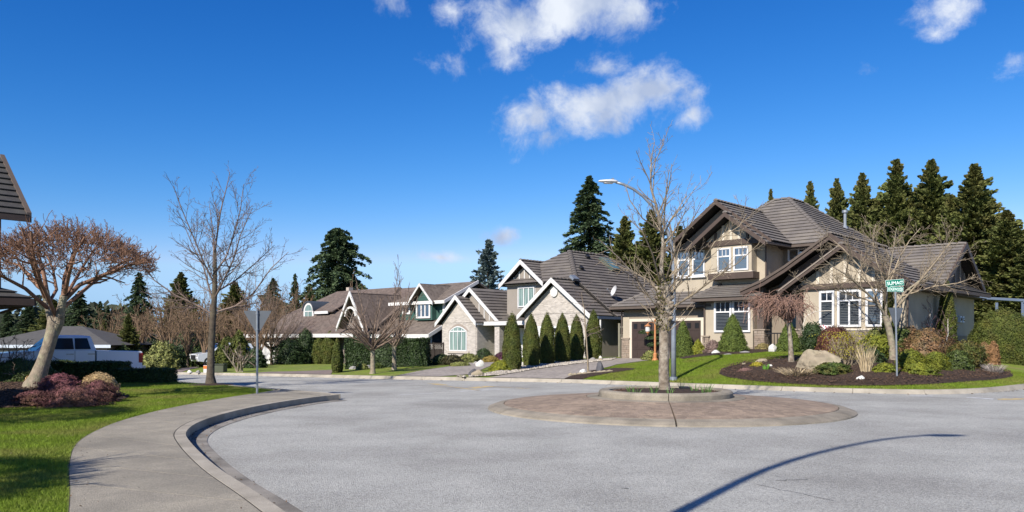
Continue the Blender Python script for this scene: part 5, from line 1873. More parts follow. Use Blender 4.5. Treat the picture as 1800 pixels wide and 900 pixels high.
# copper garden lamp
gl = at(1151.5, 634)
h_ = px_m(634 - 561, gl.y)
g = thing('garden_lamp', 'copper garden lamp post with two hanging lanterns beside the brown garage', 'lamp post', gl)
MB().lathe([(.17, 0), (.16, .08), (.10, .14), (.11, .35), (.06, .42), (.05, h_ * .96), (.065, h_ * .97), (.03, h_)], 12).build('post', COPPER, g, smooth=False)
for sx in (-1, 1):
    pts = [(0, 0, h_ * .84)] + [(sx * (.02 + .19 * (1 - math.cos(t))), 0, h_ * .86 + .16 * math.sin(t)) for t in [R(20 * k) for k in range(1, 9)]]
    MB().tube(pts, .016, 6).build('arm', COPPER, g)
    ex, ez = pts[-1][0], pts[-1][2]
    ln = MB().lathe([(.02, .02), (.06, -.02), (.17, -.10), (.17, -.13), (.05, -.135)], 10, (ex, 0, ez)).build('lantern', COPPER, g)
    MB().lathe([(.12, -.14), (.125, -.38), (.09, -.42)], 10, (ex, 0, ez)).build('lantern_glass', LAMPG, ln)
    MB().lathe([(.09, -.42), (.10, -.45), (.03, -.52), (.01, -.58)], 10, (ex, 0, ez)).build('finial', COPPER, ln)

# utility box and marker beside the far drive
ub = at(381, 655)
u_ = thing('utility_box', 'low dull green utility box on the grass behind the sidewalk tree', 'utility box', ub)
w_, h_ = px_m(24, ub.y), px_m(15, ub.y)
MB().box(-w_ / 2, w_ / 2, 0, w_ * .8, 0, h_ * .9).build('cabinet', UTIL, u_, bevel=.03)
MB().box(-w_ / 2 - .03, w_ / 2 + .03, -.03, w_ * .8 + .03, h_ * .9, h_).build('lid', UTIL, u_, bevel=.02)
mk = at(362, 655)
m_ = thing('marker_post', 'short orange and white marker post beside the green utility box', 'marker', mk)
MB().box(-.12, .12, -.06, .06, 0, .42).build('post', VINYL, m_)
MB().box(-.125, .125, -.065, .065, .22, .40).build('band', ORANGE, m_)

# side gate with lattice between the garages
ga = (-1.6, 2.2, .55)
gt = thing('gate', 'taupe side gate with lattice top between the brick house and garage', 'gate', uv(*ga), RZ)
for x0, x1 in ((-1.75, -.85), (-.75, .05)):
    MB(ga).box(x0, x1, 2.2, 2.26, .55, 1.95).build('panel', FENCEM, gt)
    MB(ga).box(x0, x1, 2.17, 2.29, 2.42, 2.52).build('rail', FENCEM, gt)
    MB(ga).box(x0, x1, 2.17, 2.29, 1.95, 2.02).build('rail', FENCEM, gt)
    mb = MB(ga)
    n = 5
    for k in range(-n, n + 1):
        for sg_ in (-1, 1):
            xa = x0 + (x1 - x0) * k / n
            pa, pb = [xa, 2.02], [xa + sg_ * .4, 2.42]
            if min(pa[0], pb[0]) >= x0 - .01 and max(pa[0], pb[0]) <= x1 + .01:
                mb.tube([(pa[0], 2.23 + sg_ * .012, pa[1]), (pb[0], 2.23 + sg_ * .012, pb[1])], .016, 4)
    if mb.v:
        mb.build('lattice', FENCEM, gt)
for x in (-1.85, -.8, .0):
    MB(ga).box(x - .06, x + .06, 2.15, 2.31, .55, 2.7 if x < -.5 else 2.55).build('post', FENCEM, gt)
gf = Vector(((1719 - 900) / F * 40, 40, yard_z((1719 - 900) / F * 40, 40)))
f2 = thing('fence', 'short pinkish fence panel with lattice top beside the clipped hedge', 'fence', gf, RZ)
MB().box(-.3, .3, .0, .05, 0, .82).build('panel', mat('pink_fence', (.30, .215, .18), (.27, .19, .16), 4, .8), f2)
MB().box(-.32, .32, -.02, .07, 1.1, 1.16).build('rail', LATM, f2); MB().box(-.32, .32, -.02, .07, .82, .87).build('rail', LATM, f2)
mb = MB()
for k in range(5):
    for sx in (-1, 1):
        a = -.3 + k * .12
        b = a + sx * .2
        if -.31 <= b <= .31:
            mb.tube([(a, .025 + sx * .01, .87), (b, .025 + sx * .01, 1.1)], .014, 4)
mb.build('lattice', LATM, f2)

# ------------------------------------------------------------------ vehicles
def wheel(parent, x, y, r, w):
    t = MB()
    prof = [(r * .62, -w / 2), (r * .93, -w / 2), (r, -w * .36), (r, w * .36), (r * .93, w / 2), (r * .62, w / 2)]
    n = 22
    b = len(t.v)
    for rr, yy in prof:
        for k in range(n):
            a = 2 * math.pi * k / n
            t.v.append(Vector((x + rr * math.cos(a), y + yy, r + rr * math.sin(a))))
    for i in range(len(prof) - 1):
        for k in range(n):
            t.f.append([b + i * n + k, b + i * n + (k + 1) % n, b + (i + 1) * n + (k + 1) % n, b + (i + 1) * n + k])
    wo = t.build('wheel', TYRE, parent)
    m = MB()
    m.prism([(x + r * .6 * math.cos(2 * math.pi * k / 16), r + r * .6 * math.sin(2 * math.pi * k / 16)) for k in range(16)], 1, y - w * .3, y + w * .3)
    m.build('rim', RIM, wo)
    m = MB()
    for k in range(5):
        a = 2 * math.pi * k / 5
        m.beam((x, y - w * .33, r), (x + r * .55 * math.cos(a), y - w * .33, r + r * .55 * math.sin(a) + .03), .05, .06, 0, (0, 1, 0))
    m.build('spokes', RIM, wo)


def loft(mb, secs):
    """cross-sections across a vehicle: each a list of points with the same count"""
    b = len(mb.v); k = len(secs[0])
    for s in secs:
        mb.v += [Vector(p) for p in s]
    for i in range(len(secs) - 1):
        for j in range(k):
            j2 = (j + 1) % k
            mb.f.append([b + i * k + j, b + i * k + j2, b + (i + 1) * k + j2, b + (i + 1) * k + j])
    mb.f.append([b + j for j in range(k)][::-1]); mb.f.append([b + (len(secs) - 1) * k + j for j in range(k)])
    return mb


def side_body(prof, hw, tuck=.06, top_tuck=0.0):
    """side outline (x,z) given width, slightly rounded at the sides"""
    ys = [(-hw, 1.0, .0), (-hw + tuck * .35, 1.0, .03), (-hw + tuck, 1.0, .05), (hw - tuck, 1.0, .05), (hw - tuck * .35, 1.0, .03), (hw, 1.0, 0)]
    cx = sum(p[0] for p in prof) / len(prof); cz = sum(p[1] for p in prof) / len(prof)
    secs = []
    for y, s, g in ys:
        f = lambda p: (cx + (p[0] - cx) * (1 - (.05 - g) * .35), y, cz + (p[1] - cz) * (1 - (.05 - g) * .9))
        secs.append([f(p) for p in prof])
    return secs


# pickup seen from its left side, nose to the left
tz = -.17
tr = thing('pickup_truck', 'white crew-cab pickup truck parked behind the clipped hedges', 'truck', (-19.16, 34.03, tz), R(42))
hw = .98
low = [(-2.95, .52), (-2.97, .9), (-2.9, 1.18), (-2.78, 1.30), (-1.35, 1.42), (-1.1, 1.44), (1.02, 1.42), (1.02, .45), (-2.6, .45)]
loft(MB(), side_body(low, hw)).build('body', PAINTW, tr, smooth=False)
bed = [(1.04, .45), (1.04, 1.40), (1.06, 1.41), (2.86, 1.36), (2.9, 1.34), (2.9, .62), (2.86, .45)]
loft(MB(), side_body(bed, hw)).build('bed', PAINTW, tr)
cabm = MB()
cabs = [[(-1.2, y, 1.40), (1.04, y, 1.40), (.82 if abs(y) < .9 else .86, y * .9, 2.02 - (.06 if abs(y) > .9 else 0)), (.4, y * .88, 2.06 - (.06 if abs(y) > .9 else 0)), (-.3, y * .88, 2.06 - (.06 if abs(y) > .9 else 0)), (-.55, y * .88, 2.0 - (.04 if abs(y) > .9 else 0))] for y in (-.95, -.86, .86, .95)]
loft(cabm, cabs).build('cab', PAINTW, tr)
for y in (-1,):
    for a, b, c_, d in ((-.62, .17, -.40, .14), (.22, .82, .22, .70)):
        m = MB(); yy0, yy1 = -.966, -.885
        m.hexa([(a, yy0 - .006, 1.47), (b, yy0 - .006, 1.47), (b, yy0 + .03, 1.47), (a, yy0 + .03, 1.47), (c_, yy1 - .004, 1.93), (d, yy1 - .004, 1.93), (d, yy1 + .03, 1.93), (c_, yy1 + .03, 1.93)])
        m.build('side_window', TINT, tr)
m = MB(); m.hexa([(-1.2, -.82, 1.425), (-1.2, .82, 1.425), (-1.1, .82, 1.41), (-1.1, -.82, 1.41), (-.585, -.76, 1.98), (-.585, .76, 1.98), (-.5, .76, 1.96), (-.5, -.76, 1.96)]); m.build('windshield', TINT, tr)
for x in (-.12, .70):
    MB().box(x, x + .28, -1.005, -.965, 1.235, 1.285).build('handle', RIM, tr)
for x in (-.98, .2, .98):
    MB().box(x, x + .016, -.984, -.972, .55, 1.4).build('door_seam', BLACKP, tr)
MB().box(2.74, 2.915, -.99, -.80, .86, 1.28).build('tail_light', REDL, tr)
MB().box(2.74, 2.915, .80, .99, .86, 1.28).build('tail_light', REDL, tr)
MB().box(-2.99, -2.72, -.99, -.66, .98, 1.2).build('headlight', LAMPG, tr)
MB().box(2.84, 3.06, -.9, .9, .5, .72).build('rear_bumper', RIM, tr)
MB().box(-3.08, -2.85, -.92, .92, .45, .75).build('front_bumper', RIM, tr)
m = MB(); m.box(-.82, -.62, -1.2, -1.02, 1.42, 1.66); m.box(-.74, -.66, -1.05, -.93, 1.46, 1.52); m.build('mirror', BLACKP, tr)
m = MB(); m.prism([(1.5 + .09 * math.cos(t), 1.17 + .09 * math.sin(t)) for t in [2 * math.pi * k / 14 for k in range(14)]], 1, -.99, -.975); m.build('fuel_flap', PAINTW, tr)
for x in (-1.95, 1.95):
    m = MB(); m.prism([(x + .50 * math.cos(t), .45 + .50 * math.sin(t)) for t in [math.pi * k / 12 for k in range(13)]], 1, -.992, -.6); m.build('wheel_arch', BLACKP, tr)
    for y in (-.86, .86):
        wheel(tr, x, y, .42, .28)

# white crossover in the far drive
sv = at(372, 646.5)
Ys = sv.y
cs = thing('parked_car', 'white crossover parked nose-left in the far drive behind the tree trunk', 'car', (sv.x - .4, Ys + 3.5, sv.z + .0), R(38))
low = [(-2.1, .4), (-2.2, .62), (-2.15, .92), (-1.2, 1.08), (-1.0, 1.10), (2.1, 1.12), (2.2, .9), (2.2, .42), (1.9, .35), (-1.8, .35)]
loft(MB(), side_body(low, .92)).build('body', PAINTW, cs)
cabs = [[(-1.15, y, 1.08), (2.05, y, 1.10), (1.75, y * .86, 1.68), (1.2, y * .84, 1.74), (-.1, y * .84, 1.74), (-.4, y * .84, 1.68)] for y in (-.86, -.78, .78, .86)]
loft(MB(), cabs).build('cab', PAINTW, cs)
for a, b, c_, d in ((-.82, .1, -.32, .1), (.18, 1.0, .18, .98), (1.08, 1.75, 1.06, 1.55)):
    m = MB(); m.hexa([(a, -.885, 1.13), (b, -.885, 1.13), (b, -.84, 1.13), (a, -.84, 1.13), (c_, -.762, 1.62), (d, -.762, 1.62), (d, -.72, 1.62), (c_, -.72, 1.62)]); m.build('side_window', GLASS, cs)
m = MB(); m.hexa([(-1.17, -.74, 1.1), (-1.17, .74, 1.1), (-1.05, .74, 1.08), (-1.05, -.74, 1.08), (-.43, -.66, 1.66), (-.43, .66, 1.66), (-.35, .66, 1.64), (-.35, -.66, 1.64)]); m.build('windshield', GLASS, cs)
MB().box(-2.22, -1.9, -.9, -.6, .78, .92).build('headlight', LAMPG, cs); MB().box(-2.22, -1.9, .6, .9, .78, .92).build('headlight', LAMPG, cs)
MB().box(-2.24, -2.1, -.5, .5, .5, .85).build('grille', BLACKP, cs)
MB().box(2.1, 2.24, -.9, -.62, .8, 1.1).build('tail_light', REDL, cs)
for x in (-1.4, 1.4):
    for y in (-.82, .82):
        wheel(cs, x, y, .35, .22)

# garden ornament: white toadstool cap with red dots
go_ = thing('garden_ornament', 'white domed garden ornament with red dots in front of the big windows', 'ornament', uv(12.25, -1.75, yard_z(*uv(12.25, -1.75).xy)))
gz = go_.location.z; gy = go_.location.y
zt_ = CH + (HY - 571) / F * gy - gz
MB().lathe([(.06, 0), (.05, zt_ - .2)], 8).build('stem', WSPOT, go_)
MB().lathe([(.02, zt_ - .22), (.24, zt_ - .24), (.26, zt_ - .16), (.2, zt_ - .05), (.1, zt_ - .005), (.01, zt_)], 18).build('cap', WSPOT, go_, smooth=True)
for a, e in ((-2.2, .2), (-1.6, .45), (-1.0, .15), (-1.5, -.05), (-2.6, .5), (-.6, .5), (-2.0, .75)):
    rr_ = .25 * math.cos(e * .9); zz = zt_ - .17 + .17 * math.sin(max(0, e))
    m = MB(); c = Vector((rr_ * math.cos(a), rr_ * math.sin(a), zz)); nn_ = Vector((math.cos(a), math.sin(a), max(0, e) * 1.2)).normalized()
    a1 = nn_.cross(Vector((0, 0, 1))).normalized(); a2 = nn_.cross(a1)
    q = [c + nn_ * .005 + (a1 * math.cos(t) + a2 * math.sin(t)) * .035 for t in [2 * math.pi * k / 10 for k in range(10)]]
    m.v += q + [p + nn_ * .012 for p in q]; n = 10
    m.f.append(list(range(n, 2 * n)))
    m.f += [[i, (i + 1) % n, n + (i + 1) % n, n + i] for i in range(n)]
    m.build('dot', RSPOT, go_)

# ------------------------------------------------------------------ bare trees
# 1. the sidewalk tree with an open vase of upright limbs
b1 = at(371, 677, flat_left)
T = Tree(11)
s1 = F / b1.y
def tp(px, py, d, base, bpx, bpy):
    """limb point from its place in the photograph, d metres in front of or behind the trunk"""
    return ((px - bpx) * base.y / F, d, (bpy - py) * base.y / F)
PB = dict(seg=[6, 5, 4, 3, 3], wob=.10, up=[.25, .35, .3, .2], rmin=.0052, max=4, n=[9, 2.6, 3.0, 3.2], lr=[.5, .42, .42, .45], ang=(.45, 1.0), t0=[.35, .25, .2, .15], short=.5, rr=.6, tip=.3)
K1 = lambda l: [tp(x, y, d, b1, 371, 677) for x, y, d in l]
tr_ = K1([(371, 678, 0), (370, 660, 0), (371, 620, 0), (373, 580, 0), (375, 550, 0), (377, 520, 0), (378, 480, 0), (377, 440, .05)])
T.add(tr_, [.21, .135, .115, .11, .105, .09, .07, .05], 12, 0)
for l, r0 in (([(374, 553, 0), (345, 535, -.1), (315, 520, -.3), (285, 495, -.6), (265, 460, -.8)], .055),
              ([(375, 550, 0), (410, 538, .2), (440, 515, .3), (470, 470, .4), (500, 440, .5)], .05),
              ([(376, 535, 0), (358, 505, .5), (340, 465, .9), (312, 420, 1.2), (290, 375, 1.4)], .05),
              ([(377, 525, 0), (400, 495, -.4), (425, 460, -.8), (440, 420, -1.0), (462, 375, -1.1)], .05),
              ([(377, 500, 0), (365, 465, -.3), (350, 420, -.5), (335, 375, -.7), (322, 335, -.8)], .045),
              ([(378, 480, 0), (392, 450, .3), (402, 410, .5), (412, 365, .6), (418, 318, .6)], .045),
              ([(377, 440, .05), (382, 410, 0), (390, 370, -.1), (397, 335, 0), (404, 303, 0)], .045),
              ([(376, 470, 0), (360, 430, .8), (352, 390, 1.1), (345, 350, 1.2)], .038),
              ([(377, 515, 0), (395, 490, 1.0), (430, 450, 1.5), (455, 420, 1.8)], .042)):
    pts = K1(l); n = len(pts)
    T.limb(pts, [lerp(r0 * .8, .010, k / (n - 1)) for k in range(n)], 1, dict(PB, n=[9, 5.0, 7.5, 8.0], t0=[.3, .1, .12, .12], lr=[.5, .44, .48, .48], rmin=.0045), part=1)
t1 = T.build('bare_tree', 'slender bare tree with upright limbs beside the yield sign on the lawn', 'tree', b1, mat('grey_bark', (.105, .085, .064), (.055, .045, .035), 9, .95, .9, 40, 6, c3=(.15, .135, .085), s3=5, w3=.5), TWIGG)
# a mulched ring round its foot
ring = [(b1.x + .75 * math.cos(t), b1.y + .75 * math.sin(t)) for t in [2 * math.pi * k / 20 for k in range(20)]]
struct(drape('mulch_ring', ring, flat_left, .01, SOIL, .3, mound=.08, rough=.02, seed=6))

# 2. umbrella-pruned tree at the left
b2 = Vector(((68 - 900) / F * 20.3, 20.3, CH - (672 - HY) / F * 20.3))
T = Tree(12)
K2 = lambda l: [tp(x, y, d, b2, 68, 672) for x, y, d in l]
T.add(K2([(56, 694, 0), (60, 676, 0), (66, 665, 0), (75, 640, 0), (85, 610, 0), (92, 585, 0), (94, 566, 0)]), [.29, .245, .205, .165, .15, .155, .14], 14, 0)
T.add(K2([(92, 585, .05), (104, 566, 0), (112, 540, -.1), (116, 520, -.1)]), [.14, .12, .095, .09], 10, 0)
T.add(K2([(94, 570, 0), (84, 545, .1), (76, 525, .15), (72, 510, .2)]), [.13, .115, .095, .085], 10, 0)
T.add(K2([(104, 560, 0), (112, 556, -.12)]), [.12, .05], 8, 0)
PU = dict(seg=[4, 4, 3, 3], wob=.2, up=[.05, .1, .2], rmin=.006, max=4, n=[5, 3.2, 5.0, 5.5], lr=[.5, .42, .40, .42], ang=(.4, 1.15), t0=[.3, .3, .2, .1], short=.35, rr=.6, tip=.45)
for l, r0 in (([(72, 510, .2), (55, 501, .3), (25, 476, .5), (0, 461, .8), (-30, 454, 1)], .085), ([(74, 515, .2), (70, 486, .2), (58, 454, .3), (45, 419, .4)], .07),
              ([(76, 522, .1), (80, 486, -.4), (85, 454, -.8), (80, 409, -1.0)], .07), ([(116, 520, -.1), (114, 486, 0), (118, 454, .2), (125, 414, .3)], .075),
              ([(114, 530, -.1), (132, 500, .2), (165, 484, .3), (205, 468, .3), (235, 461, .2)], .08), ([(118, 515, -.1), (140, 486, -.5), (165, 454, -.9), (190, 426, -1.1)], .065),
              ([(112, 540, 0), (135, 496, .7), (170, 456, 1.2), (205, 439, 1.4)], .06), ([(84, 545, .1), (70, 510, -.6), (45, 486, -1.2), (15, 456, -1.6)], .06),
              ([(92, 560, 0), (95, 500, .8), (92, 456, 1.5), (100, 419, 1.9)], .06), ([(100, 560, 0), (108, 500, -.9), (120, 456, -1.5), (130, 424, -1.8)], .055),
              ([(80, 535, .1), (60, 505, 1.0), (30, 466, 1.6), (10, 434, 1.8)], .055)):
    pts = K2(l); n = len(pts)
    T.limb(pts, [lerp(r0 * .9, .024, k / (n - 1)) for k in range(n)], 1, dict(PU, n=[5, 3.6, 4.4, 4.2], t0=[.3, .3, .25, .1], lr=[.5, .36, .4, .42]), part=1)
# dense short shoots that make the umbrella top
rg = np.random.default_rng(5)
PT = dict(seg=[3, 3, 2], wob=.2, up=[.4, .4, .3], rmin=.0052, max=2, n=[5, 3], lr=[.5, .5], ang=(.35, 1.1), t0=[.1, .1], short=.3, rr=.7, tip=.5)
Rp = 128 * b2.y / F
cxp = (122 - 68) * b2.y / F
for i in range(1150):
    a = rg.uniform(0, 6.283); q = math.sqrt(rg.uniform(0, 1))
    x = cxp + Rp * 1.02 * q * math.cos(a); y = Rp * .95 * q * math.sin(a)
    zt2 = (672 - 404) * b2.y / F - q ** 2.2 * .86 + rg.normal(0, .05)
    if q < .45 and rg.uniform() < .3: continue
    d = np.array((math.cos(a) * q * .9, math.sin(a) * q * .9, .75 - q * .7)) + rg.normal(0, .45, 3)
    T.grow((x, y, zt2 - rg.uniform(.02, .30)), d, rg.uniform(.2, .42), .0075, 0, dict(PT, rmin=.004))
    if True:
        v_, f_ = T.V[0].pop(), T.Fc[0].pop()
        T.n[0] -= len(v_)
        T.V[1].append(v_); T.Fc[1].append(f_ - T.n[0] + T.n[1]); T.n[1] += len(v_)
umb = T.build('bare_tree', 'umbrella-pruned tree with pale leaning trunk and reddish twigs above the heather', 'tree', b2, BARKP, TWIGR)

# 3. island tree: burred trunk, leader and wide side limbs
b4 = IC + Vector((-.03, 0, .42))
T = Tree(14)
K4 = lambda l: [tp(x, y, d, b4, 1171, 688) for x, y, d in l]
T.add(K4([(1173, 690, 0), (1172, 676, 0), (1171, 650, 0), (1172, 620, 0), (1172, 590, 0), (1173, 572, 0), (1172, 555, 0), (1174, 535, 0), (1175, 515, 0), (1173, 498, 0)]),
      [.155, .135, .13, .125, .13, .15, .165, .155, .13, .10], 14, 0)
rg = np.random.default_rng(2)
for i in range(26):                        # burrs
    z = rg.uniform(1.55, 2.75); a = rg.uniform(0, 6.28)
    c = np.array((math.cos(a) * .13 + .02, math.sin(a) * .13, z)); d = np.array((math.cos(a), math.sin(a), .35)) * rg.uniform(.06, .14)
    T.add([c - d * .6, c, c + d * .6, c + d], [.07, .075, .055, .02], 7, 0)
PI4 = dict(seg=[5, 5, 4, 3, 3], wob=.13, up=[.2, .35, .35, .2], rmin=.0046, max=4, n=[6, 3.0, 3.2, 2.6], lr=[.5, .42, .45, .45], ang=(.4, 1.0), t0=[.3, .2, .2, .15], short=.5, rr=.6, tip=.3)
for l, r0, r1 in (([(1171, 505, 0), (1167, 470, 0), (1170, 430, 0), (1168, 405, .05), (1158, 360, .05), (1149, 330, .05), (1148, 300, 0), (1150, 275, 0), (1155, 250, 0)], .085, .012),
                  ([(1165, 545, 0), (1140, 520, -.3), (1115, 490, -.6), (1085, 462, -.9), (1050, 432, -1.1)], .055, .015),
                  ([(1180, 540, 0), (1192, 505, .2), (1196, 470, .3), (1194, 420, .4), (1188, 385, .5), (1215, 355, .6), (1238, 320, .6)], .05, .012),
                  ([(1168, 520, 0), (1150, 490, .5), (1120, 470, .9), (1085, 455, 1.2)], .04, .012),
                  ([(1170, 412, 0), (1150, 402, -.3), (1128, 390, -.5), (1105, 360, -.6), (1098, 335, -.6)], .035, .012),
                  ([(1172, 412, 0), (1185, 385, .1), (1200, 365, .2), (1215, 340, .3)], .03, .012),
                  ([(1180, 545, 0), (1215, 520, -.5), (1245, 495, -.8), (1280, 470, -1.1), (1310, 440, -1.3)], .04, .012),
                  ([(1178, 530, 0), (1210, 490, .6), (1235, 450, 1.0), (1262, 425, 1.2)], .035, .012),
                  ([(1166, 500, 0), (1140, 450, -.8), (1120, 420, -1.2), (1095, 400, -1.4)], .035, .012),
                  ([(1172, 500, 0), (1178, 450, -.9), (1195, 410, -1.4), (1210, 380, -1.6)], .035, .012),
                  ([(1176, 520, 0), (1230, 470, -.3), (1252, 430, -.5), (1290, 405, -.7), (1300, 385, -.8)], .035, .010)):
    pts = K4(l); n = len(pts)
    T.limb(pts, [lerp(r0 * .66, r1 * .6, k / (n - 1)) for k in range(n)], 1, dict(PI4, n=[6, 4.5, 7.5, 7.0], t0=[.3, .2, .15, .1], lr=[.5, .40, .46, .46], rmin=.0042), part=0 if r0 > .05 else 1)
for i in range(40):                        # shoots from the burrs
    z = rg.uniform(1.5, 2.9); a = rg.uniform(0, 6.28)
    T.grow((math.cos(a) * .15, math.sin(a) * .15, z), (math.cos(a), math.sin(a), .9), rg.uniform(.4, 1.1), .012, 1, dict(PI4, max=3, n=[3, 2, 2]))
t4 = T.build('bare_tree', 'bare tree with burred mossy trunk growing in the traffic island planter', 'tree', b4, BARKM, TWIGP)
mb = MB()
P_, N_ = [], []
for i in range(900):
    z = rg.uniform(1.5, 2.9); a = rg.normal(2.9, 1.2)
    P_.append((math.cos(a) * rg.uniform(.17, .22) + .02, math.sin(a) * rg.uniform(.17, .22), z)); N_.append((math.cos(a), math.sin(a), 0))
Vt, Fc = leaf_mesh('moss', np.array(P_), np.array(N_), .05, rg, .6)
put('moss', np_mesh('moss', Vt, [Fc]), MOSS, t4)

# 4. wide bare tree in the round bed
b6 = at(1570, 638)
T = Tree(16)
K6 = lambda l: [tp(x, y, d, b6, 1570, 638) for x, y, d in l]
T.add(K6([(1571, 640, 0), (1570, 630, 0), (1567, 600, 0), (1562, 575, 0), (1556, 555, 0)]), [.19, .145, .125, .125, .12], 12, 0)
PW = dict(seg=[5, 5, 4, 3, 3], wob=.16, up=[.1, .2, .25, .2], rmin=.0065, max=4, n=[6, 3.0, 3.6, 3.4], lr=[.5, .42, .45, .45], ang=(.4, 1.1), t0=[.3, .2, .2, .15], short=.4, rr=.6, tip=.3)
for l, r0 in (([(1560, 565, 0), (1550, 545, 0), (1530, 525, -.2), (1505, 508, -.5), (1480, 490, -.8), (1450, 475, -1), (1420, 455, -1.2)], .07),
              ([(1562, 575, 0), (1578, 535, .2), (1600, 510, .3), (1630, 490, .5), (1660, 472, .6), (1695, 445, .7)], .075),
              ([(1557, 560, 0), (1558, 520, 0), (1565, 480, .1), (1572, 440, .1), (1578, 400, .1)], .065),
              ([(1552, 548, 0), (1545, 505, .6), (1530, 465, 1.0), (1505, 430, 1.3), (1480, 405, 1.5)], .05),
              ([(1575, 545, .1), (1600, 500, -.6), (1625, 460, -1.0), (1645, 425, -1.3)], .05),
              ([(1556, 535, 0), (1540, 490, -.8), (1520, 450, -1.3), (1500, 420, -1.5)], .05),
              ([(1563, 500, 0), (1590, 455, .5), (1615, 420, .8), (1640, 395, 1.0)], .045),
              ([(1545, 535, -.1), (1500, 515, .5), (1460, 500, .9), (1425, 490, 1.2)], .04),
              ([(1560, 510, 0), (1545, 460, .2), (1540, 420, .3), (1545, 392, .3)], .04),
              ([(1590, 520, .2), (1630, 505, -.5), (1665, 500, -.8), (1690, 490, -1)], .04)):
    pts = K6(l); n = len(pts)
    T.limb(pts, [lerp(r0 * .85, .012, k / (n - 1)) for k in range(n)], 1, dict(PW, n=[6, 4.5, 7.0, 7.0], rmin=.0055), part=0 if r0 > .06 else 1)
T.build('bare_tree', 'spreading bare tree with pale forked trunk behind the SUMAC street sign', 'tree', b6, BARKP, TWIGP)

# 5. weeping tree: an umbrella of red-brown hanging twigs
b5 = at(1392, 642)
T = Tree(15)
K5 = lambda l: [tp(x, y, d, b5, 1392, 642) for x, y, d in l]
T.add(K5([(1393, 644, 0), (1391, 636, 0), (1390, 610, 0), (1388, 585, 0), (1386, 568, 0), (1378, 560, 0)]), [.17, .12, .085, .08, .085, .06], 10, 0)
rg = np.random.default_rng(8)
cx5 = (1368 - 1392) * b5.y / F
for i in range(84):
    a = rg.uniform(0, 6.283); Rr = rg.uniform(.35, 1.0) * px_m(74, b5.y)
    top = px_m(642 - rg.uniform(517, 548), b5.y)
    p0 = np.array((-.1 + rg.normal(0, .05), rg.normal(0, .05), px_m(642 - 566, b5.y)))
    e = np.array((cx5 + Rr * math.cos(a), Rr * .95 * math.sin(a), top - rg.uniform(.1, .5)))
    pts = []
    for k in range(7):
        t = k / 6
        q = p0 * (1 - t) + e * t
        q[2] = p0[2] * (1 - t) + e[2] * t + math.sin(t * math.pi * .85) * rg.uniform(.25, .7)
        pts.append(q + rg.normal(0, .02, 3))
    T.limb(pts, np.linspace(.022, .007, 7), 2, dict(seg=[4, 4, 5, 4], wob=.12, up=[0, 0, 0, -1.5, -1.2], rmin=.0058, max=3, n=[6, 6, 6], lr=[.5, .5, .42], ang=(.5, 1.3), t0=[.3, .3, .3], short=.3, rr=.8, tip=.5), part=1)
T.build('weeping_tree', 'small weeping tree with an umbrella of red-brown hanging twigs by the boulder', 'tree', b5, BARKM, mat('weeping_twig', (.30, .185, .14), (.20, .12, .09), 6, .8, island=.35))

# 6. fountain-shaped street trees beyond the road
def fountain(seed, base, hh, R0, up, dense):
    T = Tree(seed)
    T.add([(0, 0, -.05), (.01, 0, .15), (0, 0, .8), (.02, 0, 1.35)], [.17, .12, .10, .11], 10, 0)
    rg = np.random.default_rng(seed)
    for i in range(dense):
        a = rg.uniform(0, 6.283); q = rg.uniform(0, 1) ** .6
        d = np.array((math.cos(a) * q * 1.35, math.sin(a) * q * 1.35, 1.05 - q * .55))
        L = lerp(hh - 1.3, R0 * 1.25, q) * rg.uniform(.75, 1.05)
        T.grow((rg.normal(0, .06), rg.normal(0, .06), rg.uniform(1.05, 1.4)), d, L, rg.uniform(.028, .05), 1, dict(seg=[4, 5, 4, 3], wob=.06, up=[.2, up, .25, .2], rmin=.0075, max=3, n=[5, 2.6, 3.2], lr=[.5, .40, .42], ang=(.25, .65), t0=[.2, .18, .2], short=.4, rr=.6, tip=.3))
    return T
f1 = at(655, 657)
fountain(31, f1, px_m(657 - 500, f1.y), px_m(62, f1.y), .2, 42).build('bare_tree', 'round-headed bare street tree standing in the strip of lawn by the gravel ring', 'tree', f1, BARKP, TWIGB)
f2_ = f1 + Vector((.62, 2.6, 0)); f2_.z = yard_z(f2_.x, f2_.y)
fountain(32, f2_, px_m(657 - 452, f2_.y), px_m(30, f2_.y), .8, 16).build('bare_tree', 'second bare trunk with tall straight shoots just behind the round-headed street tree', 'tree', f2_, BARKP, TWIGB)
f3 = at(477, 641)
fountain(33, f3, px_m(641 - 485, f3.y), px_m(60, f3.y), .35, 36).build('bare_tree', 'dense bare brown tree in front of the white garage door', 'tree', f3, BARKD, TWIGB)

# 7. sapling beside the paved drive
b7 = at(1034, 656)
T = Tree(17)
K7 = lambda l: [tp(x, y, d, b7, 1034, 656) for x, y, d in l]
T.limb(K7([(1034, 657, 0), (1033, 630, 0), (1031, 600, 0), (1029, 575, 0), (1027, 545, 0), (1022, 515, 0)]), [.045, .04, .035, .03, .02, .01], 1, dict(seg=[4, 4, 4, 3], wob=.15, up=[.1, .0, -.2, -.3], rmin=.0055, max=3, n=[8, 14, 3.0], lr=[.4, .36, .4], ang=(.8, 1.4), t0=[.4, .42, .2], short=.2, rr=.5, tip=.3), part=0)
T.build('sapling', 'thin young sapling between two stones beside the paved drive', 'tree', b7, TWIGP, TWIGG)

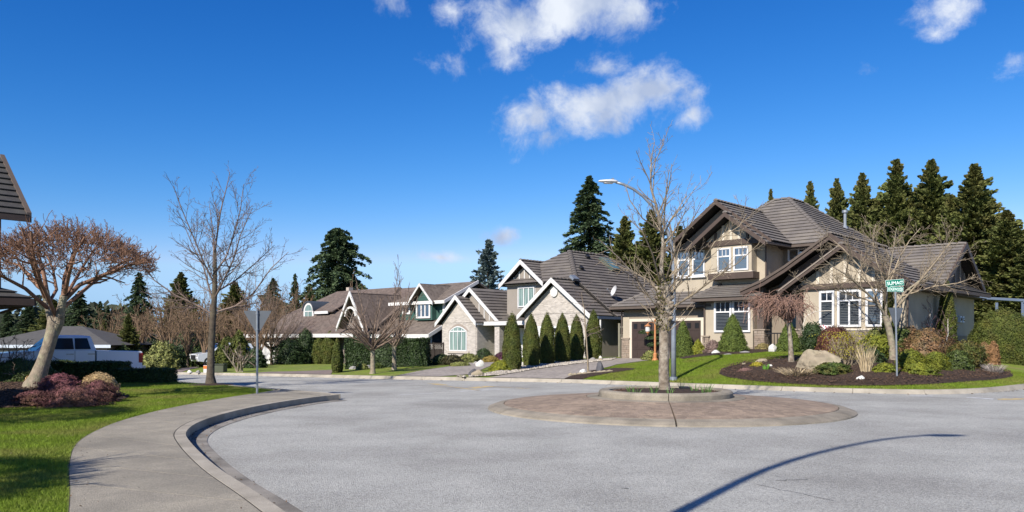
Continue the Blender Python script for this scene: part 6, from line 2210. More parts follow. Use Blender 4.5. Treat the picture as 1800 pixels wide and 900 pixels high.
# 8. pruned pale multi-stem shrub tree by the far drive, arching birch sapling, lilac stems by the side wall
b8 = at(420, 654.5)
T = Tree(18)
rg = np.random.default_rng(18)
for i in range(9):
    a = rg.uniform(0, 6.28)
    T.grow((rg.normal(0, .08), rg.normal(0, .08), -.05), (math.cos(a) * .55, math.sin(a) * .55, 1), rg.uniform(1.2, 1.7), .06, 0, dict(seg=[5, 4, 3, 3], wob=.16, up=[.1, .2, .2], rmin=.009, max=3, n=[5, 4.0, 4.0], lr=[.42, .45, .5], ang=(.5, 1.1), t0=[.45, .3, .2], short=.2, rr=.6, tip=.4))
T.build('bare_shrub', 'pale many-stemmed pruned shrub beside the green utility box', 'shrub', b8, BARKP, TWIGG)
b9 = at(1416, 620)
T = Tree(19)
K9 = lambda l: [tp(x, y, d, b9, 1416, 620) for x, y, d in l]
BIRCH = mat('birch_bark', (.58, .54, .47), (.40, .36, .30), 12, .8)
T.add(K9([(1418, 621, 0), (1414, 590, 0), (1412, 570, 0), (1417, 556, 0), (1432, 548, 0), (1455, 546, 0), (1478, 547, 0), (1500, 556, 0), (1512, 570, 0), (1517, 588, 0)]), [.032, .028, .026, .024, .022, .02, .018, .015, .012, .008], 7, 0)
T.limb(K9([(1412, 575, 0), (1405, 550, .1), (1398, 530, .2), (1392, 515, .2)]), [.02, .016, .012, .008], 1, dict(seg=[4, 4, 3], wob=.15, up=[0, .1, -.2], rmin=.006, max=3, n=[4, 6, 3], lr=[.4, .5, .5], ang=(.5, 1.2), t0=[.2, .1, .1], short=.3), part=1)
T.build('birch_sapling', 'thin white-stemmed sapling arching over in front of the big windows', 'tree', b9, BIRCH, TWIGG)
b10 = Vector(uv(15.9, 2.2)); b10.z = yard_z(b10.x, b10.y)
T = Tree(20)
rg = np.random.default_rng(20)
for i in range(7):
    a = rg.uniform(0, 6.28)
    T.grow((rg.normal(0, .1), rg.normal(0, .1), -.05), (math.cos(a) * .45, math.sin(a) * .45, 1), rg.uniform(1.9, 2.9), .045, 0, dict(seg=[6, 5, 4, 3], wob=.12, up=[.1, .2, .2], rmin=.006, max=3, n=[7, 6.0, 7.5], lr=[.45, .45, .5], ang=(.35, .9), t0=[.35, .3, .2], short=.3, rr=.6, tip=.3))
T.build('bare_shrub', 'tall bare many-stemmed shrub against the dark side wall of the taupe house', 'shrub', b10, BIRCH, mat('purple_twig', (.17, .10, .11), (.11, .07, .075), 6, .8, island=.3))

# ------------------------------------------------------------------ trees behind the houses
fir0, fir1 = conifer_meshes(12.5, 3.1, 61, 330, 190, .22, .34, .05, .30, power=.84)
def far_tree(name, label, px, py_top, Y, w_px, meshes, hw, m, seed, group='trees behind the houses', rz=None, zb=None):
    x = (px - 900) / F * Y
    z = yard_z(x, Y) if zb is None else zb
    top = CH + (HY - py_top) / F * Y
    h, r = hw
    sc = ((w_px * Y / F / 2) / r, (w_px * Y / F / 2) / r, (top - z) / h)
    return place_tree(name, label, (x, Y, z), meshes[0], meshes[1], BARKD, m, rz if rz is not None else seed * 1.7, sc, group)
FIR = (fir0, fir1)
far_tree('fir_tree', 'tall dark fir rising behind the brick house beside the street lamp arm', 1036, 312, 76, 176, FIR, (12.5, 3.1), LFIR, 1)
fb = conifer_meshes(12.5, 4.6, 62, 330, 220, .28, .26, .05, .32, power=.66)
far_tree('fir_tree', 'broad dark fir standing behind the bungalow with the arched dormer', 594, 404, 96, 160, fb, (12.5, 4.6), LFIR, 2)
sp = conifer_meshes(9, 3.0, 63, 240, 80, .26, -.05, .05, .34)
far_tree('spruce_tree', 'blue-grey spruce standing behind the brick house chimneys', 858, 424, 86, 125, sp, (9, 3.0), LBLUE, 3)
# row of tall cedars behind the taupe house
CM = [conifer_meshes(11, 2.3, 70 + i, 520, 190, .175, -.2, .02, .30, aspect=.34, power=.84, nz=.45) for i in range(3)]
for i, (px, top, Y, w, lab) in enumerate([
        (1424, 322, 68, 62, 'narrow cedar tip showing just right of the taupe roof ridge'),
        (1471, 317, 66, 76, 'cedar directly behind the metal roof vent pipe'),
        (1516, 308, 64, 92, 'third cedar of the row behind the taupe house, right of the vent pipe'),
        (1576, 284, 62, 108, 'pointed cedar with the highest thin tip behind the spreading bare tree'),
        (1637, 284, 60, 120, 'broad blunt-topped cedar in the middle of the tall row'),
        (1712, 292, 56, 128, 'tall dark cedar standing behind the cross gable of the taupe house'),
        (1770, 372, 53, 120, 'lower rounded cedar at the right-hand end of the tall row'),
        (1545, 345, 63, 80, 'short cedar filling the gap between the pointed cedar and its neighbour'),
        (1606, 340, 61, 80, 'short cedar filling the gap left of the broad blunt-topped cedar'),
        (1672, 345, 57, 90, 'short cedar filling the gap right of the broad blunt-topped cedar'),
        (1815, 430, 50, 110, 'cut-off cedar at the right edge of the picture'),
        (1355, 336, 74, 46, 'small conifer tip peeping over the taupe roof ridge'),
        (1098, 382, 66, 80, 'brownish cedar left of the lamp post, behind the brick house roof'),
        (1145, 372, 65, 96, 'brownish cedar behind the island tree trunk and its left limbs'),
        (1196, 400, 64, 84, 'brownish cedar half hidden by the taupe upper gable')]):
    far_tree('cedar_tree', lab, px, top, Y, w * 1.35, CM[i % 3], (11, 2.3), LCED, i + 3, 'tall cedars behind the houses')
# left background
for i, (px, top, Y, w, ms, hw_, mm, lab) in enumerate([
        (244, 480, 88, 66, FIR, (12.5, 3.1), LFIR, 'dark fir rising above the brown shrubs beyond the pickup tailgate'),
        (140, 512, 96, 62, FIR, (12.5, 3.1), LFIR, 'dark fir right behind the umbrella tree trunk'),
        (52, 536, 120, 60, FIR, (12.5, 3.1), LFIR, 'distant fir clump tip left of the umbrella tree trunk'),
        (95, 528, 115, 62, CM[0], (11, 2.3), LFIR, 'rounded dark evergreen left of the umbrella tree trunk'),
        (176, 530, 118, 36, FIR, (12.5, 3.1), LFIR, 'small distant pointed conifer above the pickup cab'),
        (190, 538, 120, 30, FIR, (12.5, 3.1), LFIR, 'smallest distant conifer beside the pointed one above the pickup'),
        (318, 480, 82, 70, CM[1], (11, 2.3), LCED, 'brownish cedar behind the sidewalk tree trunk'),
        (412, 497, 90, 66, CM[2], (11, 2.3), LCED, 'brownish cedar between the sidewalk tree and the yield sign'),
        (480, 490, 95, 60, FIR, (12.5, 3.1), LCED, 'thin brownish conifer above the dense bare brown tree'),
        (519, 482, 100, 36, FIR, (12.5, 3.1), LFIR, 'narrow conifer tip left of the broad dark fir'),
        (226, 552, 62, 34, CM[1], (11, 2.3), LTHU, 'yellow-green column cedar beside the pickup tailgate'),
        (182, 562, 78, 22, CM[2], (11, 2.3), LTHU, 'slim yellow-green cedar beyond the pickup bed'),
        (15, 545, 125, 40, FIR, (12.5, 3.1), LFIR, 'thin distant conifer under the eave at the left edge'),
        (545, 500, 104, 50, CM[0], (11, 2.3), LFIR, 'low dark evergreen at the left foot of the broad dark fir')]):
    far_tree('conifer_tree', lab, px, top, Y, w * 1.35, ms, hw_, mm, i + 30, 'trees in the left background')
def thicket(seed, h, r):
    T = Tree(seed)
    rg = np.random.default_rng(seed)
    T.add([(0, 0, 0), (.1, 0, .6), (0, .1, 1.2)], [.2, .15, .14], 8, 0)
    for i in range(15):
        a = rg.uniform(0, 6.28); q = rg.uniform(.2, 1)
        T.grow((0, 0, rg.uniform(.5, 1.2)), (math.cos(a) * q, math.sin(a) * q, 1.0), h * rg.uniform(.5, .82), .07, 1, dict(seg=[5, 5, 4, 3], wob=.16, up=[.1, .1, .2, .2], rmin=.013, max=4, n=[5, 2.0, 3.4, 3.6], lr=[.5, .45, .48, .5], ang=(.35, 1.0), t0=[.3, .25, .2, .15], short=.3, rr=.6, tip=.3))
    return T
tk = [thicket(80, 5.5, 3), thicket(81, 5.0, 3)]
TM = []
for T in tk:
    TM.append((np_mesh('trunk', np.concatenate(T.V[0]), [np.concatenate(T.Fc[0])]), np_mesh('crown', np.concatenate(T.V[1]), [np.concatenate(T.Fc[1])])))
TWF = mat('far_twig', (.22, .145, .09), (.145, .097, .06), 2, .85, island=.3)
for i, (px, top, Y, w, lab) in enumerate([
        (290, 520, 66, 110, 'dark-stemmed bare tree above the yellow-green shrub'), (258, 535, 72, 90, 'bare brown tree behind the pickup tailgate'),
        (345, 515, 68, 100, 'bare brown tree directly behind the sidewalk tree trunk'), (205, 555, 84, 60, 'pinkish bare shrub tree beyond the pickup bed'),
        (440, 520, 82, 110, 'bare brown tree behind the yield sign plate'), (395, 530, 72, 90, 'bare brown tree between the sidewalk tree and yield sign'),
        (510, 505, 90, 100, 'thin bare tree between the yield sign and the broad fir'), (310, 540, 78, 90, 'low bare thicket left of the sidewalk tree'),
        (230, 528, 92, 90, 'bare tree filling the gap above the pickup bed'), (370, 508, 88, 100, 'tall bare tree rising right of the sidewalk tree trunk'),
        (465, 512, 76, 100, 'bare tree just right of the yield sign plate'), (330, 526, 60, 80, 'bare tree in front of the brownish cedar by the sidewalk tree'),
        (540, 512, 100, 80, 'bare tree left of the arched dormer'), (420, 540, 66, 80, 'low bare tree left of the yield sign post'),
        (275, 512, 96, 100, 'bare tree beside the tallest left fir'), (495, 530, 84, 80, 'bare tree behind the bungalow left hip'),
        (190, 548, 76, 70, 'pinkish bare tree above the pickup cab'), (300, 530, 58, 90, 'bare tree left of the sidewalk tree above the variegated shrubs'),
        (360, 535, 58, 80, 'bare tree right behind the marker post'), (455, 535, 64, 90, 'bare tree in front of the bungalow hip beside the yield sign'),
        (245, 545, 64, 80, 'bare tree above the pickup tailgate'), (385, 520, 96, 110, 'far bare tree between the sidewalk tree and the yield sign'),
        (430, 508, 100, 110, 'far bare tree above the yield sign plate'),
        (620, 485, 88, 70, 'bare shrub tree rising behind the steep white-framed gable'), (1075, 470, 60, 60, 'bare brown shrub tree between the brick roof and the cedars')]):
    x = (px - 900) / F * Y; z = yard_z(x, Y); hgt = CH + (HY - top) / F * Y - z
    place_tree('bare_tree', lab, (x, Y, z), TM[i % 2][0], TM[i % 2][1], BARKD, TWF, i * 1.3, (w * Y / F / 5.6, w * Y / F / 5.6, hgt / 5.0), 'bare trees in the background')
# trees left of the camera, out of frame, that shade the near lawn and walk
for x, y, rz_, lab in ((-12.6, 12.0, 1.0, 'umbrella-pruned tree outside the left edge whose shadow lies by the heather bed'), (-8.4, 4.3, 2.4, 'umbrella-pruned tree outside the left edge whose shadow lies on the near lawn')):
    o = copy_tree(umb)
    o.location = (x, y, .15); o.rotation_euler.z = rz_
    tag(o, lab, 'tree', 'umbrella-pruned trees')
sh0, sh1 = conifer_meshes(6, 1.5, 65, 150, 30, .3, .2, .05, .2)
place_tree('conifer_tree', 'young conifer outside the left edge, shading the foot of the heather bed', (-14.6, 14.4, .15), sh0, sh1, BARKD, LFIR, 0, (1.2, 1.2, .8))
# the far wood that closes the horizon
rg = np.random.default_rng(90)
Pw, Nw = [], []
for i in range(16000):
    x = rg.uniform(-190, 150); y = 140 + rg.uniform(0, 14) + abs(x) * .05
    hmax = 7.6 + 2.2 * math.sin(x * .13) + 1.6 * math.sin(x * .41 + 1) + 1.2 * math.sin(x * 1.1)
    z = -2.0 + hmax * rg.uniform(0, 1) ** .7
    Pw.append((x, y, z)); Nw.append((0, -1, .3))
Vt, Fc = leaf_mesh('wood', np.array(Pw), np.array(Nw), 1.9, rg, .6)
tag(stuff(put('distant_wood', np_mesh('distant_wood', Vt, [Fc]), mat('far_wood', (.05, .06, .035), (.03, .04, .025), .3, .9, island=.4))), 'far-off dark belt of woodland closing the horizon', 'woodland')

# ------------------------------------------------------------------ shrubs, hedges, rocks
# depth of shrubs whose feet are hidden in the photograph
SPOT = {130: 41.3, 132: 36.6, 133: 41.2, 134: 40.6, 135: 40.2, 137: 42.6, 138: 36.3, 139: 36.0, 156: 34.4, 158: 32.4, 159: 34.7, 160: 33.6, 161: 32.2, 162: 33.6, 163: 31.0, 164: 36, 165: 35.5,
        136: 38.6, 200: 66, 201: 67, 207: 69, 210: 60, 204: 52, 205: 55}


def bush(name, label, cat, px, py, w, h, prof, n, size, m, seed, depth=.8, group=None, zf=yard_z, d=0, back=.5, **k):
    Y = SPOT.get(seed)
    p = at(px, py, zf, d=d) if Y is None else Vector(((px - 900) / F * Y, Y, zf((px - 900) / F * Y, Y)))
    W, Hh = px_m(w, p.y) / 2, CH + (HY - py + h) / F * p.y - p.z
    return shrub(name, label, cat, p + Vector((0, W * depth * back, -.02)), W, W * depth, Hh, prof, n, size, m, seed, group, **k)


# cedar row along the paved drive
cdm = [shrub_mesh('cedar', .5, .5, 2.6, 'column', 15000, .075, 100 + i, up=.5, lump=.07, depth=.16, aspect=.45, tilt=.5, lumpf=1.4) for i in range(2)]
words = ['first and largest', 'second', 'third', 'fourth', 'fifth', 'sixth and last']
for i, (px, py, top, w) in enumerate([(900, 652, 552, 35), (934, 645, 553, 31), (962, 641, 551, 30), (989, 638, 552, 30), (1014, 635, 554, 28), (1044, 633, 546, 30)]):
    p = at(px, py)
    o = put('cedar', cdm[i % 2], LTHU)
    W, Hh = px_m(w, p.y) / 2, px_m(py - top, p.y)
    o.location = p + Vector((0, W * .5, -.03)); o.scale = (W / .5, W / .5, Hh / 2.6); o.rotation_euler.z = i * 1.9
    tag(o, '%s column cedar of the row along the gravel strip, counted from the street' % words[i], 'cedar', 'column cedars beside the drive')
bush('golden_shrub', 'low golden-green conifer at the foot of the first column cedar', 'shrub', 880, 653, 38, 20, 'dome', 2600, .07, LGOLD, 120, lump=.2)
# in front of the brick house
for a in (('mound_shrub', 'clipped dark green mound below the fence by the brick house', 776, 641, 42, 19, LHEDGE, 121), ('mound_shrub', 'clipped brownish mound under the arched window', 795, 641, 40, 18, mat('brown_green', (.085, .075, .03), (.05, .048, .02), 4, .7, island=.4), 122),
          ('low_shrub', 'loose olive shrub right of the arched window', 824, 638, 40, 17, LVAR, 123), ('low_shrub', 'dark twiggy shrub beside the brick porch column', 850, 632, 30, 20, LDARK, 124),
          ('low_shrub', 'golden shrub at the edge of the left paved drive', 862, 637, 30, 12, mat('gold_shrub', (.26, .19, .05), (.16, .13, .03), 5, .8, island=.4), 125),
          ('low_shrub', 'purple heather beside the brick porch', 882, 632, 26, 13, mat('purple_heather', (.09, .03, .055), (.05, .02, .03), 5, .8, island=.4), 126), ('low_shrub', 'low grey-green groundcover by the stone edging', 808, 644, 36, 8, LVAR, 127)):
    bush(a[0], a[1], 'shrub', a[2], a[3], a[4], a[5], 'dome', 2600, .075, a[6], a[7], lump=.16)
# along the taupe house
for a in (('dwarf_spruce', 'dense green cone spruce in front of the brown garage doors', 1203, 627, 47, 64, 130), ('dwarf_spruce', 'dense green cone spruce in front of the ground floor windows', 1292, 620, 58, 68, 131), ('dwarf_spruce', 'dense green cone spruce beside the porch, behind the weeping tree', 1391, 616, 50, 52, 132)):
    bush(a[0], a[1], 'shrub', a[2], a[3], a[4], a[5], 'cone', 13000, .06, LSPR, a[6], 1.0, 'cone spruces along the house', lump=.10, lumpf=2.2, tilt=.8)
for a in (('golden_shrub', 'bright yellow-green feathery conifer between the two front cone spruces', 1228, 626, 20, 30, 'flame', LGOLD, 133), ('golden_shrub', 'low golden-green shrub right of the feathery conifer', 1242, 626, 26, 15, 'dome', mat('olive_gold', (.17, .17, .025), (.10, .11, .02), 5, .7, island=.4), 134),
          ('low_shrub', 'greyish pink twiggy shrub against the wall beside the garage', 1255, 614, 32, 16, 'dome', mat('pink_twig', (.22, .15, .13), (.14, .10, .085), 5, .8, island=.4), 135), ('low_shrub', 'small tan shrub below the porch stone pier', 1342, 621, 26, 18, 'dome', mat('tan_green', (.24, .19, .075), (.14, .12, .05), 5, .8, island=.4), 136),
          ('low_shrub', 'variegated shrub at the foot of the copper lamp post', 1144, 631, 30, 15, 'dome', LVAR, 137), ('hedge_shrub', 'dark green clipped shrub left of the maroon dome shrub', 1425, 613, 46, 28, 'dome', LHEDGE, 138),
          ('leafy_shrub', 'dark glossy shrub under the left big window', 1432, 592, 42, 26, 'ball', LDARK, 139)):
    bush(a[0], a[1], 'shrub', a[2], a[3], a[4], a[5], a[6], 3000, .075, a[7], a[8], lump=.16)
# cloud-pruned pine by the garage
cp = at(1143, 632)
cpt = thing('cloud_pine', 'cloud-pruned pine with flat dark pads in front of the left garage door', 'tree', cp + Vector((.1, .5, 0)))
MB().tube([(0, 0, 0), (.1, 0, .5), (-.05, .05, 1.0), (.1, 0, 1.5)], [.06, .05, .04, .02], 6).build('trunk', BARKD, cpt)
for i, (x, z, w) in enumerate([(-.25, 1.42, .42), (.45, 1.40, .42), (.2, 1.1, .5), (.5, .82, .35), (.1, .72, .3)]):
    o = put('crown', shrub_mesh('crown', w, w * .8, .22, 'dome', 700, .07, 140 + i, lump=.2), LDARK, cpt)
    o.location = (x, 0, z)
# more planting that fills the round bed
for a in (('low_shrub', 'low green groundcover left of the boulder foot', 1425, 640, 40, 14, LHEDGE, 450), ('juniper', 'low golden juniper between the sign post and the front rock', 1560, 660, 44, 22, LJUN, 451),
          ('low_shrub', 'dark low shrub behind the reed grass', 1535, 642, 50, 30, LDARK, 452), ('bronze_shrub', 'rusty low shrub in front of the side wall cedar', 1672, 632, 60, 40, LBRZ, 453),
          ('juniper', 'yellowish juniper spilling toward the kerb right of the sign post', 1622, 664, 60, 26, LJUN, 454), ('low_shrub', 'dark green shrub filling the right of the round bed', 1690, 655, 50, 40, LHEDGE, 455)):
    bush(a[0], a[1], 'shrub', a[2], a[3], a[4], a[5], 'dome', 3400, .08, a[6], a[7], lump=.28, lumpf=1.4, core=.65)
# the round bed
bush('low_shrub', 'low rosy heather at the left tip of the round mulch bed', 'shrub', 1312, 657, 30, 11, 'dome', 2200, .05, mat('rosy', (.20, .115, .10), (.13, .075, .065), 5, .85, island=.4), 150)
bush('golden_shrub', 'gold leafed shrub among pale stones in the round mulch bed', 'shrub', 1332, 649, 26, 13, 'dome', 1300, .08, LYEL, 151, lump=.25)
tuft('tulips', 'bright green tulip leaves beside the small white rock in the round bed', 'plant', at(1346, 655), 26, .3, .03, mat('tulip_bright', (.13, .30, .04), (.10, .24, .03), 5, .6, island=.3), 152, .16, None, .022)
tuft('dry_grass', 'flattened clump of pale dry grass in front of the boulder', 'plant', at(1402, 664), 420, .34, .02, LSTRAW, 153, .72, None, .009)
bush('juniper', 'dark green spreading juniper in front of the boulder', 'shrub', 1467, 664, 60, 27, 'spread', 3800, .085, mat('juniper_dark', (.06, .085, .014), (.03, .05, .010), 4, .75, island=.5, c3=(.12, .085, .02), s3=3, w3=.6), 154, lump=.25, core=.6)
fs = at(1487, 648)
T = Tree(155)
rg = np.random.default_rng(155)
for i in range(46):
    a = rg.uniform(0, 6.28)
    T.grow((rg.normal(0, .15), rg.normal(0, .12), 0), (math.cos(a) * .5, math.sin(a) * .4, 1), rg.uniform(.7, 1.45), .012, 0, dict(seg=[4, 3, 3], wob=.12, up=[.1, .1], rmin=.006, max=1, n=[3], lr=[.4], ang=(.3, .8), t0=[.3], short=.3, rr=.6, tip=.5))
fo_ = T.build('forsythia', 'yellow flowering twiggy shrub behind the boulder end', 'shrub', fs, TWIGP, TWIGP)
P_ = np.stack([rg.normal(0, .42, 1500), rg.normal(0, .34, 1500), rg.uniform(.35, 1.35, 1500)], 1)
P_[:, :2] *= (.45 + .5 * P_[:, 2:3])
Vt, Fc = leaf_mesh('blossom', P_, np.tile(np.array((0, -.5, .6)), (1500, 1)), .055, rg, .6)
put('blossom', np_mesh('blossom', Vt, [Fc]), LYEL, fo_)
bush('dome_shrub', 'smooth maroon-brown dome shrub behind the boulder', 'shrub', 1474, 608, 72, 36, 'dome', 9000, .05, LRED, 156, lump=.06, tilt=1.0)
tuft('reed_grass', 'upright clump of dry straw-coloured reed stems in the round bed', 'plant', at(1522, 659), 120, .98, .02, LSTRAW, 157, .34, None, .011)
for a in (('leafy_shrub', 'green spreading shrub left of the forked trunk in the round bed', 1548, 632, 64, 44, 'ball', LJUN, 158), ('leafy_shrub', 'pale variegated shrub under the right big window', 1545, 592, 50, 16, 'dome', LVAR, 159),
          ('leafy_shrub', 'dark green shrub right of the forked trunk under the water table', 1588, 612, 46, 36, 'ball', LHEDGE, 160),
          ('bronze_shrub', 'broad bronze-leaved shrub below the bare many-stemmed shrub', 1640, 622, 100, 46, 'dome', LBRZ, 161), ('bronze_shrub', 'small bronze-leaved shrub at the side wall corner', 1606, 610, 50, 36, 'dome', LBRZ, 162),
          ('conifer_shrub', 'dark green and bronze conifer shrub at the right of the round bed', 1706, 645, 62, 46, 'ball', mat('yew', (.06, .072, .012), (.03, .04, .008), 4, .7, island=.5, c3=(.13, .075, .02), s3=3, w3=.6), 163),
          ('low_shrub', 'small tan shrub by the pinkish fence panel', 1733, 622, 30, 20, 'dome', mat('tan_leaf', (.26, .16, .075), (.17, .11, .05), 4, .8, island=.4), 164), ('low_shrub', 'small rust-tan shrub below the clipped hedge', 1749, 619, 20, 18, 'dome', mat('rust_leaf', (.24, .13, .06), (.16, .09, .04), 4, .8, island=.4), 165)):
    bush(a[0], a[1], 'shrub', a[2], a[3], a[4], a[5], a[6], 4200, .085, a[7], a[8], lump=.2, lumpf=1.5, core=.7)
# layered golden junipers with drooping pads
jp = at(1634, 658)
for i, (px, py, w, h, lab) in enumerate([(1606, 648, 54, 36, 'drooping golden-green juniper pad right of the sign post'), (1640, 622, 36, 20, 'upper golden-green juniper pad below the bronze shrub'), (1650, 648, 50, 32, 'drooping golden-green juniper pad above the blue-grey rock'), (1668, 634, 28, 18, 'small golden-green juniper pad at the right of the juniper group')]):
    bush('juniper', lab, 'shrub', px, py + 8, w, h + 6, 'dome', 3600, .09, LJUN, 170 + i, group='golden junipers in the round bed', lump=.22, up=-.1, aspect=.3, core=.65)
tuft('lavender', 'pale grey lavender clump at the right tip of the round bed', 'plant', at(1748, 659), 260, .40, .02, LLAV, 175, .42, None, .008)
tuft('lavender', 'smaller grey lavender clump left of the pale lavender clump', 'plant', at(1730, 652), 160, .34, .02, LLAV, 176, .3, None, .008)
# columnar cedars against the house
for px, u_, v_, top, w, lab in ((1563, 14.95, -1.7, 492, 24, 'slim column cedar behind the forked trunk at the big windows'), (1664, 16.3, 3.6, 497, 32, 'tall column cedar against the dark side wall')):
    p = Vector(uv(u_, v_)); p = Vector(((px - 900) / F * p.y, p.y, 0)); p.z = yard_z(p.x, p.y)
    Hh = CH + (HY - top) / F * p.y - p.z; W = px_m(w, p.y) / 2
    shrub('cedar', lab, 'cedar', p, W, W, Hh, 'column', 8000, .085, LTHU, 180 + int(px), lump=.1)
# clipped hedges
p = Vector(((1775 - 900) / F * 37, 37, yard_z((1775 - 900) / F * 37, 37)))
shrub('hedge', 'tall clipped yellow-green hedge at the right edge of the lawn', 'hedge', p + Vector((0, .5, -.05)), px_m(54, p.y), 1.0, CH + (HY - 541) / F * 37 - p.z, 'column', 26000, .075, LTHU, 190, rz=R(-20), lump=.05, shape=5, depth=.1, core=.88)
p = at(690, 643)
hg = thing('hedge', 'long dark clipped hedge in front of the green house', 'hedge', p)
def box_hedge(parent, L, D, Hh, seed, n, m, size=.07, name='foliage', face=(0, -1), wob=.04):
    """clipped rectangular hedge along x"""
    rng = np.random.default_rng(seed)
    ar = np.array([L * Hh, L * Hh, D * Hh, D * Hh, L * D]); pr = ar / ar.sum()
    f = rng.choice(5, n, p=pr)
    a, b = rng.uniform(0, 1, n), rng.uniform(0, 1, n)
    P_ = np.zeros((n, 3)); N_ = np.zeros((n, 3))
    for k in range(5):
        s = f == k
        if k < 2:
            P_[s] = np.stack([a[s] * L - L / 2, np.full(s.sum(), (-D / 2, D / 2)[k]), b[s] * Hh], 1); N_[s] = (0, (-1, 1)[k], .1)
        elif k < 4:
            P_[s] = np.stack([np.full(s.sum(), (-L / 2, L / 2)[k - 2]), a[s] * D - D / 2, b[s] * Hh], 1); N_[s] = ((-1, 1)[k - 2], 0, .1)
        else:
            P_[s] = np.stack([a[s] * L - L / 2, b[s] * D - D / 2, np.full(s.sum(), Hh)], 1); N_[s] = (0, 0, 1)
    P_ -= N_ * rng.uniform(0, .1, n)[:, None]
    P_ += rng.normal(0, wob * .5, (n, 3)) + (np.sin(P_[:, :1] * 3.1) * wob + np.sin(P_[:, 2:3] * 5 + P_[:, :1] * 1.7) * wob * .7) * N_
    Vt, Fc = leaf_mesh(name, P_, N_, size, rng, .55, .7)
    c = .09
    cv = np.array([(x, y, z) for z in (0, Hh - c) for x, y in ((-L / 2 + c, -D / 2 + c), (L / 2 - c, -D / 2 + c), (L / 2 - c, D / 2 - c), (-L / 2 + c, D / 2 - c))])
    b0 = len(Vt)
    cf = np.array([[4, 5, 6, 7], [0, 1, 5, 4], [1, 2, 6, 5], [2, 3, 7, 6], [3, 0, 4, 7]]) + b0
    return put(name, np_mesh(name, np.concatenate([Vt, cv]), [Fc, cf]), m, parent)


hg.rotation_euler.z = RZ
pa, pb = at(590, 650), at(735, 644)
hg.location = (pa + pb) / 2 + Vector((.5, .5, -.05))
L_ = (pb - pa).length
hg.rotation_euler.z = math.atan2(pb.y - pa.y, pb.x - pa.x)
box_hedge(hg, L_, 1.1, px_m(54, pa.y), 191, 26000, LDARK, .09)
p = at(590, 655.5)
shrub('hedge', 'brownish clipped hedge end standing at the corner of the brown drive', 'hedge', p + Vector((0, .4, -.05)), px_m(8.5, p.y), .5, px_m(60, p.y), 'column', 4000, .08, LTHU, 192, shape=4, lump=.05)
for px, py, w, h, lab in ((559, 640, 30, 52, 'left yellow-green cone cedar in front of the bungalow'), (576, 640, 32, 58, 'right yellow-green cone cedar beside the long dark hedge')):
    p = at(px, py)
    shrub('cedar', lab, 'cedar', p + Vector((0, .8, -.05)), px_m(w, p.y) / 2, px_m(w, p.y) / 2, px_m(h, p.y), 'column', 6000, .11, LTHU, 193 + px, 'cone cedars by the bungalow', lump=.14)
for a in (('rhododendron', 'large dark rhododendron between the garage door and the cone cedars', 505, 640, 60, 44, LDARK, 200), ('dark_conifer', 'dark rounded evergreen left of the cone cedars', 535, 639, 40, 62, LDARK, 201),
          ('leafy_shrub', 'yellow-green loose shrub beyond the pickup tailgate', 280, 652, 56, 52, LVAR, 202), ('leafy_shrub', 'low variegated shrub next to the pickup tailgate', 252, 654, 44, 30, LVAR, 203),
          ('cedar', 'small green column cedar beside the pale pruned shrub', 392, 652, 30, 56, LTHU, 204), ('cedar', 'dark green cedar behind the pale pruned shrub', 418, 645, 34, 64, LTHU, 205),
          ('dark_shrub', 'dark evergreen shrub right of the pale pruned shrub', 446, 647, 36, 34, LDARK, 206), ('dark_conifer', 'big drooping dark evergreen behind the white crossover', 335, 642, 70, 70, LDARK, 207),
          ('low_shrub', 'small green shrub at the right foot of the round-headed street tree', 664, 648, 14, 9, LHEDGE, 208), ('low_shrub', 'small olive shrub on the gravel ring by the street tree', 636, 650, 18, 10, LVAR, 209),
          ('leafy_shrub', 'green leafy shrub in front of the white crossover', 350, 638, 26, 24, LHEDGE, 210)):
    bush(a[0], a[1], 'shrub', a[2], a[3], a[4], a[5], 'flame' if a[0] in ('cedar', 'dark_conifer') else 'dome', 3600, .16, a[6], a[7], lump=.22, lumpf=1.6, core=.7)
# evergreen understorey between the left background trees
for i, (px, Y, top, w, m_, lab) in enumerate([(300, 56, 606, 50, LDARK, 'dark evergreen shrub right of the loose yellow-green shrub'), (325, 64, 585, 60, LDARK, 'tall dark evergreen behind the white crossover nose'), (365, 62, 600, 50, LHEDGE, 'green shrub behind the sidewalk tree trunk foot'),
        (400, 60, 592, 44, LTHU, 'yellow-green evergreen left of the yield sign post'), (430, 64, 600, 50, LDARK, 'dark shrub behind the pale pruned shrub'), (215, 60, 606, 40, LHEDGE, 'green shrub just above the pickup bed'), (345, 74, 575, 70, LDARK, 'large dark evergreen mass behind the sidewalk tree'),
        (270, 66, 590, 60, LDARK, 'dark evergreen behind the loose yellow-green shrub')]):
    x = (px - 900) / F * Y; z = yard_z(x, Y)
    shrub('evergreen_shrub', lab, 'shrub', (x, Y, z), px_m(w, Y) / 2, px_m(w, Y) / 2, CH + (HY - top) / F * Y - z, 'flame' if i % 2 else 'dome', 3200, .17, m_, 700 + i, 'evergreens in the left background', lump=.25, lumpf=1.5, core=.7)
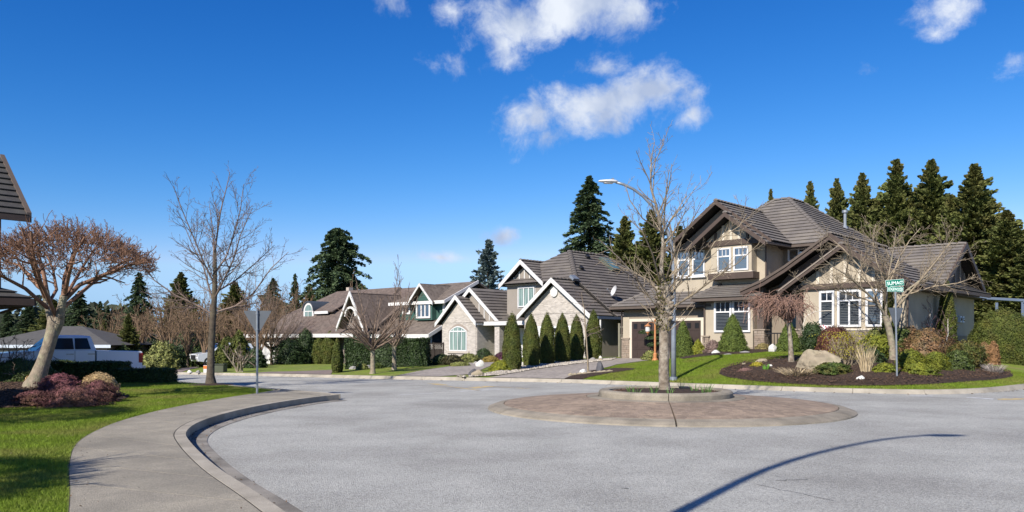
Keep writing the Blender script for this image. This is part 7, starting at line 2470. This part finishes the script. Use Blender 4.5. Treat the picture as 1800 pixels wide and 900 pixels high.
# left foreground hedges and heather
h1 = thing('hedge', 'dark clipped box hedge in front of the pickup cab', 'hedge', ((155 - 900) / F * 29.6, 29.8, .08))
box_hedge(h1, px_m(128, 29.6), .8, .80, 211, 15000, LHEDGE, .06)
h2 = thing('hedge', 'lower dark clipped box hedge ending at the road behind the pickup tailgate', 'hedge', ((252 - 900) / F * 28.6, 28.8, .05))
box_hedge(h2, px_m(96, 28.6), .8, .60, 212, 11000, LHEDGE, .06)
p = at(18, 692, flat_left)
shrub('hedge', 'rounded clipped hedge at the left edge beside the heather bed', 'hedge', p + Vector((-.3, .9, -.05)), px_m(62, p.y), 1.0, px_m(63, p.y), 'column', 16000, .055, LHEDGE, 213, shape=3.2, lump=.08, depth=.12)
for px, py, w, h, m_, sd_, lab in ((118, 714, 104, 36, LHEA, 214, 'broad mound of dark red heather at the front of the left bed'), (166, 706, 64, 38, LHEA, 215, 'dusky pink heather at the right end of the left bed'),
                                   (98, 690, 70, 34, mat('heather_pink', (.155, .055, .066), (.095, .038, .04), 3, .8, island=.5), 216, 'brightest pink heather mound beside the umbrella tree trunk'), (52, 710, 70, 24, LHEA, 217, 'shaded heather mound at the left edge of the bed')):
    bush('heather', lab, 'shrub', px, py, w, h, 'dome', 9000, .05, m_, sd_, zf=bed_z, lump=.28, lumpf=1.3, tilt=1.0, up=1.0, aspect=.25, group='heathers in the left bed')
bush('tan_shrub', 'straw-tan clipped shrub behind the pink heather', 'shrub', 168, 690, 66, 36, 'dome', 7000, .06, LTAN, 218, zf=bed_z, up=1.2, aspect=.22, tilt=.8, lump=.08)
bush('tan_shrub', 'small rusty tan shrub behind the umbrella tree trunk', 'shrub', 62, 684, 44, 30, 'dome', 2600, .06, LTAN, 219, zf=bed_z, d=3.0)
T = Tree(220)
rg = np.random.default_rng(220)
for i in range(16):
    a = rg.uniform(0, 6.28)
    T.grow((rg.normal(0, .3), rg.normal(0, .2), .1), (math.cos(a) * .8, math.sin(a) * .6, 1), rg.uniform(.9, 1.6), .02, 0, dict(seg=[5, 4, 3], wob=.2, up=[0, .1], rmin=.006, max=2, n=[6, 4], lr=[.4, .5], ang=(.4, 1.1), t0=[.3, .2], short=.3, rr=.6, tip=.4))
T.build('bare_shrub', 'twiggy bare shrub in front of the pickup hood', 'shrub', ((28 - 900) / F * 24.5, 24.5, .2), TWIGB, TWIGB)

# rocks
rock('big tan mossy boulder in the middle of the round mulch bed', 1450, 654, 92, 42, ROCKT, 300, name='boulder', sub=5, depth=.75, cat='boulder', amp=.42)
for a in ((1516, 671, 22, 14, ROCKW, 301, 'white angular rock at the front of the round bed left of the sign post'), (1551, 652, 24, 7, ROCKW, 302, 'flat pale rock between the reed grass and the sign post'),
          (1353, 650, 15, 11, ROCKW, 303, 'small white rock beside the tulip leaves'), (1309, 642, 10, 7, ROCKT, 304, 'small round pale stone above the rosy heather'), (1341, 640, 26, 12, ROCKT, 305, 'tan mossy rock behind the gold leafed shrub'),
          (1372, 634, 20, 5, ROCKT, 306, 'low flat tan stone left of the weeping tree trunk'), (1662, 653, 18, 12, ROCKG, 307, 'blue-grey rock under the drooping juniper pad'), (1735, 657, 12, 6, ROCKW, 308, 'small cream rock between the two lavender clumps'),
          (1259, 623, 17, 9, ROCKW, 309, 'white slanted rock left of the window cone spruce'), (1281, 624, 18, 4, ROCKG, 310, 'low flat stone in front of the window cone spruce'), (1311, 621, 22, 5, ROCKG, 311, 'flat grey stone right of the window cone spruce'), (1360, 619, 18, 14, ROCKW, 312, 'large pale cracked rock by the porch step'),
          (1404, 619, 12, 8, ROCKW, 313, 'white rock behind the weeping tree trunk'), (844, 653, 16, 11, ROCKW, 314, 'white rock on top of the trio at the gravel strip end', .25), (830, 660, 16, 13, ROCKD, 315, 'dark rock at the left of the trio at the gravel strip end'), (840, 661.5, 24, 13, ROCKT, 316, 'tan rock at the front of the trio at the gravel strip end'),
          (836, 640, 10, 6, ROCKG, 317, 'small grey rock by the left drive edge'), (843, 642, 9, 4, ROCKT, 318, 'small tan rock by the left drive edge'), (918, 645, 8, 10, ROCKW, 319, 'upright pale stone between the first and second column cedars'), (929, 648, 16, 7, ROCKG, 320, 'flat grey stone in front of the second column cedar'),
          (956, 641, 8, 6, ROCKG, 321, 'violet-grey stone beside the third column cedar'), (984, 638, 10, 8, ROCKW, 322, 'pale stone in front of the fourth column cedar'), (1010, 634, 8, 5, ROCKT, 323, 'small tan stone in front of the fifth column cedar'), (1022, 632, 12, 5, ROCKT, 324, 'flat tan stone between the fifth and sixth column cedars'),
          (1042, 634, 11, 7, ROCKG, 325, 'round grey stone in front of the sixth column cedar'), (1056, 635, 8, 6, ROCKT, 326, 'small tan stone at the far end of the gravel strip'), (1025, 658, 13, 10, ROCKW, 327, 'pale block stone left of the sapling'), (1055, 654, 15, 20, ROCKD, 328, 'upright dark stone right of the sapling'), (1056, 633, 7, 9, ROCKW, 329, 'small pale stone behind the upright dark stone'),
          (333, 658, 9, 5, ROCKW, 330, 'white rock on the verge left of the sidewalk tree'), (348, 656, 8, 5, ROCKG, 331, 'grey rock on the verge beside the marker post'), (620, 649, 16, 6, ROCKG, 332, 'low grey rock in front of the long dark hedge'), (645, 648, 16, 9, ROCKG, 333, 'grey rock behind the street tree trunk')):
    o = rock(a[6], a[0], a[1], a[2], a[3], a[4], a[5], 'garden rocks', sub=3)
    if len(a) > 7: o.location.z += a[7]
# stone edging of the sapling bed
ed = thing('stone_edging', 'low line of edging stones along the sapling bed', 'edging', at(1045, 659))
eb = ed.location.copy()
for i in range(9):
    q = at(1003 + i * 8.5, 660.5 - i * .75) - eb
    o = put('stone', rock_mesh('stone', .17, .1, .12, 340 + i, 1), ROCKT, ed); o.location = q; o.rotation_euler.z = -.3

# gravel, mulch chips and grass
def litter(name, label, n, seed, pick, size, m):
    rng = np.random.default_rng(seed)
    P_ = np.array([pick(rng) for _ in range(n)])
    Vt, Fc = leaf_mesh(name, P_, np.tile(np.array((0, 0, 1.0)), (n, 1)), size, rng, .55, .35, .6)
    return tag(stuff(put(name, np_mesh(name, Vt, [Fc]), m)), label, 'leaf litter')


LEAFL = mat('dead_leaf', (.14, .085, .045), (.07, .045, .028), 9, .9, island=.5)
def pick_gutter(r):
    k = r.integers(20, len(GI) - 1); t = min(1, abs(r.normal(0, .35)))
    p = GI[k].lerp(GO[k], t); return (p.x, p.y, .014)
def pick_lawn(r):
    while True:
        y = r.uniform(6, 26); x = r.uniform(-16, -4)
        if inside(lawn_left_poly, x, y): return (x, y, .165)
def pick_walk(r):
    k = r.integers(0, nst); t = r.uniform(0, 1) if r.uniform() < .3 else abs(r.normal(0, .06)) % 1
    p = WA[k].lerp(WB[k], t); return (p.x, p.y, .156)
def pick_farkerb(r):
    k = r.integers(0, len(KERB) - 1); p = KERB[k] + (KERB[k] - ein[0]).normalized() * 0
    q = offset_line(KERB[max(0, k - 1):k + 2], abs(r.normal(0, .12)) + .02)[0]
    return (q.x, q.y, road_z(q.x, q.y) + .01)
litter('leaf_litter', 'brown leaf bits and grit lying in the near gutter', 700, 600, pick_gutter, .035, LEAFL)
litter('leaf_litter', 'few dead leaves and clippings on the near lawn', 420, 601, pick_lawn, .045, mat('clipping', (.26, .20, .10), (.16, .12, .06), 9, .9, island=.5))
litter('leaf_litter', 'bits of leaf and grit on the sidewalk', 260, 602, pick_walk, .022, LEAFL)
litter('leaf_litter', 'dirt and leaf bits along the far kerb', 900, 603, pick_farkerb, .05, LEAFL)

def scatter(name, poly, n, seed, zf, off, size, m, label, cat, flat=.6, ymax=None):
    rng = np.random.default_rng(seed)
    xs = [p[0] for p in poly]; ys = [p[1] for p in poly]
    pts = []
    while len(pts) < n:
        x, y = rng.uniform(min(xs), max(xs)), rng.uniform(min(ys), max(ys))
        if inside(poly, x, y):
            pts.append((x, y, zf(x, y) + off))
    P_ = np.array(pts)
    oc = np.array([(1, 0, 0), (0, 1, 0), (-1, 0, 0), (0, -1, 0), (0, 0, 1), (0, 0, -1)], float)
    of = np.array([(0, 1, 4), (1, 2, 4), (2, 3, 4), (3, 0, 4), (1, 0, 5), (2, 1, 5), (3, 2, 5), (0, 3, 5)])
    s = size * rng.uniform(.5, 1.4, n)
    a = rng.uniform(0, 6.28, n)
    V_ = oc[None] * np.stack([s, s * rng.uniform(.5, 1, n), s * flat], 1)[:, None, :]
    V_ = V_ * (1 + .25 * rng.normal(0, 1, (n, 6, 1)))
    ca, sa = np.cos(a)[:, None], np.sin(a)[:, None]
    V_ = np.stack([V_[..., 0] * ca - V_[..., 1] * sa, V_[..., 0] * sa + V_[..., 1] * ca, V_[..., 2]], -1) + P_[:, None, :]
    Fc = (np.arange(n)[:, None, None] * 6 + of[None]).reshape(-1, 3)
    return tag(stuff(put(name, np_mesh(name, V_.reshape(-1, 3), [Fc]), m)), label, cat)


scatter('gravel', gr_poly, 5200, 400, yard_z, .045, .05, PEBB, 'pale river pebbles in the strip between the paved drives', 'gravel')
scatter('mulch_chips', isl, 9000, 401, yard_z, .13, .035, MULCHM, 'dark bark chips over the round mulch bed', 'mulch', .35)
scatter('mulch_chips', lb, 5000, 402, bed_z, .03, .03, MULCHM, 'dark bark chips over the heather bed', 'mulch', .35)
scatter('mulch_chips', [(IC.x + 1.3 * math.cos(t), IC.y + 1.3 * math.sin(t)) for t in [2 * math.pi * k / 16 for k in range(16)]], 1500, 403, lambda x, y: .42, 0, .03, MULCHM, 'dark bark chips in the traffic island planter', 'mulch', .35)


def grass(name, label, polys, holes, n, seed, zf, h, w, m, dens=None):
    rng = np.random.default_rng(seed)
    poly = polys
    xs = [p[0] for p in poly]; ys = [p[1] for p in poly]
    # many candidates, kept with a density that falls with distance from the walk
    pa = np.array(poly)
    out = []
    A_, B_ = pa, np.roll(pa, -1, 0)
    while sum(len(o) for o in out) < n:
        q = np.stack([rng.uniform(min(xs), max(xs), 60000), rng.uniform(min(ys), max(ys), 60000)], 1)
        if dens:
            q = q[rng.uniform(0, 1, len(q)) < dens(q)]
        def ins(pl, q):
            r = np.zeros(len(q), bool)
            for i in range(len(pl)):
                ax, ay = pl[i][0], pl[i][1]; bx, by = pl[i - 1][0], pl[i - 1][1]
                if ay == by: continue
                c = ((ay > q[:, 1]) != (by > q[:, 1])) & (q[:, 0] < (bx - ax) * (q[:, 1] - ay) / (by - ay) + ax)
                r ^= c
            return r
        k = ins(poly, q)
        for hpl in holes:
            k &= ~ins(hpl, q)
        out.append(q[k])
    q = np.concatenate(out)[:n]
    z = np.array([zf(x, y) for x, y in q]) if zf is not None else np.full(n, .144)
    base = np.stack([q[:, 0], q[:, 1], z], 1)
    a = rng.uniform(0, 6.28, n); hh = h * rng.uniform(.5, 1.3, n)
    sd_ = np.stack([np.cos(a), np.sin(a), 0 * a], 1) * (w * rng.uniform(.6, 1.3, n))[:, None]
    tip = base + np.stack([rng.normal(0, .6, n) * hh, rng.normal(0, .6, n) * hh, hh], 1)
    V_ = np.stack([base - sd_, base + sd_, tip], 1).reshape(-1, 3)
    return tag(stuff(put(name, np_mesh(name, V_, [np.arange(n * 3).reshape(n, 3)]), m)), label, 'grass')


lp = [(p.x - .03, p.y) for p in SL if p.y > 4.5] + [(-7.5, 24.6), (-10.6, 27.8), (-13, 30), (-19, 30), (-19, 4.5)]
grass('grass', 'short bright green blades of the near left lawn', lp, [lb, ring], 230000, 500, None, .040, .0042, BLADE, lambda q: np.clip(1.25 - q[:, 1] / 26, .12, 1) * (q[:, 0] > -q[:, 1] * .68))
fp = [tuple(p.xy) for p in ein if 900 + F * p.x / p.y > 985 and p.x < 24] + [tuple(uv(22, 2).xy), tuple(uv(15.5, -3).xy), tuple(uv(8, -2.5).xy), tuple(uv(3.4, -2).xy)] + P((1090, 642), (1050, 652))
grass('grass', 'short bright green blades of the lawn in front of the taupe house', fp, [isl, hb, sb], 120000, 501, yard_z, .05, .007, BLADE)
